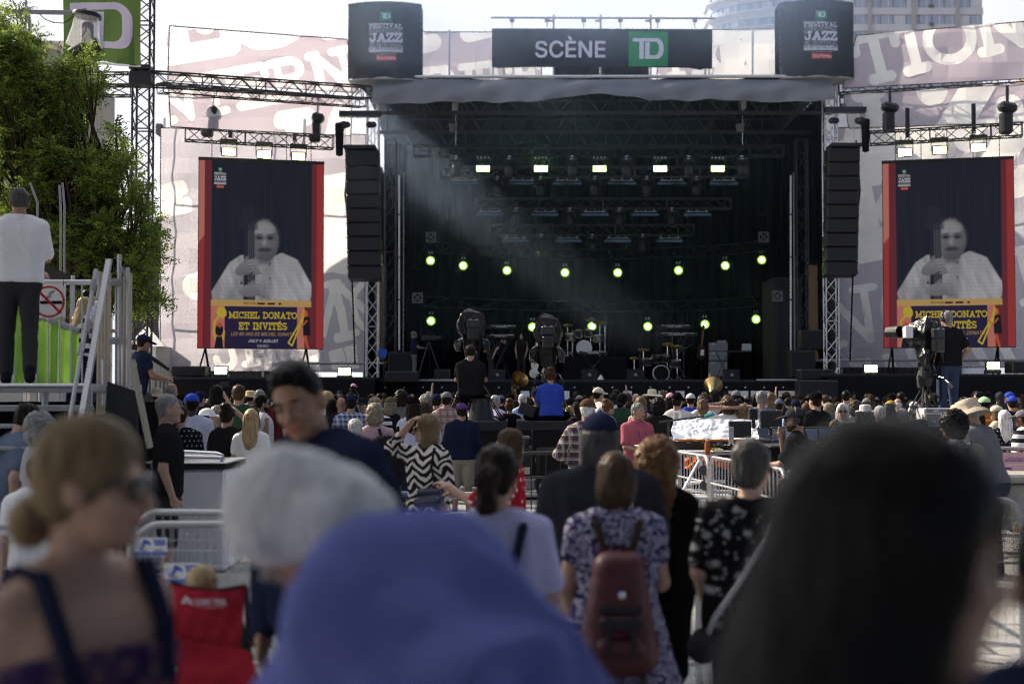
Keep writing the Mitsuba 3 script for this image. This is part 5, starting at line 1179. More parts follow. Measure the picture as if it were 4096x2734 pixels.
# ------------------------------------------------------------------ trees
def leaf_cloud(rng, centres, radii, count, size, droop=.5):
    """Feathery sprays: small leaf blades set in pairs along drooping stalks, spread through the given clumps."""
    centres, radii = np.asarray(centres, float), np.asarray(radii, float)
    w = radii ** 1.5; w = w / w.sum(); k = rng.choice(len(centres), count, p=w)
    d = rng.normal(size=(count, 3)); d /= np.linalg.norm(d, axis=1, keepdims=True); r = rng.uniform(.15, 1, count) ** .45
    p0 = centres[k] + d * (r * radii[k])[:, None] * np.array([1, 1, .8])
    ax = d + rng.normal(size=(count, 3)) * .5; ax[:, 2] -= droop * .45; ax /= np.linalg.norm(ax, axis=1, keepdims=True)
    up = np.array([0, 0, 1.]) + rng.normal(size=(count, 3)) * .35; sd = np.cross(ax, up); sd /= np.linalg.norm(sd, axis=1, keepdims=True) + 1e-9
    V, n = [], 7; L = size * 4.6
    for i in range(n):
        t = (i + .6) / n; q = p0 + ax * (L * t) + np.array([0, 0, -1.]) * (droop * L * .5 * t * t)
        for s_ in (-1, 1):
            dirn = sd * s_ * .85 + ax * .5 + rng.normal(size=(count, 3)) * .3; wv = ax * size * .27 + np.array([0, 0, 1.]) * (size * .08 * rng.normal(size=(count, 1)))
            a, b = q, q + dirn * (size * (1.1 - .35 * t))
            V.append(np.stack([a, (a + b) / 2 - wv, b, (a + b) / 2 + wv], 1))
    V = np.concatenate(V).reshape(-1, 3); m = len(V) // 4; i = np.arange(m)[:, None] * 4
    return V, np.vstack([i + [[0, 1, 2]], i + [[0, 2, 3]]])
def branch_mesh(rng, base, targets, r0):
    """A tapered trunk with limbs forking towards the clumps."""
    b = MB(); base = np.asarray(base, float); tg = np.asarray(targets, float); mid = tg.mean(0)
    fork = base + (mid - base) * np.array([.25, .25, .45])
    tr_ = [base + (fork - base) * t + np.array([.12 * math.sin(3 * t), .1 * math.sin(2.3 * t + 1), 0]) for t in np.linspace(0, 1, 7)]
    b.tube(tr_, np.linspace(r0, r0 * .62, 7), 10)
    n = max(3, len(tg) // 5); ids = np.argsort(np.arctan2(tg[:, 1] - mid[1], tg[:, 0] - mid[0]))
    limbs = MB()
    for grp in np.array_split(ids, n):
        c = tg[grp].mean(0); j = fork + (c - fork) * .55 + rng.normal(size=3) * .15
        limbs.tube([fork, fork + (j - fork) * .5 + rng.normal(size=3) * .1, j], [r0 * .5, r0 * .38, r0 * .28], 7)
        for g in grp:
            m = j + (tg[g] - j) * .5 + rng.normal(size=3) * .2; limbs.tube([j, m, tg[g]], [r0 * .24, r0 * .14, r0 * .05], 5)
    return b, limbs
def tree(label, base, centres, radii, count, size, r0=.16, seed=1, light=.3, droop=.5):
    rng = np.random.default_rng(seed); k = thing('leafy_tree', label, 'tree')
    t, l = branch_mesh(rng, base, centres, r0)
    part(k, 'trunk', t, 'bark', True); part(k, 'limbs', l, 'bark', True)
    part(k, 'crown', leaf_cloud(rng, centres, radii, int(count * (1 - light)), size, droop), 'leaf')
    part(k, 'crown', leaf_cloud(rng, centres, radii, int(count * light), size, droop), 'leaf_light')
rng = np.random.default_rng(11)
lobes = [(-20, 120, 120), (40, 130, 80), (60, 240, 110), (150, 270, 80), (-40, 330, 150), (120, 380, 120), (250, 300, 70), (300, 270, 45), (350, 250, 40), (230, 400, 90), (330, 360, 50), (390, 345, 32), (30, 500, 130), (180, 520, 110), (280, 480, 60), (350, 425, 26),
         (60, 640, 140), (220, 640, 100), (340, 620, 60), (470, 525, 32), (440, 640, 55), (510, 640, 40), (380, 700, 90), (480, 740, 80), (150, 760, 140), (300, 800, 120), (450, 860, 110), (560, 800, 60), (560, 900, 70), 
         (40, 900, 120), (200, 920, 120), (350, 980, 120), (500, 1000, 100), (590, 1000, 60), (60, 1060, 100), (260, 1080, 90), (420, 1120, 90), (560, 1100, 70), (590, 1190, 40), (500, 1220, 50), (330, 1200, 80)]
ctr, rad_ = [], []
for px, py, r in lobes:
    for _ in range(2 + int(r / 17)):
        Yc = 25 + rng.uniform(-1.0, 1.0); q = rng.normal(size=2) * r * .52; rr = r * rng.uniform(.14, .3) + 6
        ctr.append(at(px + q[0], py + q[1], Yc)); rad_.append(rr / F * Yc)
tree('feathery green honey locust tree on the left, its branches crossing the lattice tower', (-7.6, 25.5, 0), ctr, rad_, 9500, .066, .17, 3, .65, .3)
for i, (bx, by, hh, rr, lb) in enumerate(((-13.9, 13.6, 12.8, 2.4, 'tall dense street tree outside the frame shading the foreground'), (-15.8, 16.9, 11.5, 2.5, 'slender street tree outside the left frame edge'), (-17.6, 20.6, 13., 2.6, 'broad street tree far outside the left frame edge'), (-12.2, 10.6, 12.8, 3.1, 'street tree nearest the camera outside the left frame edge'), (-9.2, 7.0, 10.5, 3.0, 'street tree beside the camera outside the left frame edge'), (-4.6, -1.5, 7.6, 3.3, 'street tree over the left of the standing audience behind the camera'), (1.2, -5.2, 7.8, 3.6, 'street tree rising behind the camera'), (6.6, .6, 7.8, 3.4, 'street tree over the right of the standing audience beside the camera'), (.6, 1.0, 8.6, 2.6, 'slender street tree whose crown hangs above the camera'))):
    r2 = np.random.default_rng(20 + i); n = 26
    d = r2.normal(size=(n, 3)); d /= np.linalg.norm(d, axis=1, keepdims=True)
    tree(lb, (bx, by if bx != .6 else -1.5, 0), np.array([bx, by, hh]) + d * rr * r2.uniform(.3, 1, (n, 1)) * [1, 1, .85], r2.uniform(.9, 1.7, n) * rr / 4, 4200, .15, .24, 30 + i, .3)
r2 = np.random.default_rng(77); d = r2.normal(size=(16, 3))
tree('tree behind the left mesh wall throwing its shade through it', (-19.5, 58.5, 0), np.array([-19, 59, 7.5]) + d * [2.0, 1.2, 1.5], r2.uniform(.7, 1.4, 16), 3200, .16, .2, 78, .3)
# ------------------------------------------------------------------ viewing platform on the left
YP = 12.0
def V(px, py, Y): return at(px, py, Y)
k = thing('viewing_platform', 'raised metal viewing platform with railing, stairs and plank wall on the left', 'platform')
zf = Z(1548, YP)
def beam(nm, px0, px1, py0, py1, Y, d, m='alu', **kw): return part(k, nm, MB().cbox(((X(px0, Y) + X(px1, Y)) / 2, Y + d / 2, (Z(py0, Y) + Z(py1, Y)) / 2), (X(px1, Y) - X(px0, Y), d, Z(py0, Y) - Z(py1, Y)), .006), m, **kw)
part(k, 'floor', MB().box((X(-80, YP), YP + .95, zf + .0), (X(340, YP) - X(-500, YP), 1.8, .06)), 'galv')
beam('edge_beam', -450, 342, 1533, 1546, YP - .02, .1); beam('edge_beam', -450, 338, 1549, 1570, YP - .0, .08, 'pole_grey')
beam('step', -450, 335, 1620, 1644, YP - .35, .3, 'pole_grey'); beam('step', -450, 300, 1697, 1712, YP - .7, .3, 'pole_grey'); beam('step', -450, 300, 1785, 1800, YP - .9, .3, 'pole_grey')
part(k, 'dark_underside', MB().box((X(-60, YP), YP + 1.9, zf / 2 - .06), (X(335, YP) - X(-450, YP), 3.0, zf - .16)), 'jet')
part(k, 'top_rail', MB().cbox(V(170, 1129, YP + .9), (X(418, YP + .9) - X(-80, YP + .9), .05, .046), .008), 'alu')
for px in (8, 54, 100, 146, 192, 238, 283, 328): part(k, 'baluster', MB().seg(V(px, 1536, YP + .9), V(px, 1138, YP + .9), .008, 8), 'galv')
part(k, 'stair_rail', MB().seg(V(384, 1078, YP - .1), V(276, 1690, YP - .7), .0175, 10), 'galv')
for a, b in (((376, 1120), (368, 1165)), ((330, 1370), (318, 1420)), ((352, 1290), (346, 1330))): 
    t = lambda q: V(q[0] + 1, q[1], YP - .1 - .6 * (q[1] - 1078) / 612); part(k, 'sleeve', MB().seg(t(a), t(b), .025, 10), 'pole_grey')  # noqa: E731
part(k, 'stair_stringer', MB().add(*(lambda a, b: (np.vstack([a + d for d in ([-.022, -.02, 0], [.022, -.02, 0], [.022, .03, 0], [-.022, .03, 0])] + [b + d for d in ([-.022, -.02, 0], [.022, -.02, 0], [.022, .03, 0], [-.022, .03, 0])]), np.array([[0, 1, 5], [0, 5, 4], [1, 2, 6], [1, 6, 5], [2, 3, 7], [2, 7, 6], [3, 0, 4], [3, 4, 7], [0, 3, 2], [0, 2, 1], [4, 5, 6], [4, 6, 7]])))(V(436, 1036, YP - .1), V(320, 1700, YP - .7))), 'alu')
part(k, 'loop_handle', MB().tube([V(392, 1098, YP), V(396, 1150, YP), V(388, 1190, YP), V(380, 1196, YP)], .012, 8), 'galv')
part(k, 'loop_handle', MB().tube([V(345, 1300, YP - .2), V(352, 1365, YP - .2), V(366, 1375, YP - .2)], .012, 8), 'char')
for i, px in enumerate((392, 405, 418, 431)): beam('plank', px - 6.3, px + 6.3, 1085 + 4 * (i % 2), 1655, YP + .12, .04, 'beige')
for i, px in enumerate((493, 505, 516)): beam('plank', px - 5.7, px + 5.7, 1092 + 4 * (i % 2), 1545, YP + .35, .04, 'beige')
for px, p0, p1, r in ((477, 1017, 1560, .0185), (511, 1070, 1550, .016), (414, 1437, 1620, .017), (463, 1140, 1545, .007)): part(k, 'scaffold_tube', MB().seg(V(px, p1, YP + .05), V(px, p0, YP + .05), r, 10), 'galv')
for px, py, s_ in ((455, 1132, .05), (467, 1128, .06), (458, 1362, .06), (390, 1556, .06), (412, 1552, .07)): part(k, 'coupler', MB().cbox(V(px, py, YP + .02), (s_ * 1.3, .08, s_), .015).seg(V(px, py, YP), V(px + 40, py + 2, YP), .006, 6), 'pole_grey')
part(k, 'diagonal_beam', MB().seg(V(486, 1075, YP + .1), V(520, 1130, YP + .8), .022, 6), 'pole_grey')
part(k, 'dark_cloth', sheet(lambda u, v: np.array([V(430 + 122 * a - 14 * b, 1524 + 42 * a + (190 - 20 * a) * b, YP - .02 + .02 * math.sin(a * 5)) for a, b in zip(u, v)]), 8, 6), 'char', True)
part(k, 'hinge_panel', MB().cbox(V(534, 1498, YP), (.05, .04, .21), .01), 'lgrey')
part(k, 'support_wall', MB().box((X(470, YP + .6), YP + .7, Z(1560, YP) / 2), (X(540, YP) - X(395, YP), .1, Z(1560, YP))), 'char')
for px in (-350, -100, 150, 330): part(k, 'post', MB().seg((X(px, YP), YP + .2, 0), (X(px, YP), YP + .2, zf), .03, 8), 'galv')
k = thing('leaning_board', 'brown grey board leaning against the end of the viewing platform', 'board')
part(k, 'board', MB().seg(V(528, 1440, YP - .05), V(600, 1790, YP - .2), .028, 4), 'khaki')
k = thing('no_smoking_sign', 'white no smoking sign with red ring and bar, tied to the platform railing', 'sign')
Yq = YP + .87
def flat_at(q, Y): return np.array([at(a, b, Y - c) for a, b, c in np.column_stack([q[:, :2], q[:, 2] if q.shape[1] > 2 else np.zeros(len(q))])])
part(k, 'plate', MB().box(V(197, 1203, Yq + .006), (131 / F * (YP + .87), .006, 137 / F * (YP + .87))), 'white_gloss')
ring = sg.Point(195, 1206).buffer(63).difference(sg.Point(195, 1206).buffer(56)); bar_ = sg.LineString([(152, 1162), (240, 1249)]).buffer(4.5)
part(k, 'red_ring', MB().flat(ring.union(bar_), lambda q: flat_at(q, Yq - .003)), 'sign_red')
part(k, 'cigarette', MB().flat(sg.box(160, 1203, 248, 1215).difference(bar_.buffer(1)), lambda q: flat_at(q, Yq - .0025)), 'jet')
part(k, 'smoke_mark', MB().flat(shapely.union_all([sg.LineString([(178, 1198), (184, 1190), (196, 1184), (196, 1172), (206, 1165), (217, 1163)]).buffer(1), sg.LineString([(184, 1198), (192, 1190), (201, 1186), (202, 1174), (210, 1168), (217, 1167)]).buffer(1)]), lambda q: flat_at(q, Yq - .0025)), 'char')
part(k, 'cable_tie', MB().seg(V(254, 1148, Yq - .01), V(254, 1112, Yq - .03), .003, 5), 'jet'); part(k, 'cable_tie', MB().seg(V(252, 1264, Yq - .01), V(236, 1272, Yq - .02), .003, 5), 'jet')
k = thing('green_fence_cloth', 'bright green cloth hung on the far railing of the viewing platform', 'cloth')
part(k, 'cloth', sheet(lambda u, v: np.array([V(6 + 309 * a, (1208 + 115 * a ** 1.6) * (1 - b) + 1532 * b, YP + 1.97 + .025 * math.sin(a * 23) + .015 * math.sin(a * 51 + b)) for a, b in zip(u, v)]), 60, 8), 'fence_cloth', True)
part(k, 'rail', MB().seg(V(0, 1206, YP + 1.97), V(315, 1322, YP + 1.97), .03, 8), 'pole_grey')
k = thing('green_banner', 'green cloth banner strip glimpsed between the tree branches above the platform', 'banner')
part(k, 'cloth', sheet(lambda u, v: np.array([V(186 + 74 * a, 880 + 26 * a + 110 * b, 30 + .05 * math.sin(a * 8)) for a, b in zip(u, v)]), 10, 5), 'grass_green', True)
part(k, 'pole', MB().seg((X(186, 30), 30, 0), V(186, 870, 30), .03, 8), 'galv')
k = thing('dark_awning', 'dark sagging awning cloth behind the man on the platform', 'awning')
part(k, 'cloth', sheet(lambda u, v: np.array([V(160 + 135 * a, 1040 + 70 * a + 75 * b * (1 - a * .6), 17 + 1.2 * b) for a, b in zip(u, v)]), 10, 6), 'char', True)
for px in (165, 292): part(k, 'pole', MB().seg((X(px, 17), 17, 0), V(px, 1035 + (px - 160) * .5, 17), .025, 8), 'galv')
for i, (px0, py0, px1, py1) in enumerate(((120, 730, 150, 810), (238, 740, 243, 840), (250, 730, 258, 830))):
    single('tent_pole', ('short grey pole crossing the tree beside the grey haired man', 'thin grey flag pole inside the tree', 'thin white leaning flag pole inside the tree')[i], 'pole', MB().seg(V(px1, py1, 21), V(px0, py0, 21), .018, 6).seg((X(px1, 21), 21, 0), V(px1, py1, 21), .018, 6), 'pole_grey')
# plank hoarding running back towards the stage
k = thing('plank_hoarding', 'pale plank hoarding wall running from the platform back to the stage', 'fence')
P0, P1 = V(536, 1400, 23), V(672, 1482, 45.5); n = 26; d = (P1 - P0); L = math.hypot(d[0], d[1]); R = frame([d[0], d[1], 0], (1, -.2, 0))
zt = 2.5
for i in range(n): part(k, 'board', MB().cbox((P0[0] + d[0] * (i + .5) / n, P0[1] + d[1] * (i + .5) / n, zt / 2), (L / n - .015, .05, zt - .03 * (i % 2)), .008, R), 'cream' if i % 3 else 'beige')
part(k, 'top_rail', MB().box((P0[0] + d[0] / 2, P0[1] + d[1] / 2, zt + .04), (L, .09, .08), R), 'char')
for i in range(6): part(k, 'bolt_rod', MB().seg((P0[0] + d[0] * (i + .7) / 6.5 + .06, P0[1] + d[1] * (i + .7) / 6.5 - .05, .4), (P0[0] + d[0] * (i + .7) / 6.5 + .06, P0[1] + d[1] * (i + .7) / 6.5 - .05, 2.2), .022, 6), 'pole_grey')

# ------------------------------------------------------------------ wire mesh fences and crowd barriers
def rounded_frame(R, o, w, h, r, z0=.0):
    pts = [(0, z0)] + [(0, h - r)] + [(r - r * math.cos(a), h - r + r * math.sin(a)) for a in np.linspace(0, math.pi / 2, 7)][1:] + [(w - r + r * math.sin(a), h - r + r * math.cos(a)) for a in np.linspace(0, math.pi / 2, 7)] + [(w, z0)]
    return [o + R[:, 0] * a + np.array([0, 0, b]) for a, b in pts]
def mesh_fence(label, px0, Y0, px1, Y1, top=1.07, m='galv', group=None):
    k = thing('mesh_fence', label, 'fence', group)
    o, e = np.array([X(px0, Y0), Y0, 0]), np.array([X(px1, Y1), Y1, 0]); d = e - o; w = np.linalg.norm(d); R = frame(d)
    part(k, 'frame', MB().tube(rounded_frame(R, o, w, top, .12), .0205, 10), m, True)
    part(k, 'bottom_rail', MB().seg(o + [0, 0, .16], e + [0, 0, .16], .016, 8), m)
    b = MB(); n = int(w / .05)
    for i in range(1, n): b.seg(o + d * i / n + [0, 0, .16], o + d * i / n + [0, 0, top - .02], .0022, 4, cap=False)
    for z in np.arange(.26, top - .03, .145): b.seg(o + [0, 0, z], e + [0, 0, z], .0026, 4, cap=False)
    part(k, 'wire_mesh', b, m, kind='stuff')
    for q in (.12, .88): part(k, 'foot', MB().box(o + d * q + [0, 0, .03], (.05, .6, .05), R), m)
mesh_fence('wire mesh fence panel at the left edge behind the blond woman', -760, 7.8, 528, 7.85)
mesh_fence('wire mesh fence panel behind the red camp chair carrying two white signs', 552, 7.9, 1745, 8.0)
mesh_fence('wire mesh fence panel behind the woman with the maroon backpack', 1765, 8.0, 2905, 7.9)
mesh_fence('wire mesh fence panel mostly hidden by the dark haired woman', 2925, 7.9, 3650, 8.2)
mesh_fence('second row wire mesh fence panel behind the white haired man', 560, 8.75, 1702, 8.55)
mesh_fence('second row wire mesh fence panel behind the woman in the floral dress', 1722, 8.55, 2790, 8.7)
mesh_fence('wire mesh fence panel ending with a padlock near the right frame edge', 3690, 9.6, 4078, 9.3, 1.1)
k = thing('padlock', 'brass grey padlock hanging on the fence end at the right edge', 'padlock')
part(k, 'body', MB().cbox(V(4066, 2117, 9.25), (.034, .02, .034), .005), 'brass'); part(k, 'shackle', MB().tube([V(4060, 2108, 9.25), V(4060, 2092, 9.25), V(4067, 2086, 9.25), V(4074, 2092, 9.25), V(4074, 2108, 9.25)], .004, 6), 'chrome')
def barrier(label, px0, Y0, px1, Y1, top=1.1, m='alu', nb=None, low=.2, group=None):
    k = thing('crowd_barrier', label, 'barrier', group)
    o, e = np.array([X(px0, Y0), Y0, 0]), np.array([X(px1, Y1), Y1, 0]); d = e - o; w = np.linalg.norm(d); R = frame(d)
    part(k, 'frame', MB().tube(rounded_frame(R, o, w, top, .14), .021, 10), m, True)
    part(k, 'lower_rail', MB().seg(o + [0, 0, low], e + [0, 0, low], .017, 8), m); part(k, 'middle_rail', MB().seg(o + [0, 0, .82], e + [0, 0, .82], .013, 8), m)
    n = nb or int(w / .115)
    for i in range(1, n): part(k, 'bar', MB().seg(o + d * i / n + [0, 0, low], o + d * i / n + [0, 0, top - .01], .0075, 6, cap=False), m)
    for q in (.1, .9): part(k, 'foot', MB().box(o + d * q + [0, 0, .02], (.05, .55, .03), R), m)
barrier('silver crowd barrier beside the curly haired woman, first of the row before the control desk', 2500, 19.3, 2832, 15.6)
barrier('silver crowd barrier before the control desk, its middle hidden by the grey haired lady', 2841, 15.5, 3137, 12.9)
barrier('silver crowd barrier behind the dark haired woman, beginning at the seated technician', 3146, 12.8, 3330, 10.3)
barrier('pale crowd barrier at the right edge below the woman with white hair', 3955, 22.3, 4300, 21.5)
barrier('dark crowd barrier at the right edge carrying the pink poster', 3800, 18.2, 4300, 17.8, m='pole_grey')
barrier('black barrier in front of the camera platform beside the plaid shirt', 2066, 16.5, 2300, 16.6, m='steel_black', nb=4)
barrier('black barrier leaning behind the woman in the zigzag blouse', 1400, 16.2, 1600, 16.6, m='steel_black')
barrier('grey barrier before the control desk behind the man in red', 2560, 21.5, 2720, 21.5, m='pole_grey', nb=4)
# signs tied to the fence
def fence_sign(label, px, py, w, Y):
    k = thing('fence_sign', label, 'sign'); h = w * .58; o = V(px, py, Y)
    P_ = lambda q, z: np.column_stack([o[0] + q[:, 0] * w, 0 * q[:, 0] + o[1] - z, o[2] - (1 - q[:, 1]) * h])  # noqa: E731
    part(k, 'plate', MB().flat(rbox(0, 0, 1, 1, .06), lambda q: P_(q[:, :2], .0 + q[:, 2] * .003), 1.0), 'white_gloss')
    gir = sg.Polygon([(.08, .42), (.18, .52), (.24, .7), (.26, .84), (.3, .93), (.33, .85), (.37, .92), (.39, .84), (.49, .7), (.5, .6), (.46, .58), (.38, .68), (.33, .66), (.3, .52), (.26, .42)]).difference(shapely.union_all([sg.Point(.2, .5).buffer(.022), sg.Point(.25, .6).buffer(.025), sg.Point(.28, .71).buffer(.02), sg.Point(.36, .78).buffer(.012), sg.Point(.22, .44).buffer(.018)]))
    lines = [sg.LineString([(.02, .66 - .06 * i), (.2 - .03 * i, .74 - .08 * i)]).buffer(.006) for i in range(4)]
    bars = [sg.Polygon([(.55 + .02 * i, .9 - .12 * i), (.95, .9 - .12 * i), (.95, .82 - .12 * i), (.58 + .02 * i, .82 - .12 * i)]) for i in range(3)]
    part(k, 'blue_print', MB().flat(shapely.union_all([gir] + lines + bars + [sg.box(.0, .05, .49, .24), sg.box(.51, .05, 1.0, .24)]), lambda q: P_(q[:, :2], .006)), 'print_blue')
    part(k, 'black_print', MB().flat(shapely.union_all([fit(sans('Plus', True), .16, .29, .37, .4), fit(sans('Action', True), .58, .29, .88, .4)]), lambda q: P_(q[:, :2], .006)), 'jet')
    part(k, 'white_print', MB().flat(shapely.union_all([fit(sans('1 855 809-5555'), .02, .09, .47, .17), fit(sans('905 673-6110'), .54, .09, .95, .17)]), lambda q: P_(q[:, :2], .008)), 'white')
fence_sign('white sign with a blue giraffe tied to the fence, upper one by the blond woman', 540, 2148, .178, 7.86)
fence_sign('white sign with a blue giraffe tied to the fence, lower one behind the boy', 658, 2250, .2, 7.88)
k = thing('app_poster', 'pink poster about a mobile application tied to the dark barrier at the right edge', 'poster'); Yq = 17.75; o = V(4000, 1976, Yq); w_, h_ = .48, .52
P_ = lambda q, z: np.column_stack([o[0] + q[:, 0] * w_, 0 * q[:, 0] + o[1] - z, o[2] + q[:, 1] * h_])  # noqa: E731
part(k, 'board', MB().flat(sg.box(0, 0, 1, 1), lambda q: P_(q[:, :2], q[:, 2] * .006), 1.0), 'pink')
part(k, 'dark_print', MB().flat(shapely.union_all([fit(sans('TÉLÉCHARGEZ'), .18, .84, .68, .89), fit(sans("L'APPLICATION MOBILE", True), .07, .78, .9, .83), rbox(.12, .12, .3, .64, .03).difference(rbox(.135, .14, .285, .6, .02))]), lambda q: P_(q[:, :2], .01)), 'purple')
part(k, 'pale_print', MB().flat(shapely.union_all([sg.box(.1, .725, .9, .735), sg.box(.14, .695, .86, .705), sg.box(.14, .15, .28, .58)] + [sg.box(.15, .3 + .04 * i, .22, .31 + .04 * i) for i in range(5)]), lambda q: P_(q[:, :2], .012)), 'paper')
part(k, 'skyline_print', MB().flat(sg.Polygon([(0, 0), (.1, .0), (.45, .12), (.8, .12), (1, .3), (1, .42), (.3, .42), (.3, .12), (.12, .12), (.12, .3), (0, .25)]).difference(rbox(.11, .11, .31, .65, .03)), lambda q: P_(q[:, :2], .008)), 'lavender')

# ------------------------------------------------------------------ camera platforms and cameras
def riser(label, px0, px1, py, Y, d, z1=None):
    k = thing('camera_platform', label, 'platform'); z = Z(py, Y)
    part(k, 'top', MB().cbox(((X(px0, Y) + X(px1, Y)) / 2, Y + d / 2, z - .08), (X(px1, Y) - X(px0, Y), d, .16), .015), 'char')
    part(k, 'skirt', MB().box(((X(px0, Y) + X(px1, Y)) / 2, Y + d / 2, (z - .16) / 2), (X(px1, Y) - X(px0, Y) - .04, d - .05, z - .16)), 'black')
    return z
ZA = riser('black camera platform under the left television camera', 1738, 2032, 1684, 24, 2.4)
ZB = riser('black camera platform under the operator in the blue shirt', 2068, 2300, 1683, 24, 2.4)
ZC = riser('long dark grey camera platform on the right with the road case on it', 3362, 3968, 1706, 20.8, 2.6)
def tv_camera(label, px, py_top, py_neck, Y, feet, zfloor, yaw=0., wd=1.0):
    """A television camera under a black rain cover on a heavy tripod."""
    k = thing('television_camera', label, 'television camera')
    c = V(px, (py_top + py_neck) / 2, Y); h = Z(py_top, Y) - Z(py_neck, Y); R = rotz(yaw)
    W_ = lambda *p: c + R @ np.array(p)  # noqa: E731
    def cover(pts, seed):
        m = trimesh.convex.convex_hull(np.array([W_(p[0] * wd, p[1] * wd, p[2]) for p in pts])).subdivide_to_size(.05); v = np.array(m.vertices); nn = np.array(m.vertex_normals)
        return v + nn * (.075 * (meshkit.fbm(v * [10, 10, 5], 3, seed) - .5))[:, None], m.faces
    part(k, 'rain_cover', cover([(-.25, -.2, h * .22), (.25, -.2, h * .24), (-.25, .3, h * .2), (.24, .3, h * .18), (-.06, -.12, h * .5), (.1, .3, h * .42), (-.17, -.2, h * .42), (.2, -.2, h * .38), (-.2, -.2, .03), (.21, -.2, .0), (-.18, .25, -.0), (.18, .25, -.0), (-.1, .62, h * .3), (.1, .62, h * .3), (0, .62, h * .15)], 2), 'vinyl_black')
    part(k, 'rain_cover', cover([(-.17, -.14, .05), (.19, -.14, .05), (-.14, .2, .0), (.17, .2, 0), (-.12, -.14, -h * .3), (.15, -.12, -h * .36), (.1, .15, -h * .5), (-.08, .1, -h * .46), (.12, -.13, -h * .5)], 5), 'vinyl_black')
    for q in (-1, 1): part(k, 'side_hood', cover([(q * .16, -.3, -h * .05), (q * .3, -.3, -h * .1), (q * .32, -.1, -h * .18), (q * .16, -.1, -h * .02), (q * .22, -.34, -h * .26), (q * .3, -.3, -h * .3), (q * .2, -.1, -h * .3)], 7 + q), 'vinyl_black')
    part(k, 'viewfinder', MB().cbox(W_(.02, -.24, h * .2), (.24, .1, .16), .02, R), 'plastic_black'); part(k, 'viewfinder_screen', MB().box(W_(.02, -.295, h * .2), (.15, .008, .08), R), 'glass_dark'); part(k, 'status_light', MB().box(W_(-.03, -.298, h * .2 + .08), (.03, .008, .012), R).box(W_(.08, -.298, h * .2 + .08), (.03, .008, .012), R), 'white')
    part(k, 'camera_back', MB().cbox(W_(.02, -.24, .02), (.2, .12, .22), .02, R), 'plastic_black')
    part(k, 'lens', MB().lathe([(.0, .25), (.09, .25), (.1, .0), (.08, 0)], W_(0, .5, h * .26), 14, R @ rotx(-math.pi / 2)), 'plastic_black')
    nk = V(px, py_neck, Y)
    part(k, 'pan_head', MB().lathe([(0, .12), (.1, .12), (.13, .0), (.09, -.12), (0, -.14)], nk, 14), 'plastic_black')
    for q in (-1, 1):
        part(k, 'pan_handle', MB().tube([nk + [q * .1, 0, .05], nk + [q * .2, -.3, .0], nk + [q * .24, -.5, -.1]], .016, 6), 'plastic_black'); part(k, 'handle_grip', MB().seg(nk + [q * .235, -.46, -.08], nk + [q * .25, -.6, -.16], .028, 8), 'char')
    for fx, dy in feet:
        ft = np.array([X(fx, Y + dy), Y + dy, zfloor + .02]); a = nk - [0, 0, .12]
        L = MB(); sd = unit(np.cross(ft - a, [0, 1, .2])) * .035
        md = a + (ft - a) * .55
        L.seg(a + sd, md + sd, .014, 6).seg(a - sd, md - sd, .014, 6).seg(md + sd * .55, ft + sd * .4, .012, 6).seg(md - sd * .55, ft - sd * .4, .012, 6)
        lg = part(k, 'leg', L, 'steel_black'); part(lg, 'lock', MB().cbox(md, (.1, .07, .06), .02), 'plastic_black'); part(lg, 'rubber_foot', MB().cbox(ft, (.12, .1, .05), .02), 'black')
    part(k, 'spreader', MB().seg(nk - [0, 0, .2], [nk[0], nk[1], zfloor + .35], .012, 6), 'galv')
    part(k, 'cable', MB().tube([W_(.1, -.2, -.1), nk + [.18, -.2, -.3], [nk[0] + .1, nk[1] - .15, zfloor + .2], [nk[0] + .5, nk[1] - .3, zfloor + .03]], .014, 6), 'black', True)
    return k, c, R
tv_camera('television camera under a black rain cover, left one of the pair before the stage', 1884, 1232, 1452, 25.2, ((1785, -.7), (2010, -.6), (1880, .8)), ZA, .1)
tv_camera('television camera under a black rain cover, above the operator in blue', 2192, 1250, 1500, 25.2, ((2112, -.5), (2302, -.8), (2190, .7)), ZB, -.1)
k3, c3, R3 = tv_camera('television camera under a black rain cover beside the standing operator on the right', 3700, 1262, 1512, 21.8, ((3612, -.7), (3692, -.9), (3760, .8)), ZC, .55, .66)
part(k3, 'lens_barrel', MB().seg(V(3640, 1328, 21.75), V(3690, 1322, 21.85), .07, 12), 'plastic_black')
part(k3, 'lens_hood', MB().cbox(V(3632, 1328, 21.7), (.12, .16, .18), .01), 'white', label='white lens hood of the camera')
k = thing('road_case', 'grey road case with metal edges and a latch standing on the right camera platform', 'road case'); Yq = 21.0
x0, x1, z0, z1 = X(3700, Yq), X(3850, Yq), Z(1705, Yq), Z(1631, Yq); xc, zc, w_, h_ = (x0 + x1) / 2, (z0 + z1) / 2, x1 - x0, z1 - z0
part(k, 'shell', MB().cbox((xc, Yq + .25, zc), (w_, .46, h_), .01), 'case_grey')
for sx in (-1, 1):
    for sy in (0, 1): part(k, 'edge', MB().cbox((xc + sx * (w_ / 2 - .012), Yq + .02 + sy * .46, zc), (.03, .03, h_), .005), 'alu')
for z in (z0 + .012, z1 - .012, z0 + h_ * .68): part(k, 'edge', MB().cbox((xc, Yq + .016, z), (w_ - .03, .024, .026), .004), 'alu')
for px in (3745, 3806): part(k, 'latch', MB().cbox(V(px, 1650, Yq), (.085, .03, .085), .01).cbox(V(px, 1650, Yq - .012), (.05, .02, .055), .01), 'lgrey')
for sx in (-1, 1):
    for z in (z0 + .02, z1 - .02): part(k, 'corner', MB().cbox((xc + sx * (w_ / 2 - .02), Yq + .012, z), (.055, .05, .055), .015), 'galv')
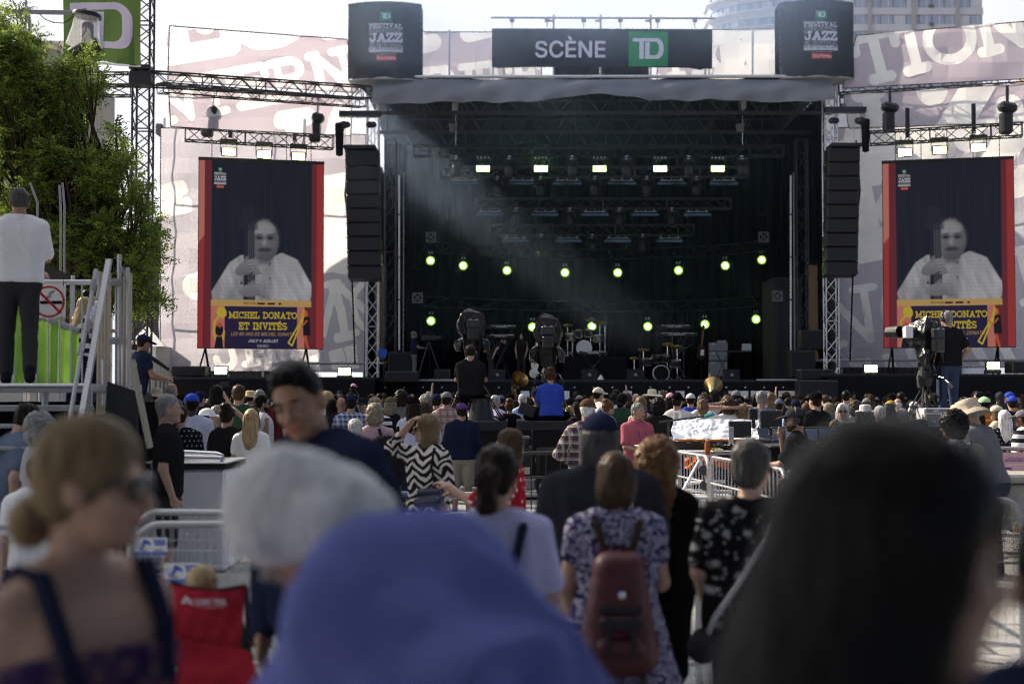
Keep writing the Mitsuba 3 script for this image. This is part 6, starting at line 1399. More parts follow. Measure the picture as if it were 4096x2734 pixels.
part(k, 'label_plate', MB().box(V(3735, 1687, Yq), (.06, .006, .045)), 'lgrey'); part(k, 'side_panel', MB().box((x0 - .002, Yq + .25, zc), (.006, .4, h_ * .9)), 'white')
single('bag', 'black soft equipment bag lying on the right camera platform beside the road case', 'bag', SDF(.05).cap(V(3610, 1700, 20.95), V(3690, 1694, 20.95), .06, .075).mesh(.02, .02, 9, 3), 'vinyl_black', True)

# ------------------------------------------------------------------ control desk
def box_px(parent, nm, px0, px1, py0, py1, Y, d, m, ch=.01, **kw): return part(parent, nm, MB().cbox(((X(px0, Y) + X(px1, Y)) / 2, Y + d / 2, (Z(py0, Y) + Z(py1, Y)) / 2), (X(px1, Y) - X(px0, Y), d, Z(py0, Y) - Z(py1, Y)), ch), m, **kw)
k = thing('mixing_console', 'black mixing console half covered by a crumpled silver sheet', 'console'); Yq = 18.6
box_px(k, 'body', 2700, 3090, 1756, 1800, Yq, 1.2, 'steel_black', .02); box_px(k, 'stand', 2712, 2722, 1800, 2080, Yq + .1, .06, 'alu'); box_px(k, 'stand', 3060, 3070, 1800, 2080, Yq + .1, .06, 'alu'); box_px(k, 'shelf', 2660, 2960, 1805, 1818, Yq - .6, .6, 'lgrey')
for i in range(3): box_px(k, 'knob_plate', 2745 + 60 * i, 2765 + 60 * i, 1764, 1772, Yq - .012, .02, 'grey', .003)
box_px(k, 'screen_back', 2915, 3004, 1683, 1750, Yq - .15, .08, 'plastic_black', .01); box_px(k, 'laptop_lid', 2914, 2934, 1706, 1776, Yq - .3, .02, 'lgrey', .004)
k = thing('silver_sheet', 'crumpled white silver reflective sheet draped over the mixing console', 'sheet')
def foil(u, v):
    q = np.array([at(2688 + 345 * a + 4 * math.sin(9 * b), 1676 + (84 + 3 * math.sin(a * 30)) * b, Yq - .06 + .5 * (1 - b)) for a, b in zip(u, v)])
    nz = meshkit.fbm(np.column_stack([u * 22, v * 8, 0 * u]), 4, 6) - .5
    q[:, 1] -= .05 * nz; q[:, 2] += .02 * nz; return q
gloss('foil', (.82, .83, .88), .42, .35); part(k, 'sheet', sheet(foil, 90, 30), 'foil', True)
part(k, 'orange_edge', MB().tube([at(2700 + 30 * i, 1758 + 2 * (i % 2), Yq - .1) for i in range(12)], .012, 5), 'orange', True)
k = thing('microphone_stand', 'black microphone boom stand beside the silver sheet', 'microphone stand')
part(k, 'pole', MB().seg((X(2672, 18.3), 18.3, 0), V(2672, 1684, 18.3), .014, 8), 'steel_black'); part(k, 'boom', MB().seg(V(2638, 1688, 18.3), V(2826, 1662, 18.4), .012, 8), 'steel_black'); part(k, 'microphone', MB().cbox(V(2836, 1660, 18.4), (.13, .06, .05), .02, roty(-.3)), 'teal')
for a in (0, 2.1, 4.2): part(k, 'foot', MB().seg((X(2672, 18.3), 18.3, .12), (X(2672, 18.3) + .3 * math.cos(a), 18.3 + .3 * math.sin(a), .02), .012, 6), 'steel_black')
for lb, px0, px1, py0, py1, Yy in (('small black speaker box on the silver sheet', 2996, 3031, 1633, 1680, 18.8), ('big black monitor seen from behind beside the seated technician', 3040, 3128, 1639, 1712, 18.4)):
    kk = thing('desk_monitor', lb, 'monitor'); box_px(kk, 'case', px0, px1, py0, py1, Yy, .1, 'plastic_black', .012); box_px(kk, 'stand', (px0 + px1) / 2 - 8, (px0 + px1) / 2 + 8, py1, py1 + 30, Yy + .03, .05, 'steel_black')
kk = thing('lighting_desk', 'black lighting desk with three blue screens in front of the seated technician', 'desk'); Yq = 16.8
box_px(kk, 'panel', 3085, 3372, 1706, 1712, Yq + .06, .08, 'plastic_black'); box_px(kk, 'top', 3080, 3420, 1782, 1790, Yq - .3, .8, 'steel_black'); box_px(kk, 'front', 3080, 3420, 1790, 2060, Yq, .06, 'black'); box_px(kk, 'strip', 3262, 3372, 1767, 1771, Yq - .32, .03, 'alu')
for a, b in ((3090, 3138), (3222, 3271), (3276, 3364)):
    c = box_px(kk, 'screen', a, b, 1713, 1764, Yq, .04, 'plastic_black'); box_px(c, 'display', a + 3, b - 3, 1716, 1761, Yq - .004, .004, 'screen_blue', .001)
box_px(kk, 'keyboard', 3200, 3330, 1772, 1781, Yq - .25, .2, 'char'); box_px(kk, 'computer', 3370, 3420, 1690, 1760, Yq + .2, .3, 'plastic_black')
kk = thing('computer_case', 'dark computer screen seen from behind with a small round mark', 'monitor'); box_px(kk, 'case', 3424, 3487, 1645, 1720, 17.4, .06, 'plastic_black')
c = V(3462, 1655, 17.39); part(kk, 'round_mark', MB().lathe([(.012, 0), (.012, .002), (.009, .002), (.009, 0)], c, 14, rotx(math.pi / 2)), 'lgrey')
for i, (px, py, Y, lb) in enumerate(((3411, 1716, 17.2, 'clear hand pump bottle on the lighting desk'), (3651, 1742, 19.2, 'clear hand pump bottle on the dark ledge below the road case'))):
    kk = thing('pump_bottle', lb, 'bottle'); c = V(px, py, Y); part(kk, 'body', MB().lathe([(0, -.09), (.032, -.09), (.034, .02), (.012, .05), (0, .05)], c, 12), 'lgrey', 40); part(kk, 'pump', MB().seg(c + [0, 0, .05], c + [0, 0, .1], .006, 6).cbox(c + [.012, 0, .1], (.05, .018, .014), .004), 'white')
kk = thing('drink_bottle', 'amber drink bottle with a white cap on the console shelf', 'bottle'); c = V(2830, 1790, 17.95)
part(kk, 'body', MB().lathe([(0, -.09), (.036, -.09), (.038, .05), (.016, .09), (0, .09)], c, 14), 'amber', 40); part(kk, 'cap', MB().lathe([(.02, .09), (.02, .12), (0, .12)], c, 10), 'white')
kk = thing('cable_tangle', 'tangle of black cables on the console shelf', 'cables'); rr = random.Random(3); b = MB()
for i in range(14): b.tube([V(2850 + rr.uniform(0, 90), 1800 - rr.uniform(0, 26), 17.9 + rr.uniform(0, .3)) for _ in range(6)], .009, 5)
part(kk, 'cable', b, 'plastic_black', True, kind='stuff'); box_px(kk, 'yellow_adapter', 2846, 2882, 1791, 1797, 17.9, .06, 'yellow', .004); box_px(kk, 'white_box', 2858, 2892, 1796, 1806, 17.85, .08, 'white', .004)
kk = thing('orange_tarpaulin', 'orange tarpaulin bunched under the console behind the barrier', 'tarpaulin'); part(kk, 'cloth', sheet(lambda u, v: np.array([V(2735 + 175 * a, 1828 + 42 * b * (1 + .2 * math.sin(a * 7)), 17.6 - .3 * math.sin(a * 3) + .06 * math.sin(a * 31 + b * 9)) for a, b in zip(u, v)]), 40, 8), 'orange', True)
kk = thing('folding_cart', 'silver folding hand cart behind the barriers', 'cart')
for a, b in (((2806, 1826), (2734, 1960)), ((2790, 1822), (2850, 1975)), ((2730, 1960), (2930, 1965)), ((2740, 1930), (2900, 1925))): part(kk, 'tube', MB().seg(V(*a, 15.9), V(*b, 15.6), .018, 8), 'alu')
part(kk, 'deck', MB().cbox(V(2830, 1985, 15.8), (.55, .5, .03), .008), 'lgrey')
for px in (2812, 2816): part(kk, 'wheel', MB().seg(V(px, 1880 + (px - 2812) * 15, 15.7), V(px + 14, 1880 + (px - 2812) * 15, 15.75), .055, 14), 'char')
kk = thing('flight_case_stack', 'black equipment cases stacked before the camera platform beside the red floral dress', 'equipment cases'); Yq = 19.5
box_px(kk, 'case', 2060, 2125, 1745, 1785, Yq, .5, 'plastic_black', .03); box_px(kk, 'case', 2055, 2130, 1790, 1870, Yq, .6, 'steel_black', .02); box_px(kk, 'case', 2075, 2146, 1912, 1960, Yq - .4, .5, 'pole_grey', .03); box_px(kk, 'paper', 2142, 2175, 1828, 1850, Yq + .2, .005, 'paper', .001); box_px(kk, 'paper', 2080, 2094, 1795, 1812, Yq - .01, .004, 'paper', .001); box_px(kk, 'paper', 2082, 2120, 1868, 1896, Yq - .42, .004, 'cream', .001)
box_px(kk, 'stand_pole', 2126, 2131, 1720, 1830, Yq, .03, 'steel_black', .004)
kk = thing('stage_weight_box', 'large black box behind the barrier under the camera platform', 'box'); box_px(kk, 'box', 2150, 2330, 1800, 1990, 18.2, 1.2, 'black', .03)
kk = thing('cable_ramp', 'dark cable ramp with yellow edges crossing the plaza', 'cable ramp'); Yq = 17
box_px(kk, 'body', 1440, 1790, 1972, 2016, Yq, .5, 'denim', .04); box_px(kk, 'yellow_edge', 1440, 1790, 2009, 2014, Yq - .03, .05, 'yellow', .008); box_px(kk, 'yellow_edge', 1540, 1546, 1976, 2010, Yq - .03, .3, 'yellow', .004); box_px(kk, 'yellow_edge', 1640, 1790, 1968, 1972, Yq + .2, .05, 'yellow', .004)
kk = thing('metal_track', 'silver metal dolly track lying on the plaza behind the barriers', 'track')
for py, Y in ((1972, 19), (1952, 21)): part(kk, 'rail', MB().seg(V(1640, py, Y), V(2330, py + 8, Y), .03, 8), 'alu')
for i in range(8): part(kk, 'sleeper', MB().box(V(1660 + 85 * i, 1966, 20), (.08, 2.2, .04)), 'galv')
single('plastic_bag', 'grey crumpled plastic sheet on the ground before the plaid shirt', 'plastic sheet', SDF(.08).cap(V(2170, 1952, 17), V(2260, 1944, 17), .06, .1).mesh(.025, .05, 12, 4), 'lgrey', True)
kk = thing('white_counter', 'white serving counter with chrome rails behind the man in the black shirt', 'counter'); Yq = 14
box_px(kk, 'body', 540, 905, 1876, 2288, Yq, 1.0, 'white_gloss', .03); box_px(kk, 'dark_band', 538, 908, 1856, 1876, Yq - .02, 1.04, 'char', .01); box_px(kk, 'top', 536, 910, 1848, 1855, Yq - .04, 1.08, 'alu', .01)
part(kk, 'rail', MB().tube([V(700, 1805, Yq + .1), V(870, 1813, Yq + .1), V(888, 1820, Yq + .1), V(890, 1850, Yq + .1)], .022, 8), 'chrome', True); part(kk, 'rail', MB().seg(V(700, 1824, Yq), V(890, 1830, Yq), .02, 8), 'chrome')
kk = thing('concrete_bench', 'pale concrete bench at the right edge behind the fence', 'bench'); box_px(kk, 'seat', 3955, 4300, 1898, 1932, 15.5, .8, 'concrete', .03); box_px(kk, 'base', 3965, 4300, 1936, 2120, 15.6, .6, 'concrete', .02)

# ------------------------------------------------------------------ instruments on the stage
def drum(parent, nm, c, r, h, m, R=np.eye(3), hoop='chrome'):
    d = part(parent, nm, MB().lathe([(0, h), (r, h), (r, 0), (0, 0)], c, 22, R), m, 40)
    for z in (0, h): part(d, 'hoop', MB().lathe([(r, z - .02), (r + .015, z - .02), (r + .015, z + .02), (r, z + .02)], c, 22, R), hoop)
def drum_kit(label, px, py, Y, kick, shell):
    k = thing('drum_kit', label, 'drum kit'); c = V(px, py, Y); fl = c[2] - .29
    drum(k, 'bass_drum', c + [0, -.0, 0], .28, .4, shell, rotx(-math.pi / 2)); part(k, 'front_head', MB().lathe([(.27, -.004), (0, -.004)], c, 22, rotx(math.pi / 2) @ rotx(math.pi)), kick)
    for dx, dz, r, rx in ((-.2, .42, .15, .35), (.16, .44, .16, .35), (.52, .24, .19, .15), (-.52, .3, .17, .15)): drum(k, 'tom', c + [dx, .15, dz], r, .22, shell, rotx(rx))
    for dx, dz, r in ((-.62, .85, .22), (.6, .95, .25), (.25, 1.05, .21), (-.95, .55, .18)):
        s_ = part(k, 'cymbal_stand', MB().seg((c[0] + dx, c[1] + .2, fl), c + [dx, .2, dz], .014, 6), 'chrome'); part(s_, 'cymbal', MB().lathe([(r, 0), (.05, .02), (0, .035), (.05, .012), (r, -.004)], c + [dx, .2, dz], 18, rotx(.3)), 'cymbal', True)
        for a in (0, 2.1, 4.2): part(s_, 'foot', MB().seg((c[0] + dx, c[1] + .2, fl + .2), (c[0] + dx + .22 * math.cos(a), c[1] + .2 + .22 * math.sin(a), fl), .01, 5), 'chrome')
drum_kit('white headed drum kit on the riser behind the left pair of cameras', 2337, 1390, 53.6, 'drum_white', 'chrome')
drum_kit('black drum kit on the stage floor right of the middle', 2645, 1492, 51.2, 'black', 'steel_black')
k = thing('stage_riser', 'black riser on the stage under the white headed drum kit', 'riser'); box_px(k, 'box', 2255, 2510, 1424, 1518, 52.6, 3, 'black', .03)
def keyboard(label, px0, px1, py, Y, m='steel_black'):
    k = thing('keyboard', label, 'keyboard'); z = Z(py, Y); x0, x1 = X(px0, Y), X(px1, Y); xc = (x0 + x1) / 2; w = x1 - x0
    part(k, 'body', MB().cbox((xc, Y, z), (w, .34, .11), .02, rotx(.15)), m); part(k, 'keys', MB().box((xc + .04, Y + .06, z + .062), (w * .8, .14, .015)), 'white'); part(k, 'name_strip', MB().box((xc, Y - .172, z), (w * .4, .006, .04)), 'lgrey')
    fz = min(deck, z - .5)
    for s_ in (-1, 1): part(k, 'stand_leg', MB().seg((xc - s_ * .4, Y, z - .06), (xc + s_ * .4, Y, fz), .018, 6), 'steel_black')
for a in (('black keyboard high on its stand behind the left television camera', 1948, 2064, 1308, 54), ('second black keyboard lower on the same stand behind the left television camera', 1945, 2060, 1345, 53.8), ('black keyboard on a tall stand right of the middle of the stage', 2627, 2768, 1307, 54), ('grey edged keyboard on the lower tier right of the middle of the stage', 2622, 2790, 1338, 53.7), ('black keyboard in front of the drum riser', 2315, 2430, 1412, 51.8)): keyboard(*a)
k = thing('bass_amplifier', 'stack of three grey bass amplifier cabinets on the right of the stage', 'amplifier')
for py0, py1, px0, px1 in ((1369, 1404, 2841, 2912), (1406, 1441, 2841, 2910), (1444, 1506, 2840, 2910)):
    c = box_px(k, 'cabinet', px0, px1, py0, py1, 51.6, .45, 'amp', .02); box_px(c, 'logo_plate', px0 + 6, px0 + 18, py0 + 4, py0 + 10, 51.59, .006, 'lgrey', .001)
box_px(k, 'head_unit', 2873, 2906, 1361, 1368, 51.7, .3, 'pole_grey'); box_px(k, 'red_case', 2838, 2880, 1507, 1518, 51.5, .4, 'red_shell')
k = thing('laptop', 'open grey laptop on a keyboard stand at the right of the stage', 'laptop'); box_px(k, 'lid', 2968, 3006, 1374, 1402, 51.8, .02, 'lgrey', .004); box_px(k, 'base', 2912, 3006, 1402, 1408, 51.5, .3, 'char', .006); box_px(k, 'status_glow', 2986, 3000, 1395, 1399, 51.79, .004, 'grass_green', .001)
for s_ in (-1, 1): part(k, 'stand_leg', MB().seg(V(2890 - s_ * 25, 1408, 51.6), V(2890 + s_ * 25, 1510, 51.6), .018, 6), 'steel_black')
def wedge(label, px, py, Y, logo=True):
    k = thing('floor_monitor', label, 'monitor speaker'); c = V(px, py, Y); g = sg.Polygon([(0, 0), (.5, 0), (.5, .3), (.33, .38), (0, .14)])
    v, f = (lambda m: (np.asarray(m.vertices), np.asarray(m.faces)))(trimesh.creation.extrude_polygon(g, .56, engine='earcut')); v = np.column_stack([v[:, 2] - .28, .25 - v[:, 0], v[:, 1] - .17]) + c
    part(k, 'cabinet', (v, f), 'steel_black'); part(k, 'grille', MB().box(c + [0, -.252, 0], (.5, .01, .24)), 'char')
    if logo:
        gl = affinity.affine_transform(LOGO[0], [.11, 0, 0, .08, -.055, -.03])
        part(k, 'festival_mark', MB().flat(gl, lambda q: np.column_stack([q[:, 0] + c[0], 0 * q[:, 0] + c[1] - .262, q[:, 1] + c[2] + .02])), 'print_white', kind='stuff')
for lb, px in (('below the white headed drum kit', 2357), ('left of the black drum kit', 2540), ('in front of the grey amplifiers', 2923), ('behind the seated operator with the black shirt', 1990), ('at the left stage edge by the stage cameraman', 1770)): wedge('black floor monitor on the stage ' + lb, px, 1500, 50, px != 1770)
def guitar(label, px, py, Y, m, h=.95, roll=.1):
    k = thing('guitar', label, 'guitar'); c = V(px, py, Y); R = roty(roll)
    g = shapely.union_all([sg.Point(0, .0).buffer(.17), sg.Point(0, .24).buffer(.13), sg.Point(-.09, .33).buffer(.06), sg.Point(.09, .31).buffer(.05)])
    v, f = (lambda mm: (np.asarray(mm.vertices), np.asarray(mm.faces)))(trimesh.creation.extrude_polygon(g.simplify(.006), .045, engine='earcut')); v = np.column_stack([v[:, 0], -v[:, 2], v[:, 1]]) @ R.T + c
    part(k, 'body', (v, f), m); part(k, 'neck', MB().box(c + R @ [0, -.03, .62], (.055, .03, .65), R), 'wood'); part(k, 'headstock', MB().box(c + R @ [0, -.02, 1.02], (.09, .025, .18), R), m); part(k, 'pick_guard', MB().box(c + R @ [.04, -.05, .1], (.12, .008, .2), R), 'white')
    part(k, 'stand', MB().seg(c + [-.15, .1, -.3], c + [0, .06, .1], .012, 5).seg(c + [.15, .1, -.3], c + [0, .06, .1], .012, 5), 'steel_black')
guitar('cream electric guitar on a stand behind the operator in the blue shirt', 2136, 1492, 50.6, 'guitar_cream'); guitar('dark bass guitar standing beside the grey amplifiers', 2803, 1420, 52, 'dbrown')
for i, (px, py, Y, lb) in enumerate(((2560, 1345, 51, 'straight microphone stand left of the black drum kit'), (2420, 1300, 53.8, 'chrome double stand beside the white headed drum kit'), (2290, 1320, 53.8, 'chrome boom stand at the left of the drum riser'), (2735, 1395, 51, 'boom stand leaning over the black drum kit'), (2690, 1310, 51.5, 'tall microphone stand right of the black drum kit'))):
    k = thing('boom_stand', lb, 'microphone stand'); c = V(px, py, Y); fz = deck if i not in (1, 2) else Z(1424, 53)
    part(k, 'pole', MB().seg((c[0], c[1], fz), c, .014, 6), 'chrome' if i in (1, 2) else 'steel_black'); part(k, 'boom', MB().seg(c + [-.3, 0, -.12], c + [.3, -.1, .15], .011, 6), 'steel_black'); part(k, 'microphone', MB().cbox(c + [.33, -.11, .16], (.12, .05, .05), .02), 'char')
    for a in (.4, 2.5, 4.6): part(k, 'foot', MB().seg((c[0], c[1], fz + .2), (c[0] + .3 * math.cos(a), c[1] + .3 * math.sin(a), fz + .01), .012, 5), 'chrome' if i in (1, 2) else 'steel_black')
def sousaphone(label, px, py, Y, tilt):
    k = thing('sousaphone', label, 'sousaphone'); c = V(px, py, Y); R = rotz(tilt) @ rotx(1.0)
    prof = [(.29, .1), (.26, .05), (.2, -.05), (.12, -.2), (.085, -.4)]; part(k, 'bell', MB().lathe(prof + [(r - .012, z) for r, z in prof[::-1]], c, 26, R), 'brass', True)
    a = c + R @ np.array([0, 0, -.38]); part(k, 'body_tube', MB().tube([a, a + [0, .05, -.2], a + [.15, .1, -.45], a + [.45, .1, -.55], a + [.62, .05, -.3], a + [.6, -.05, .0]], np.array([.085, .08, .075, .07, .06, .05]), 12), 'brass', True)
sousaphone('brass sousaphone bell rising from the crowd behind the camera platforms', 2075, 1520, 44, .5); sousaphone('brass sousaphone bell rising from the crowd right of the middle', 2852, 1545, 43, 2.9)
single('stage_cone', 'small white pointed cover on the stage edge right of the cameras', 'cover', MB().lathe([(.14, -.1), (.05, .06), (0, .12)], V(2403, 1510, 49.6), 10), 'white'); 
k = thing('blue_panel', 'blue tilted panel among the cables at the left stage wing', 'panel'); part(k, 'panel', MB().cbox(V(1530, 1412, 49.6), (.3, .05, .3), .01, roty(.2)), 'print_blue')
# ------------------------------------------------------------------ patterned cloth
def fr(x): return x - dr.floor(x)
def floral_small(p, n, uv):
    d, e, w = voronoi(p.x * 78 + p.y * 25, p.z * 78); m = smoothstep(.55, .35, d) * smoothstep(.25, .35, w)
    return mix((.035, .03, .1), mix((.3, .28, .42), (.55, .52, .62), w), m)
diffuse('floral_small', proc(floral_small))
def floral_white(p, n, uv):
    x, z = p.x * 15 + p.y * 5, p.z * 15; d, e, w = voronoi(x, z); q = noise(p.x * 110, p.z * 110, p.y * 50)
    d2, e2, w2 = voronoi(p.x * 46 + p.y * 20, p.z * 46)
    return mix((.012, .012, .014), (.42, .42, .45), .7 * smoothstep(.3, .22, d2) * smoothstep(.72, .78, w2) + smoothstep(.42, .34, d + .25 * q) * smoothstep(.4, .45, w) * (.3 + .7 * q))
diffuse('floral_white', proc(floral_white))
def zigzag(p, n, uv):
    x = p.x * 7.5 + .6 * noise(p.x * 9, p.y * 9, p.z * 9); t = fr(p.z * 15 + 1.9 * dr.abs(fr(x) - .5) + .5 * noise(p.x * 20, p.y * 20, p.z * 14))
    return mix((.02, .018, .02), (.62, .57, .53), smoothstep(.46, .54, t) * smoothstep(1.0, .94, t))
diffuse('zigzag', proc(zigzag))
def plaid(c0, c1, c2, s_):
    def fn(p, n, uv):
        x, z = (p.x + p.y * .6) * s_, p.z * s_
        a, b = smoothstep(.55, .6, fr(x)), smoothstep(.55, .6, fr(z)); l = smoothstep(.9, .93, fr(x + .2)) + smoothstep(.9, .93, fr(z + .3))
        return mix(mix(c0, c1, (a + b) * .5), c2, dr.clip(l, 0, 1) * .75)
    return proc(fn)
diffuse('plaid_brown', plaid((.06, .05, .07), (.32, .26, .24), (.6, .56, .52), 11.)); diffuse('plaid_blue', plaid((.06, .08, .17), (.34, .38, .5), (.6, .62, .7), 14.)); diffuse('plaid_red', plaid((.36, .33, .31), (.25, .16, .15), (.3, .06, .06), 9.))
def red_floral(p, n, uv):
    d, e, w = voronoi(p.x * 20 + p.y * 12, p.z * 20); return mix((.4, .02, .035), (.7, .62, .6), smoothstep(.3, .22, d) * smoothstep(.35, .4, w))
diffuse('red_floral', proc(red_floral))
def ribbed(p, n, uv):
    t = .5 + .5 * dr.sin((p.x + .4 * p.y) * 640); return mix((.4, .39, .62), (.52, .5, .76), t)
diffuse('ribbed_lavender', proc(ribbed))
def dots(p, n, uv):
    x, z = (p.x + p.y * .5) * 19, p.z * 19; d = dr.sqrt(dr.square(fr(x + .5 * fr(dr.floor(z) * .5) * 2) - .5) + dr.square(fr(z) - .5)); return mix((.014, .014, .02), (.5, .5, .55), smoothstep(.17, .12, d))
diffuse('dotted', proc(dots))
def stripes(p, n, uv): return mix((.02, .02, .035), (.72, .72, .72), smoothstep(.47, .53, fr(p.z * 9.5)))
diffuse('striped', proc(stripes))
def mottled(p, n, uv):
    d, e, w = voronoi((p.x + p.y) * 28, p.z * 22); return mix(mix((.03, .02, .07), (.1, .06, .1), w), (.2, .12, .09), smoothstep(.4, .1, d) * smoothstep(.5, .6, w))
diffuse('mottled', proc(mottled))
def heather(p, n, uv): a = noise(p.x * 160, p.y * 160, p.z * 500); return mix((.3, .3, .33), (.42, .42, .46), a)
diffuse('heather', proc(heather))
diffuse('shirt_blue', (.135, .155, .4)); diffuse('tee_char', (.03, .03, .042)); diffuse('tee_grey', (.14, .145, .16)); diffuse('top_pink', (.5, .33, .38)); diffuse('sage', (.2, .22, .2)); diffuse('pale_blue', (.46, .5, .66)); diffuse('mint', (.45, .72, .42)); diffuse('pale_grey', (.55, .55, .58)); diffuse('steel_blue', (.12, .15, .22)); diffuse('rose', (.45, .12, .16))

def P(px, top_, Y, z=0.0): return dict(pos=(X(px, Y), Y, z), H=Z(top_, Y) - z)
def loc(k_pos, yaw, H, p):
    """Body coordinates (1.75 m person) to world."""
    return np.asarray(k_pos, float) + rotz(yaw) @ (np.asarray(p, float) * H / 1.75)
def on_body(parent, nm, mb, pos, yaw, H, m, smooth=False, **kw):
    v, f = mb.mesh() if isinstance(mb, MB) else mb
    part(parent, nm, (v @ rotz(yaw).T * H / 1.75 + np.asarray(pos, float), f), m, smooth, **kw)
def backpack(label, pos, yaw, H, m, w=.26, h=.42, d=.15, z=1.0, cat='backpack', strap=True, taper=.0, strap_m=None, res=.012):
    k = thing('backpack', label, cat); s = SDF(.03)
    b = lambda *p: loc(pos, yaw, H, p)  # noqa: E731
    for t in np.linspace(0, 1, 6):
        hw = (w / 2 - .06) * (1 - taper * t); s.cap(b(-hw, -.19, z + .05 + (h - .1) * t), b(hw, -.19, z + .05 + (h - .1) * t), d * .5 * (1 - .3 * taper * t), k=.03)
    part(k, 'bag', s.mesh(res, .006, 12, 3), m, True)
    part(k, 'pocket', SDF(.03).cap(b(-w * .22, -.19 - d * .42, z + .1), b(w * .22, -.19 - d * .42, z + .1), .045).cap(b(-w * .2, -.19 - d * .4, z + h * .42), b(w * .2, -.19 - d * .4, z + h * .42), .04).mesh(res), m, True)
    if strap:
        for q in (-1, 1): part(k, 'strap', MB().tube([b(q * .05, -.16, z + h - .02), b(q * .1, -.12, 1.42), b(q * .115, .0, 1.47), b(q * .12, .1, 1.38), b(q * .14, .1, 1.15), b(q * .15, -.1, z + .08)], .018 * H / 1.75, 6), strap_m or m, True)
    part(k, 'handle', MB().tube([b(-.03, -.17, z + h), b(-.025, -.17, z + h + .05), b(.025, -.17, z + h + .05), b(.03, -.17, z + h)], .008, 6), strap_m or m, True)
    return k, b

# ------------------------------------------------------------------ the people nearest the camera
q = dict(pos=(X(335, 2.72), 2.72, 0), H=1.752); yw = 4.05
kB = person('blond woman in profile at lower left with tied back hair, sunglasses and a sleeveless top', yaw=yw, female=True, hair='bun', hairc='hair_dirty', skin='skin', shirt='mottled', trousers='denim', sleeve=0, tank=1.3, head=(.6, -.04, 0), face=True, glasses='shades', fine=.0065, res=.009, wr=.004, neckline=1, **q)
for s_ in (-1, 1): on_body(kB, 'shoulder_strap', MB().tube([(s_ * .1, .125, 1.26), (s_ * .115, .105, 1.36), (s_ * .118, .045, 1.462), (s_ * .115, -.03, 1.465), (s_ * .105, -.1, 1.38), (s_ * .09, -.125, 1.27)], .019, 8), q['pos'], yw, q['H'], 'navy', True, label='navy shoulder strap')
q = dict(pos=(X(2300, 2.4), 2.4, 0), H=1.93); yw = 1.05
person('white haired man in a blue shirt bending down to the left in the foreground', yaw=yw, lean=.66, tilt=-.1, build=1.15, hair='bob', hairc='hair_white', skin='skin_tan', shirt='shirt_blue', trousers='denim', sleeve=1.4, head=(.15, -.55, -.25), fine=.0075, res=.01, wr=.055, freq=5, face=True, custom={0: ((-.27, .36, 1.12), (-.2, .5, .9)), 1: ((.26, .45, 1.12), (.2, .6, .95))}, collar=True, **q)
person('dark haired woman seen close from behind filling the lower right of the frame', (X(3530, 1.45), 1.45, 0), 1.757, yaw=-1.35, female=True, hair='mane', hairc='hair_black', skin='skin', shirt='jet', sleeve=1.0, fine=.006, res=.009, wr=.006, head=(0, -.05, 0), build=1.1)
person('person in dark navy clothes cut off by the right frame edge in the foreground', (X(4290, 1.95), 1.95, 0), 1.66, yaw=-.3, hair='short', hairc='hair_black', skin='skin', shirt='navy', sleeve=1.9, fine=.008, res=.01, build=1.25)
q = dict(pos=(X(1345, 5.1), 5.1, 0), H=1.93)
person('young man with faded dark hair and black jacket looking down behind the white haired man', yaw=2.75, hair='fade', hairc='hair_black', skin='skin_tan', shirt='navy', sleeve=1.95, head=(.1, -.32, .06), tilt=.17, face=True, beard=None, fine=.0065, res=.01, build=1.12, wr=.012, **q)
q = P(1985, 1785, 5.4); yw = .1
kL = person('woman in a ribbed lavender shirt with a dark ponytail and a black shoulder strap', yaw=yw, female=True, hair='pony', hairc='hair_dark', skin='skin', shirt='ribbed_lavender', sleeve=.75, head=(-.35, -.05, 0), res=.011, fine=.009, build=1.15, wr=.01, arms=('hip', 'relaxed'), trousers='khaki', **q)
kk = thing('shoulder_bag', 'black bag strap and bag across the back of the lavender shirt', 'bag'); on_body(kk, 'strap', MB().tube([(.1, .1, 1.3), (.12, .02, 1.475), (.1, -.1, 1.42), (.05, -.16, 1.25), (-.03, -.155, 1.08), (-.12, -.14, .95)], .021, 6), q['pos'], yw, q['H'], 'navy', True); on_body(kk, 'bag', SDF(.03).cap((-.2, -.1, .82), (-.16, .04, .82), .09).mesh(.015), q['pos'], yw, q['H'], 'char', True)
q = P(2400, 1652, 6.6)
person('big man in a dark navy cap and charcoal T-shirt with grey hair, seen from behind', yaw=.05, build=1.45, hair='bob', hairc='hair_dgrey', skin='skin', shirt='tee_char', sleeve=.75, hat='capback', hatc='navy', beard='hair_grey', res=.012, fine=.01, trousers='khaki', arms=('relaxed', 'relaxed'), head=(-.12, 0, 0), wr=.012, **q)
kk = thing('tote_strap', 'pale strap over the right shoulder of the big man in the navy cap', 'strap'); on_body(kk, 'strap', MB().tube([(.12, .13, 1.25), (.135, .06, 1.44), (.13, -.03, 1.487), (.12, -.12, 1.41), (.11, -.16, 1.2), (.1, -.17, 1.0)], .022, 6), q['pos'], .05, q['H'] * 1.0, 'pale_grey', True)
q = P(2462, 1812, 6.0); yw = 0.
person('woman in a small flowered lavender dress with a grey brown bob, seen from behind', yaw=yw, female=True, hair='bob', hairc='hair_brown', skin='skin', dress='floral_small', sleeve=.42, res=.011, fine=.009, build=1.2, arms=('relaxed', 'front'), wr=.008, neckline=1, head=(0, -.08, 0), **q)
k, b = backpack('maroon leather backpack with buckled flap on the flowered dress', q['pos'], yw, q['H'], 'leather_maroon', .3, .5, .17, .78, taper=.55, strap_m='dbrown', res=.009)
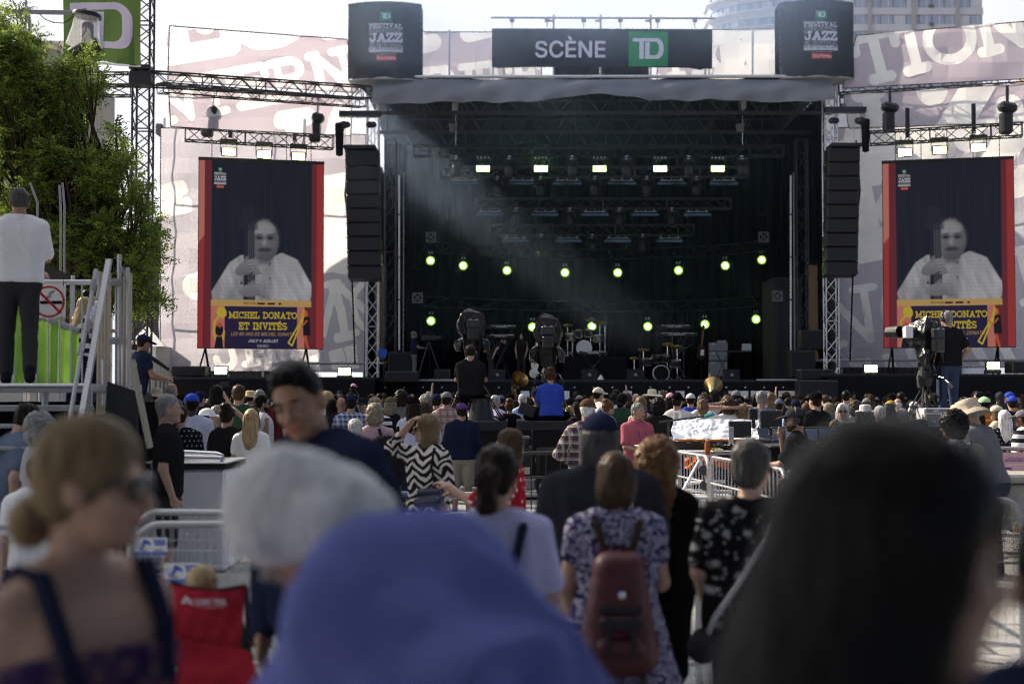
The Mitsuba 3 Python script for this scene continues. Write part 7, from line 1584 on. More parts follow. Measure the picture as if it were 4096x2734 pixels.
part(k, 'round_clasp', MB().lathe([(.02, 0), (.016, .012), (0, .015)], b(.005, -.29, 1.12), 14, rotx(math.pi / 2)), 'chrome'); part(k, 'flap_band', MB().cbox(b(0, -.285, 1.05), (.17, .012, .03), .004), 'char')
for s_ in (-1, 1): part(k, 'buckle_strap', MB().cbox(b(s_ * .055, -.31, .93), (.02, .012, .17), .004), 'char')
part(k, 'pocket_flap', MB().cbox(b(0, -.308, .99), (.17, .014, .035), .004), 'char')
kk = thing('water_bottle', 'lime green bottle with a black cap hanging below the maroon backpack', 'bottle'); c = b(.1, -.2, .62); part(kk, 'body', MB().lathe([(0, -.2), (.042, -.19), (.042, 0), (.035, .02), (0, .02)], c, 16, roty(.12)), 'grass_green', 40); part(kk, 'cap', MB().lathe([(.038, .015), (.038, .06), (.016, .075), (.016, .1), (0, .1)], c, 14, roty(.12)), 'plastic_black', 40)
q = P(2632, 1750, 7.0)
person('woman with long curly chestnut hair and black clothes walking behind the flowered dress', yaw=-.5, female=True, hair='longcurly', hairc='hair_chestnut', skin='skin', shirt='jet', trousers='jet', sleeve=.5, legs='walk', res=.012, fine=.011, arms=('down', 'front'), **q)
q = P(2998, 1768, 6.2); yw = -.15
kG = person('grey haired lady in a black top with white flowers, pale strap and orange bracelet hand', yaw=yw, female=True, hair='pixie', hairc='hair_dgrey', skin='skin_light', shirt='floral_white', trousers='jet', sleeve=.75, res=.011, fine=.009, build=1.35, head=(-.5, -.05, 0), arms=('relaxed', 'two'), wr=.008, neckline=1, hem=.75, glasses='glass_dark', **q)
kk = thing('crossbody_bag', 'pale crossbody strap with a small bag on the flowered black top', 'bag'); on_body(kk, 'strap', MB().tube([(.14, .08, 1.38), (.13, -.02, 1.47), (.06, -.16, 1.3), (-.06, -.19, 1.1), (-.17, -.16, .93), (-.2, -.1, .85)], .014, 6), q['pos'], yw, q['H'], 'pale_grey', True); on_body(kk, 'bag', SDF(.03).cap((-.23, -.1, .78), (-.22, .05, .78), .075).mesh(.014), q['pos'], yw, q['H'], 'char', True)
kk = thing('orange_fan', 'orange red folded fan held by the grey haired lady', 'fan'); part(kk, 'fan', MB().add([V(3090, 1985, 5.95), V(3160, 1952, 5.9), V(3164, 1962, 5.9), V(3100, 1996, 5.95), V(3092, 1990, 5.99), V(3160, 1958, 5.94)], [[0, 1, 2], [0, 2, 3], [4, 3, 2], [4, 2, 5], [0, 4, 5], [0, 5, 1], [0, 3, 4], [1, 5, 2]]), 'orange')
q = dict(pos=(X(826, 6.1), 6.05, 0), H=1.3)
person('blond boy in a dark green T-shirt sitting in the red camp chair', yaw=.05, hair='short', hairc='hair_blond', skin='skin_light', shirt='green', trousers='char', legs='sit', seat=.52, res=.011, fine=.008, arms=('desk', 'desk'), sleeve=.8, **q)
k = thing('camp_chair', 'red folding camp chair with white lettering and black trim, seen from behind', 'chair'); Yq = 5.88
def cloth_px(pts4, Yf, nu=14, nv=10, bulge=.03):
    a, b_, c, d = [np.array(p, float) for p in pts4]
    return sheet(lambda u, v: np.array([V(*((a * (1 - s_) + b_ * s_) * (1 - t_) + (d * (1 - s_) + c * s_) * t_ + np.array([0, 26 * math.sin(math.pi * s_) * (1 - t_) ** 2 if bulge > 0 else 0])), Yf - bulge * math.sin(math.pi * s_) * math.sin(math.pi * min(1, t_ + .3)) + .006 * math.sin(s_ * 25 + t_ * 9)) for s_, t_ in zip(u, v)]), nu, nv)
part(k, 'back_rest', cloth_px(((684, 2328), (982, 2344), (962, 2590), (698, 2570)), Yq), 'red', True); part(k, 'back_trim', MB().tube([V(682, 2326, Yq), V(760, 2350, Yq - .01), V(830, 2362, Yq - .012), V(910, 2354, Yq - .01), V(984, 2340, Yq)], .008, 6), 'black', True)
part(k, 'seat_sling', cloth_px(((612, 2530), (1000, 2600), (1050, 2760), (560, 2735)), Yq - .06, 16, 8, -.05), 'red', True)
for s_, p0, p1 in ((-1, (684, 2328), (672, 2860)), (1, (984, 2342), (1010, 2860))): part(k, 'back_post', MB().seg(V(*p0, Yq + .02), V(*p1, Yq + .05), .011, 8), 'steel_black'); part(k, 'side_panel', cloth_px((p0, (p0[0] + s_ * 14, p0[1] + 60), (p1[0] + s_ * 10, 2560), (p1[0] - s_ * 4, 2560)), Yq + .03, 5, 5, 0), 'black', True)
part(k, 'arm_rest', cloth_px(((570, 2480), (668, 2468), (672, 2510), (575, 2520)), Yq + .3, 6, 4, -.01), 'maroon', True); part(k, 'arm_rest', cloth_px(((1000, 2540), (1090, 2550), (1085, 2590), (1000, 2585)), Yq + .3, 6, 4, -.01), 'rust', True)
part(k, 'cup_ring', MB().tube([V(595 + 40 * math.cos(a), 2505 + 15 * math.sin(a) - 8 * math.cos(a), Yq - .04 - .06 * math.sin(a)) for a in np.linspace(0, 2 * math.pi, 20)], .006, 6), 'plastic_black', True)
for a in ((1010, 2860), (672, 2860)): part(k, 'leg', MB().seg(V(*a, Yq + .05), [V(*a, Yq)[0], Yq - .15, .02], .011, 8), 'steel_black')
tl = affinity.scale(fit(sans('OZARK TRAIL', True), 776, -2418, 908, -2394), 1, -1, origin=(0, 0)).union(affinity.scale(fit(sans('OUTDOOR EQUIPMENT'), 795, -2422.5, 895, -2416), 1, 1, origin=(0, 0)) if False else affinity.scale(fit(sans('OUTDOOR EQUIPMENT'), 790, -2430, 896, -2424), 1, -1, origin=(0, 0)))
tri = sg.Polygon([(722, 2414), (742, 2380), (760, 2394), (772, 2420), (750, 2408)]).difference(sg.Polygon([(742, 2400), (752, 2398), (756, 2412)]))
part(k, 'lettering', MB().flat(tl.union(tri), lambda q: flat_at(q, Yq - .042)), 'logo_white', kind='stuff')
k = thing('plush_toy', 'pale plush toy with lilac scarf and green and yellow feet hanging beside the camp chair', 'toy'); Yq = 5.6
pc_ = lambda px, py: V(px, py, Yq)  # noqa: E731
part(k, 'head', SDF(.02).ell(pc_(590, 2580), (.058, .05, .055)).cap(pc_(566, 2535), pc_(572, 2556), .008).cap(pc_(594, 2540), pc_(592, 2560), .008).mesh(.006, .003, 30), 'beige', True); part(k, 'hood', SDF(.02).ell(pc_(612, 2572) + [0, .015, 0], (.048, .05, .058)).mesh(.006, .003, 30), 'pale_grey', True); part(k, 'scarf', SDF(.015).cap(pc_(588, 2645), pc_(655, 2640), .018, .012).mesh(.006), 'lavender', True)
part(k, 'body', SDF(.02).cap(pc_(622, 2650), pc_(628, 2720), .032, .04).cap(pc_(600, 2660), pc_(612, 2710), .018).cap(pc_(665, 2650), pc_(690, 2672), .016).mesh(.006, .003, 30), 'cream', True)
part(k, 'green_paw', SDF(.01).ell(pc_(692, 2678), (.024, .02, .02)).mesh(.006), 'lime', True); part(k, 'yellow_paw', SDF(.01).ell(pc_(624, 2722), (.02, .02, .022)).mesh(.006), 'mustard', True); part(k, 'hanging_loop', MB().tube([pc_(600, 2545), pc_(598, 2515), pc_(604, 2500)], .004, 5), 'white')

# ------------------------------------------------------------------ people in the middle distance
person('grey haired man in a black T-shirt and shorts standing in profile by the white counter', yaw=-1.35, hair='short', hairc='hair_grey', skin='skin', shirt='black', trousers='char', shorts=True, sleeve=.6, arms=('pocket', 'down'), face=True, res=.013, fine=.008, shoes='dbrown', head=(0, .03, 0), wr=.009, **P(672, 1577, 12.3))
person('man in a grey T-shirt and pale jeans bending at the stairs at the left edge', yaw=-.8, lean=.35, hair='short', hairc='hair_dark', skin='skin', shirt='steel_blue', trousers='denim', sleeve=.6, res=.014, pos=(X(-10, 11.2), 11.2, 0), H=1.76)
person('grey haired woman in a pale grey T-shirt under the viewing platform stairs', yaw=-.9, female=True, hair='curly', hairc='hair_grey', skin='skin_tan', shirt='heather', trousers='denim', sleeve=.6, res=.014, **P(160, 1655, 10.8))
person('person in a white T-shirt half hidden behind the head of the blond woman', yaw=.3, hair='short', hairc='hair_dark', skin='skin', shirt='white', trousers='denim', sleeve=.7, res=.014, pos=(X(130, 8.6), 8.7, 0), H=1.42)
q = P(1712, 1657, 11.5); yw = 2.45
person('woman in a black and white zigzag blouse shading her eyes with one hand', yaw=yw, female=True, hair='longbob', hairc='hair_dirty', skin='skin', shirt='zigzag', trousers='jeans_dark', sleeve=1.5, arms=('down', 'shade'), head=(-.75, .02, 0), face=True, glasses='shades', res=.012, fine=.008, build=1.12, wr=.01, hem=.93, **q)
kk = thing('handbag', 'dark blue leather handbag on the hip of the woman in zigzag', 'bag'); on_body(kk, 'bag', SDF(.03).cap((-.22, .1, 1.02), (-.05, .17, 1.0), .045).cap((-.22, .1, 1.1), (-.07, .17, 1.09), .03).mesh(.01), q['pos'], yw, q['H'], 'leather_blue', True); on_body(kk, 'strap', MB().tube([(-.2, .1, 1.1), (-.17, .14, 1.3), (-.13, .06, 1.46), (-.12, -.05, 1.44), (-.19, -.08, 1.2), (-.22, .06, 1.1)], .011, 6), q['pos'], yw, q['H'], 'black', True)
person('man in a navy bomber jacket, purple cap and khaki shorts seen from behind', yaw=.0, hair='short', hairc='hair_dark', skin='skin', shirt='navy', trousers='khaki', shorts=True, sleeve=1.95, hat='cap', hatc='purple', res=.014, arms=('relaxed', 'relaxed'), build=1.15, wr=.012, **P(1848, 1613, 20.4))
q = P(2040, 1716, 9.7)
kR = person('woman in glasses and a red flowered blouse raising two fingers behind the lavender shirt', yaw=1.35, female=True, hair='longbob', hairc='hair_brown', skin='skin', shirt='red_floral', trousers='jeans_dark', sleeve=.9, glasses='glass_dark', face=True, res=.012, fine=.009, custom={1: ((.3, .2, 1.12), (.14, .42, 1.22)), 0: ((-.2, .24, 1.2), (-.12, .44, 1.3))}, **q)
q = P(2350, 1596, 15.8)
person('man in a brown plaid shirt and brown cap with one hand on his hip', yaw=-.1, hair='short', hairc='hair_white', skin='skin', shirt='plaid_brown', trousers='navy', sleeve=1.8, hat='capback', hatc='brown', arms=('hip', 'hip'), res=.013, wr=.012, build=1.1, head=(-.2, 0, 0), **q)
q = P(2548, 1610, 19.0); yw = 3.6
kk = person('man in a red printed T-shirt with a blue lanyard facing the camera', yaw=yw, hair='short', hairc='hair_grey', skin='skin', shirt='rose', trousers='char', sleeve=.75, face=True, res=.014, fine=.01, arms=('down', 'front'), build=1.12, head=(.35, 0, 0), **q)
gl = fit(sans('VATZOV', True), -.12, 1.17, .12, 1.25, 0); on_body(kk, 'shirt_print', MB().flat(gl, lambda q: np.column_stack([-q[:, 0], .142 - .6 * q[:, 0] ** 2, q[:, 1]])), q['pos'], yw, q['H'], 'char', kind='stuff')
on_body(kk, 'lanyard', MB().tube([(-.08, .05, 1.43), (-.06, .13, 1.33), (-.02, .145, 1.2), (.0, .15, 1.12)], .009, 5).tube([(.08, .05, 1.43), (.06, .13, 1.33), (.02, .145, 1.2), (.0, .15, 1.12)], .009, 5), q['pos'], yw, q['H'], 'royal', True)
q = dict(pos=(X(3185, 15.0), 15.0, 0), H=1.75)
person('seated technician in black with cap, glasses and headset, chin in hand at the lighting desk', yaw=1.15, legs='sit', seat=.72, hair='short', hairc='hair_dark', skin='skin', shirt='black', trousers='char', sleeve=.7, hat='cap', hatc='char', headset=True, beard='hair_brown', glasses='glass_dark', face=True, arms=('desk', 'chin'), res=.013, fine=.009, head=(.35, -.05, 0), **q)
k = thing('office_chair', 'black office chair with a black jacket over its back under the technician', 'chair'); c = np.array([X(3225, 14.8), 14.75, 0])
part(k, 'seat', MB().cbox(c + [-.1, .1, .68], (.5, .5, .09), .03), 'black'); part(k, 'back', MB().cbox(c + [.18, -.1, 1.02], (.12, .46, .55), .04, rotz(-.4)), 'black'); part(k, 'column', MB().seg(c + [-.1, .1, .1], c + [-.1, .1, .66], .03, 8), 'steel_black')
for a in range(5): part(k, 'foot', MB().seg(c + [-.1, .1, .12], c + [-.1 + .3 * math.cos(a * 1.257), .1 + .3 * math.sin(a * 1.257), .05], .02, 6), 'steel_black')
part(k, 'arm_pad', MB().cbox(c + [-.22, -.16, .95], (.26, .07, .04), .015).seg(c + [-.2, -.16, .7], c + [-.2, -.16, .95], .018, 6), 'plastic_black')
k = thing('black_jacket', 'black jacket with a red mesh patch hanging on the office chair', 'jacket'); part(k, 'cloth', sheet(lambda u, v: np.array([[c[0] + .3 + .06 * math.sin(a * 14) - .12 * (1 - b), c[1] - .42 + .62 * a, 1.36 - .75 * b - .06 * (2 * a - 1) ** 2] for a, b in zip(u, v)]), 24, 10), 'jet', True); part(k, 'red_patch', sheet(lambda u, v: np.array([[c[0] + .17 + .03 * b, c[1] - .36 + .16 * a, 1.372 - .1 * b] for a, b in zip(u, v)]), 4, 4), 'rust')
q = P(3815, 1652, 13.0); yw = 1.1
person('woman with dark curly hair and glasses smiling to the left beside the straw hat', yaw=yw, female=True, hair='afro', hairc='hair_black', skin='skin_tan', shirt='heather', trousers='jeans_dark', sleeve=.4, glasses='shades', face=True, res=.013, fine=.009, arms=('down', 'front'), **q)
backpack('dark green backpack worn by the woman with dark curly hair', q['pos'], yw + .5, q['H'], 'sage', .3, .44, .16, .98, res=.014)
person('heavy man in a grey T-shirt and tan brimmed hat leaning behind the curly haired woman', yaw=.9, lean=.28, build=1.5, hair='short', hairc='hair_grey', skin='skin', shirt='tee_grey', trousers='navy', sleeve=.8, hat='boonie', hatc='beige', res=.014, wr=.012, pos=(X(3955, 13.7), 13.7, 0), H=1.76)
person('person in a ragged straw hat behind the tan brimmed hat', yaw=.5, hair='short', hairc='hair_brown', skin='skin', shirt='navy', hat='fedora', hatc='straw', res=.016, **P(3838, 1622, 15.2))
q = P(1500, 1617, 16.5); yw = .05
person('woman with curly brown hair and a pink top carrying a black backpack', yaw=yw, female=True, hair='curly', hairc='hair_ash', skin='skin', shirt='top_pink', trousers='jet', sleeve=1.9, legs='walk', res=.013, shoes='white', build=1.15, neckline=1, arms=('front', 'relaxed'), **q)
backpack('black backpack slung on the woman in the pink top', (q['pos'][0] + .16, q['pos'][1] - .02, 0), yw, q['H'], 'black', .3, .5, .2, .82, res=.014)
person('girl with grey braided dreadlocks in a lilac top', yaw=-.1, female=True, hair='dreads', hairc='hair_silver', skin='skin_brown', shirt='lavender', trousers='denim', sleeve=.5, res=.014, **P(1422, 1675, 15.5))

# ------------------------------------------------------------------ camera operators, stage crew, people on the platform
q = dict(pos=(X(1882, 24.55), 24.55, ZA), H=1.78)
person('camera operator in black sitting on a pedestal under the left television camera', yaw=-.05, legs='sit', seat=.36, hair='short', hairc='hair_dark', skin='skin', shirt='black', trousers='jet', sleeve=.6, headset=True, res=.014, arms=('desk', 'desk'), head=(0, -.2, 0), build=1.15, **q)
k = thing('pedestal_seat', 'black round pedestal under the left camera operator', 'stool'); part(k, 'column', MB().lathe([(.24, 0), (.17, .3), (.2, .38), (0, .38)], (X(1925, 24.5), 24.5, ZA), 20), 'plastic_black', 40)
q = dict(pos=(X(2205, 24.4), 24.4, ZB), H=1.68)
person('camera operator in a blue T-shirt sitting cross legged with hair tied up', yaw=.25, legs='cross', seat=.0, hair='updo', hairc='hair_brown', skin='skin', shirt='royal', trousers='jet', sleeve=.75, headset=True, res=.014, arms=('desk', 'desk'), female=True, build=1.2, lean=.1, **q)
k = thing('laptop', 'open black laptop on the lap of the operator in the blue shirt', 'laptop'); part(k, 'lid', MB().cbox(V(2108, 1638, 24.35), (.28, .02, .2), .01, roty(.35)), 'plastic_black')
q = dict(pos=(X(3792, 21.9), 21.9, ZC), H=1.76)
kk = person('camera operator in black T-shirt and blue jeans standing on the right camera platform', yaw=.3, hair='short', hairc='hair_grey', skin='skin', shirt='black', trousers='denim', sleeve=.65, headset=True, res=.012, build=1.22, arms=('down', 'pocket'), wr=.008, head=(.1, -.05, 0), **q)
q = dict(pos=(X(70, 12.4), 12.4, zf + .03), H=1.72)
person('grey haired man in a white polo shirt walking on the viewing platform', yaw=.3, hair='short', hairc='hair_dgrey', skin='skin_tan', shirt='white', trousers='char', sleeve=.85, res=.012, fine=.009, collar=True, arms=('down', 'front'), build=1.12, wr=.009, legs=[((-.085, 0, .88), (-.1, .1, .5), (-.1, .12, .09)), ((.085, 0, .88), (.1, -.03, .5), (.11, -.22, .1))], shoes='black', head=(.1, -.15, 0), **q)
zf2 = zf
person('blond woman leaning on the far railing of the viewing platform', yaw=-.5, female=True, hair='long', hairc='hair_blond', skin='skin_light', shirt='striped', sleeve=0, res=.014, arms=('desk', 'desk'), lean=.2, **P(306, 1182, 14.9, zf2 - .35))
person('man with short grey hair beside the blond woman on the viewing platform', yaw=-.7, hair='short', hairc='hair_dark', skin='skin', shirt='pale_blue', sleeve=.6, res=.014, arms=('desk', 'desk'), **P(348, 1158, 15.3, zf2 - .2))
person('person in a pale cap behind the stair rail of the viewing platform', yaw=-.8, hair='short', hairc='hair_grey', skin='skin', shirt='lavender', hat='cap', hatc='pale_grey', res=.016, **P(384, 1206, 16, zf2 - .4))
person('bald man whose head shows above the no smoking sign', yaw=.4, hair='fringe', hairc='hair_grey', skin='skin', shirt='grey', res=.016, **P(172, 1085, 14.6, zf2))
person('man in a dark cap leaning his arms over the plank hoarding', yaw=-.9, hair='short', hairc='hair_dark', skin='skin_tan', shirt='navy', hat='cap', hatc='navy', lean=.15, arms=('desk', 'desk'), res=.016, **P(545, 1336, 22, .9))
q = dict(pos=(X(1655, 51), 51, deck), H=1.75)
person('stage cameraman in dark shirt and grey trousers filming at the left of the stage', yaw=-1.3, hair='short', hairc='hair_grey', skin='skin', shirt='navy', trousers='grey', headset=True, res=.018, arms=('desk', 'desk'), sleeve=.5, **q)
k = thing('shoulder_camera', 'small video camera on a tripod at the left of the stage', 'television camera'); c = V(1715, 1352, 50.8); part(k, 'body', MB().cbox(c, (.5, .18, .2), .04), 'plastic_black'); part(k, 'lens', MB().seg(c + [.2, 0, 0], c + [.45, 0, 0], .07, 10), 'plastic_black'); part(k, 'handle', MB().tube([c + [-.15, 0, .1], c + [-.1, 0, .2], c + [.15, 0, .2], c + [.2, 0, .1]], .018, 6), 'char')
for dx, dy in ((-.4, -.2), (.5, -.25), (.05, .45)): part(k, 'leg', MB().seg(c - [0, 0, .1], [c[0] + dx, c[1] + dy, deck], .025, 6), 'steel_black')
person('stage hand in black bending over equipment behind the left television camera', yaw=-1.2, lean=.8, hair='short', hairc='hair_dark', skin='skin', shirt='black', trousers='char', res=.018, pos=(X(1965, 50.6), 50.6, deck), H=1.75)
person('stage hand in a black tank top standing between the two television cameras', yaw=3.0, female=True, hair='long', hairc='hair_dark', skin='skin', shirt='black', trousers='char', sleeve=0, res=.018, arms=('relaxed', 'relaxed'), pos=(X(2086, 51.5), 51.5, deck), H=1.7)
# ------------------------------------------------------------------ the crowd: people that stand out, one by one
def C(label, px, top_, Y, hair='short', hairc='hair_dark', shirt='black', skin='skin', yaw=0., female=False, hat=None, hatc='navy', sleeve=.55, arms=('down', 'down'), build=1.0, z=0., H=None, **kw):
    if hat in ('fedora', 'wide', 'bucket', 'boonie'): top_ = top_ + 8
    q = P(px, top_, Y, z)
    if H: q['pos'] = (q['pos'][0], Y, Z(top_, Y) - H); q['H'] = H
    ck = (female, hair, hat, sleeve, arms, build, tuple(sorted((k, str(v)) for k, v in kw.items())))
    return person(label, yaw=yaw, female=female, hair=hair, hairc=hairc, shirt=shirt, skin=skin, hat=hat, hatc=hatc, sleeve=sleeve, arms=arms, build=build, res=.02, cache=ck, **q, **kw)
C('man in a pale blue shirt and blue cap seen from behind by the white counter', 768, 1575, 17, skin='skin_dark', shirt='pale_blue', hat='capback', hatc='royal', build=1.1, hairc='hair_black', sleeve=.8)
C('person in a black dotted shirt behind the man in the black T-shirt', 722, 1620, 15.2, shirt='dotted', sleeve=.8, build=1.1)
C('woman in a white cap looking right beside the pale blue shirt', 828, 1634, 17.4, female=True, hat='cap', hatc='white', shirt='black', yaw=-1.4)
C('woman with long ash hair behind the white cap', 868, 1622, 18.4, 'long', 'hair_ash', 'pale_grey', female=True, sleeve=0)
C('person in black with pinned up dark hair left of the straight blond hair', 908, 1622, 16.2, 'updo', 'hair_dark', 'black', female=True, arms=('down', 'shade'), yaw=-.3)
C('man in a dark green T-shirt with short brown hair seen from behind', 955, 1538, 19.5, 'short', 'hair_brown', 'green', build=1.15)
C('woman with long straight blond hair in a white top', 1006, 1636, 16, 'long', 'hair_blond', 'white', female=True)
C('bearded man in sunglasses and white tank top looking right', 1046, 1576, 20, 'short', 'hair_black', 'pale_grey', skin='skin_tan', yaw=-1.0, sleeve=0, beard='hair_black', glasses='shades')
C('woman with very long black hair filming with a phone near the left screen', 866, 1540, 22, 'long', 'hair_black', 'black', female=True, arms=('down', 'phone'))
single('phone', 'dark phone held up near the left screen', 'phone', MB().cbox(V(899, 1537, 22.4), (.15, .01, .08), .004), 'plastic_black')
C('bald man with grey stubble near the plank hoarding', 686, 1530, 27, 'fringe', 'hair_grey', 'steel_blue', yaw=-.6)
C('person in a beige bucket hat near the plank hoarding', 628, 1545, 28, hat='bucket', hatc='beige', shirt='steel_blue')
C('man with cropped grey hair in a brown shirt by the plank hoarding', 588, 1568, 22, 'fade', 'hair_dgrey', 'dbrown', build=1.15)
C('person in a navy cap with white panel near the left flood lamp', 800, 1566, 25, hat='capback', hatc='navy', shirt='char', yaw=-.5)
C('person in a pale straw hat with black band behind the bearded man', 1002, 1556, 29, hat='fedora', hatc='straw', shirt='sky_blue')
C('person with a lavender headband and grey hair behind the young man', 1040, 1558, 26, 'bob', 'hair_grey', 'burgundy', female=True)
C('man in a blue plaid shirt and navy cap seen from behind', 1404, 1580, 21, hat='capback', hatc='navy', shirt='plaid_blue', build=1.12, sleeve=.85)
C('man in a black cap and mirrored sunglasses facing the camera', 1452, 1590, 23, hat='cap', hatc='black', shirt='white', yaw=2.9, glasses='pane', face=True)
C('person in a black and white striped shirt behind the curly haired woman', 1500, 1592, 21.5, 'curly', 'hair_ash', 'striped', build=1.2, sleeve=1.2)
C('woman in an olive cap and black sleeveless top', 1562, 1588, 22.2, 'longbob', 'hair_ash', 'black', female=True, hat='capback', hatc='olive', sleeve=0)
C('man in a grey T-shirt with a bag strap and tousled dark hair', 1605, 1562, 24, 'curly', 'hair_dark', 'tee_grey')
C('woman with long dark hair in a dark cap left of the navy bomber jacket', 1655, 1590, 19, 'long', 'hair_dark', 'pale_blue', female=True, hat='capback', hatc='jet')
C('woman with long brown hair and a pale striped shirt left of the navy bomber', 1700, 1604, 21, 'long', 'hair_brown', 'pale_grey', female=True, sleeve=.9)
C('person with frizzy grey hair under the left camera platform', 1705, 1584, 24.5, 'afro', 'hair_grey', 'navy')
C('man in a grey flat cap and red plaid shirt beside the left camera platform', 1786, 1568, 23.3, hat='capback', hatc='grey', shirt='plaid_red', sleeve=.9)
C('man in a navy suit jacket beside the left camera platform', 1746, 1576, 24.2, hat='capback', hatc='navy', shirt='navy', sleeve=1.9)
C('bald man in black left of the blue plaid shirt', 1366, 1588, 22.5, 'bald', 'hair_dark', 'black', skin='skin_tan')
C('woman with black hair left of the bald man in black', 1330, 1594, 22.8, 'long', 'hair_black', 'denim', female=True)
C('woman with fluffy blond grey hair at the left of the crowd gap', 1306, 1572, 26, 'afro', 'hair_blond', 'white', female=True)
C('grey haired man in glasses beside the cross legged operator', 1980, 1580, 26.5, 'short', 'hair_silver', 'lavender', yaw=-.7, build=1.1, glasses='glass_dark')
C('person with a curly blond topknot in front of the platform gap', 2038, 1600, 26, 'updo', 'hair_chestnut', 'black', female=True)
C('white haired man in a light blue shirt beside the black laptop', 2090, 1576, 27, 'fade', 'hair_silver', 'sky_blue')
C('woman with blond grey hair clipped up below the right tripod', 2278, 1623, 26, 'bob', 'hair_blond', 'black', female=True)
C('man in a cream cap and white polo shirt looking right', 2392, 1550, 27, hat='cap', hatc='cream', shirt='white', yaw=-.9, build=1.1)
C('woman with red blond hair looking down in the middle of the crowd', 2432, 1602, 24, 'updo', 'hair_chestnut', 'pale_grey', female=True, yaw=-1.2)
C('man with a dark hair bun and beard in a dark green shirt', 2490, 1572, 24.5, 'bun', 'hair_black', 'green', beard='hair_black', yaw=-.5, build=1.15)
C('woman with long light brown hair behind the man in the red T-shirt', 2562, 1586, 23, 'long', 'hair_dirty', 'top_pink', female=True, sleeve=0)
C('person in a wide cream fedora in the middle of the crowd', 2608, 1550, 31, hat='wide', hatc='cream', shirt='navy')
C('man with short dark twists in a black T-shirt', 2632, 1598, 22.3, 'afro', 'hair_black', 'black', skin='skin_brown', build=1.1)
C('man in a black cap and pale pink shirt seen from behind', 2708, 1573, 22.6, hat='cap', hatc='jet', shirt='pale_grey', build=1.12, sleeve=.9, yaw=-.5)
C('person in a pink cap in the middle of the crowd', 2680, 1572, 30, 'long', 'hair_dark', 'black', female=True, hat='capback', hatc='pink')
C('man in a bright blue shirt with grey cap', 2762, 1574, 27, hat='capback', hatc='pale_grey', shirt='royal', sleeve=1.9)
C('man with a shaved head and an arm over it', 2806, 1582, 25, 'fade', 'hair_dgrey', 'pale_grey', arms=('down', 'behindhead'))
C('woman with tied up hair in a grey top before the silver sheet', 2810, 1606, 21, 'updo', 'hair_dirty', 'pale_grey', female=True)
C('person in a white T-shirt with hands behind the head', 2910, 1590, 21.5, 'curly', 'hair_brown', 'white', arms=('behindhead', 'behindhead'), sleeve=.6)
C('smiling woman in sunglasses facing the camera beside the white T-shirt', 2936, 1602, 22.5, 'longbob', 'hair_dark', 'green', female=True, yaw=2.7, glasses='shades', face=True)
C('man with black hair and beard facing the camera', 2950, 1595, 24, 'short', 'hair_black', 'black', skin='skin_tan', yaw=2.8, beard='hair_black', face=True)
C('man in a grey red cap behind the white T-shirt', 2944, 1562, 27, hat='capback', hatc='grey', shirt='steel_blue', build=1.1)
C('woman with wavy blond hair beside the black speaker box', 2972, 1616, 21.5, 'longcurly', 'hair_dirty', 'black', female=True)
C('grey haired man in glasses and a navy jacket looking right', 3046, 1562, 22, 'short', 'hair_grey', 'steel_blue', yaw=-.5, sleeve=1.9, build=1.2, glasses='glass_dark')
C('person in a slate blue cap before the right end of the stage', 3116, 1596, 26, hat='capback', hatc='steel_blue', shirt='black', yaw=-.4)
C('person in a navy cap and blue shirt behind the seated technician', 3182, 1598, 24.5, hat='capback', hatc='navy', shirt='sky_blue')
C('woman with straight brown hair in a dark flowered top behind the technician', 3226, 1610, 22, 'long', 'hair_brown', 'floral_white', female=True)
C('man in a black cap and black T-shirt with folded arms', 3262, 1568, 20.5, hat='cap', hatc='jet', shirt='black', yaw=.5, arms=('crossed', 'crossed'), build=1.05)
C('woman with grey blond bob and bare shoulders', 3314, 1610, 22, 'longbob', 'hair_ash', 'denim', female=True, sleeve=0)
C('person in a bright plaid shirt left of the platinum blond woman', 3352, 1606, 25, 'short', 'hair_dark', 'plaid_red', sleeve=.8)
C('platinum blond woman in sunglasses facing the camera', 3368, 1613, 21, 'long', 'hair_white', 'cream', female=True, yaw=3.0, glasses='shades', face=True, sleeve=.0)
C('child with light brown hair peering over the lighting desk', 3340, 1678, 18.6, 'bob', 'hair_dirty', 'pale_grey', female=True, yaw=2.7, face=True)
C('man with wavy brown hair in a grey shirt left of the pale trilby', 3420, 1604, 23, 'curly', 'hair_brown', 'pale_grey')
C('person in a pale grey trilby behind the computer screen', 3460, 1612, 21, hat='fedora', hatc='pale_grey', shirt='maroon')
C('man with silver hair in a dark grey T-shirt behind the computer screen', 3518, 1622, 19, 'short', 'hair_silver', 'tee_grey', build=1.15)
C('person in a black hood right of the silver haired man', 3556, 1614, 20, 'longbob', 'hair_black', 'black', female=True)
C('person in a mustard flat cap in the right of the crowd', 3562, 1602, 25, hat='capback', hatc='mustard', shirt='navy')
C('woman with long grey hair beside the white tripod leg', 3608, 1634, 20, 'long', 'hair_grey', 'lgrey', female=True, sleeve=1.9)
C('woman with curly white hair and sunglasses facing the camera by the tripod', 3652, 1630, 22.8, 'curly', 'hair_white', 'navy', female=True, yaw=2.6, glasses='shades')
C('person in a white cap behind the tripod', 3655, 1606, 25, hat='cap', hatc='white', shirt='steel_blue', yaw=-.8)
C('pink faced bald man in a white shirt in the right of the crowd', 3590, 1592, 28, 'fringe', 'hair_white', 'white')
C('person with spiky black hair and a yellow band behind the road case', 3732, 1580, 27, 'afro', 'hair_black', 'black', skin='skin_brown')
C('woman with pale blond hair behind the road case', 3748, 1606, 27, 'longbob', 'hair_blond', 'white', female=True)
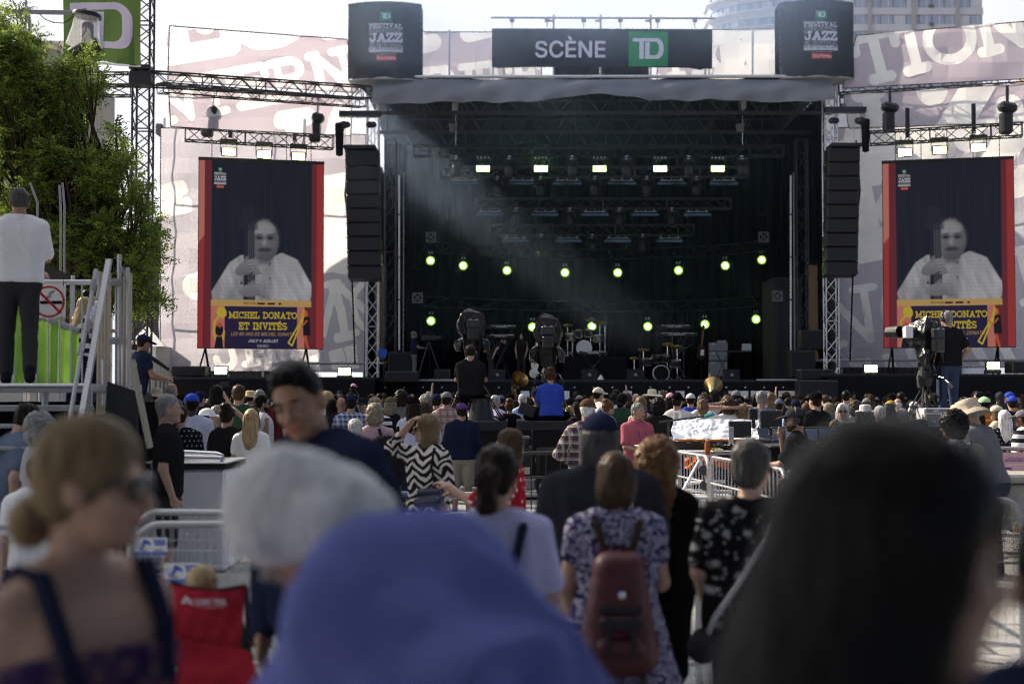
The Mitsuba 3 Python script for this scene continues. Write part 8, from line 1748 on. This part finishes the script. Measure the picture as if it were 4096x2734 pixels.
q = P(3936, 1586, 23); C('woman in a mint green cap and orange jacket with an orange backpack', 3936, 1588, 23, 'updo', 'hair_black', 'orange', female=True, hat='cap', hatc='mint', sleeve=1.8, yaw=.5)
backpack('orange and purple backpack of the woman in the mint green cap', q['pos'], .2, q['H'], 'rust', .3, .5, .17, .85, strap_m='purple', res=.02)
C('person in black and white stripes left of the orange backpack', 3915, 1652, 21, 'bob', 'hair_dark', 'striped', female=True, sleeve=.8)
C('man in a blue cap and black shirt with a grey backpack', 4048, 1584, 24, hat='capback', hatc='royal', shirt='black', build=1.1)
q = P(4048, 1584, 24); backpack('grey backpack of the man in the blue cap', q['pos'], 0, q['H'], 'dgrey', .28, .42, .15, .98, res=.02)
C('woman with long white hair and a navy dotted top', 4016, 1640, 19, 'long', 'hair_white', 'dotted', female=True, sleeve=.4, build=1.2)
C('woman with brown hair in a pale cap left of the long white hair', 3985, 1622, 22, 'longbob', 'hair_dirty', 'cream', female=True, hat='cap', hatc='cream', yaw=.9)
C('man in a grey cap and striped shirt cut by the right frame edge', 4090, 1640, 18.5, hat='cap', hatc='grey', shirt='striped', skin='skin_brown', yaw=.9)
C('person in a royal blue cap far right in front of the stage wing', 4038, 1568, 31, hat='cap', hatc='royal', shirt='navy', yaw=.9)
C('person in a charcoal hood at the far right of the crowd', 4000, 1564, 29, 'bald', 'hair_dark', 'char', skin='char')
C('dark haired person with sunglasses turned left at the far right', 3915, 1566, 30, 'short', 'hair_black', 'black', yaw=1.2, glasses='shades')
C('person in a khaki cap right of the standing camera operator', 3862, 1600, 27, hat='capback', hatc='khaki', shirt='olive')
# children on shoulders and raised hands
C('girl with long dark hair and a pink cap riding on shoulders', 1414, 1490, 33, 'long', 'hair_dark', 'floral_white', female=True, hat='cap', hatc='pink', yaw=-.5, H=1.18, legs='sit')
C('man carrying the girl with the pink cap', 1414, 1563, 33.1, 'short', 'hair_dark', 'navy')
C('small child in a lilac shirt and white sun hat riding on shoulders', 3574, 1538, 35, 'short', 'hair_black', 'lavender', hat='bucket', hatc='white', H=1.0, legs='sit')
C('man carrying the child with the white sun hat', 3574, 1580, 35.1, 'short', 'hair_dark', 'black')
C('girl with long blond hair riding on shoulders at the right end of the stage', 3288, 1542, 34, 'long', 'hair_dirty', 'floral_white', female=True, H=1.1, legs='sit')
C('man carrying the girl with the long blond hair', 3288, 1588, 34.1, 'short', 'hair_brown', 'tee_grey')
C('person raising an open hand in front of the stage middle', 2468, 1580, 36, 'curly', 'hair_black', 'black', arms=('down', 'raised'))
C('person filming with a raised phone before the right end of the stage', 3150, 1590, 33, 'short', 'hair_dark', 'navy', arms=('raised', 'down'))
C('person raising one arm near the left speaker column', 1768, 1574, 36, 'short', 'hair_grey', 'grey', arms=('raised', 'down'))

# ------------------------------------------------------------------ the crowd: the packed rows below the stage
rc = random.Random(42)
LOOKS = [('short', 'hair_dark', False, None, None), ('short', 'hair_black', False, None, None), ('short', 'hair_brown', False, None, None), ('short', 'hair_dark', False, None, None), ('fade', 'hair_dark', False, None, None), ('long', 'hair_dark', True, None, None), ('long', 'hair_brown', True, None, None), ('long', 'hair_dirty', True, None, None),
         ('longbob', 'hair_black', True, None, None), ('longbob', 'hair_dark', True, None, None), ('bob', 'hair_dark', True, None, None), ('bob', 'hair_brown', True, None, None), ('curly', 'hair_brown', True, None, None), ('curly', 'hair_black', False, None, None), ('fringe', 'hair_grey', False, None, None), ('bun', 'hair_dark', True, None, None),
         ('short', 'hair_dark', False, 'capback', 'navy'), ('short', 'hair_dark', False, 'capback', 'jet'), ('short', 'hair_grey', False, 'capback', 'char'), ('short', 'hair_dark', False, 'cap', 'steel_blue'), ('long', 'hair_dark', True, 'capback', 'char'), ('short', 'hair_grey', False, 'fedora', 'straw'), ('short', 'hair_dark', False, 'capback', 'sage')]
SHIRTS = ['black', 'navy', 'char', 'tee_grey', 'steel_blue', 'white', 'jet', 'green', 'denim', 'maroon', 'black', 'pale_blue', 'jet', 'navy', 'burgundy']
HN = {'hair_dark': 'dark', 'hair_black': 'black', 'hair_brown': 'brown', 'hair_grey': 'grey', 'hair_dirty': 'light brown', 'hair_ash': 'ash', 'hair_silver': 'silver'}
SN = {'tee_grey': 'grey', 'steel_blue': 'slate blue', 'char': 'charcoal', 'pale_grey': 'pale grey', 'heather': 'mottled grey', 'pale_blue': 'pale blue', 'jet': 'black', 'burgundy': 'wine red', 'denim': 'denim blue'}
HS = {'short': 'short', 'fade': 'cropped', 'long': 'long', 'longbob': 'shoulder length', 'bob': 'bobbed', 'curly': 'curly', 'fringe': 'thinning', 'bun': 'tied back'}
CN = {'navy': 'navy cap', 'jet': 'black cap', 'pale_grey': 'pale cap', 'steel_blue': 'slate cap', 'char': 'charcoal cap', 'straw': 'straw hat', 'sage': 'grey green cap'}
SKINS = ['skin', 'skin', 'skin_light', 'skin_tan', 'skin_tan', 'skin_brown']
def crowd_person(px, Y, H):
    hair, hc, fem, hat, hatc = rc.choice(LOOKS); sh = rc.choice(SHIRTS)
    area = 'far left' if px < 1500 else 'left centre' if px < 2400 else 'right centre' if px < 3300 else 'far right'
    row = 'rear rows' if Y < 36 else 'front rows'
    lb = f"person with {HS[hair]} {HN[hc]} hair, {SN.get(sh, sh)} top, crowd's {row}, {area}" if not hat else f"person in {CN[hatc]}, {SN.get(sh, sh)} top, crowd's {row}, {area}"
    x, yw = X(px, Y), rc.gauss(0, .35) + (math.pi - .3 if rc.random() < .04 else 0)
    sl = 0 if fem and rc.random() < .3 else .55
    person(lb, (x, Y, 0), H, yaw=yw, female=fem, hair=hair, hairc=hc, shirt=sh, skin=rc.choice(SKINS), hat=hat, hatc=hatc or 'navy', sleeve=sl, build=1.0 if fem else 1.06, res=.024, trousers=rc.choice(['navy', 'char', 'denim', 'khaki']), group='spectators ' + lb[7:], cache=('crowd', fem, hair, hat, sl))
taken = [(d['px'], d['Y']) for d in ()]
n_crowd = 0
for Y, step, pa, pb in ((44.2, 90, 660, 4160), (41.2, 96, 640, 4160), (38.2, 102, 610, 4160), (35.2, 112, 590, 4180), (31.8, 126, 590, 4190), (28.4, 146, 570, 4190)):
    px = pa + rc.uniform(0, step)
    while px < pb:
        if not (Y < 29.5 and (1730 < px < 2310)):
            crowd_person(px + rc.uniform(-.25, .25) * step, Y + rc.uniform(-.9, .9), min(1.93, max(1.5, rc.gauss(1.69, .085)))); n_crowd += 1
        px += step * rc.uniform(.85, 1.2)
# the heads between them that cannot be told apart one by one
k = thing('packed_crowd', 'far heads and shoulders filling the gaps of the packed crowd below the stage', 'crowd', kind='stuff')
acc = {}
for Y in (45.4, 42.7, 39.7, 36.7, 33.6):
    px = 640.
    while px < 4170:
        lk = rc.choice([l for l in LOOKS if not l[3]]); sh = rc.choice(SHIRTS); H = min(1.85, max(1.5, rc.gauss(1.65, .07))); yw = rc.gauss(0, .4); x = X(px, Y)
        src = _bodies.get(('crowd', lk[2], lk[0], None, .55)) or _bodies.get(('crowd', lk[2], lk[0], None, 0))
        for nm, me, which, sm in src or ():
            if nm == 'shoe': continue
            m = {'skin': rc.choice(SKINS), 'hair': lk[1], 'shirt': sh, 'trousers': 'char', 'shoes': 'char'}.get(which, which); v, f = me
            mb = acc.setdefault((nm, m), MB()); mb.add(v @ rotz(yw).T * H / 1.75 + np.array([x, Y + rc.uniform(-.01, .01), 0]), f)
        px += rc.uniform(60, 105)
for (nm, m), mb in acc.items(): part(k, nm, mb, m, True, kind='stuff')
# ------------------------------------------------------------------ smoke drifting over the stage
bx0, bx1, by0, by1, bz0, bz1 = X(1330, 49) , X(3460, 49), 46.2, 62.2, deck + .6, 17.2
nz, ny, nx = 36, 40, 64
gz, gy, gx = np.meshgrid(np.linspace(bz0, bz1, nz), np.linspace(by0, by1, ny), np.linspace(bx0, bx1, nx), indexing='ij')
P_ = np.stack([gx * .32, gy * .3, gz * .45], -1)
dens = np.clip(meshkit.fbm(P_, 4, 8) * 2.6 - .85, 0, 1.6)
up_ = np.clip((gz - 7) / 7, 0, 1); leftish = np.clip(1.1 - (gx - bx0) / (bx1 - bx0) * .75, .2, 1)
dens = dens * (.04 + .5 * up_) * (.55 + .45 * np.clip((53 - gy) / 5, 0, 1)) * leftish + .03
dens += .9 * np.clip((gz - 12.5) / 2.5, 0, 1) * np.clip((50 - gy) / 2, 0, 1) * (.5 + meshkit.fbm(P_ * 1.7, 3, 4))
edge_ = np.minimum.reduce([(gx - bx0), (bx1 - gx), (gy - by0), (by1 - gy) * 2, (gz - bz0), (bz1 - gz)]); dens *= np.clip(edge_ / 1.2, 0, 1)
SMOKE = .1
scene['smoke_air'] = {'type': 'heterogeneous', 'albedo': {'type': 'constvolume', 'value': {'type': 'rgb', 'value': [.5, .68, 1.0]}},
    'sigma_t': {'type': 'gridvolume', 'grid': mi.VolumeGrid((dens * SMOKE).astype(np.float32)[..., None]), 'filter_type': 'trilinear', 'to_world': T4().translate([bx0, by0, bz0]) @ T4().scale([bx1 - bx0, by1 - by0, bz1 - bz0])},
    'phase': {'type': 'hg', 'g': .35}}
scene['stage_smoke'] = {'type': 'cube', 'to_world': T4().translate([(bx0 + bx1) / 2, (by0 + by1) / 2, (bz0 + bz1) / 2]) @ T4().scale([(bx1 - bx0) / 2, (by1 - by0) / 2, (bz1 - bz0) / 2]), 'bsdf': {'type': 'null'}, 'interior': {'type': 'ref', 'id': 'smoke_air'}}
labels['stage_smoke'] = {'label': 'thin bluish stage smoke drifting under the roof and round the signs', 'category': 'smoke', 'kind': 'stuff'}
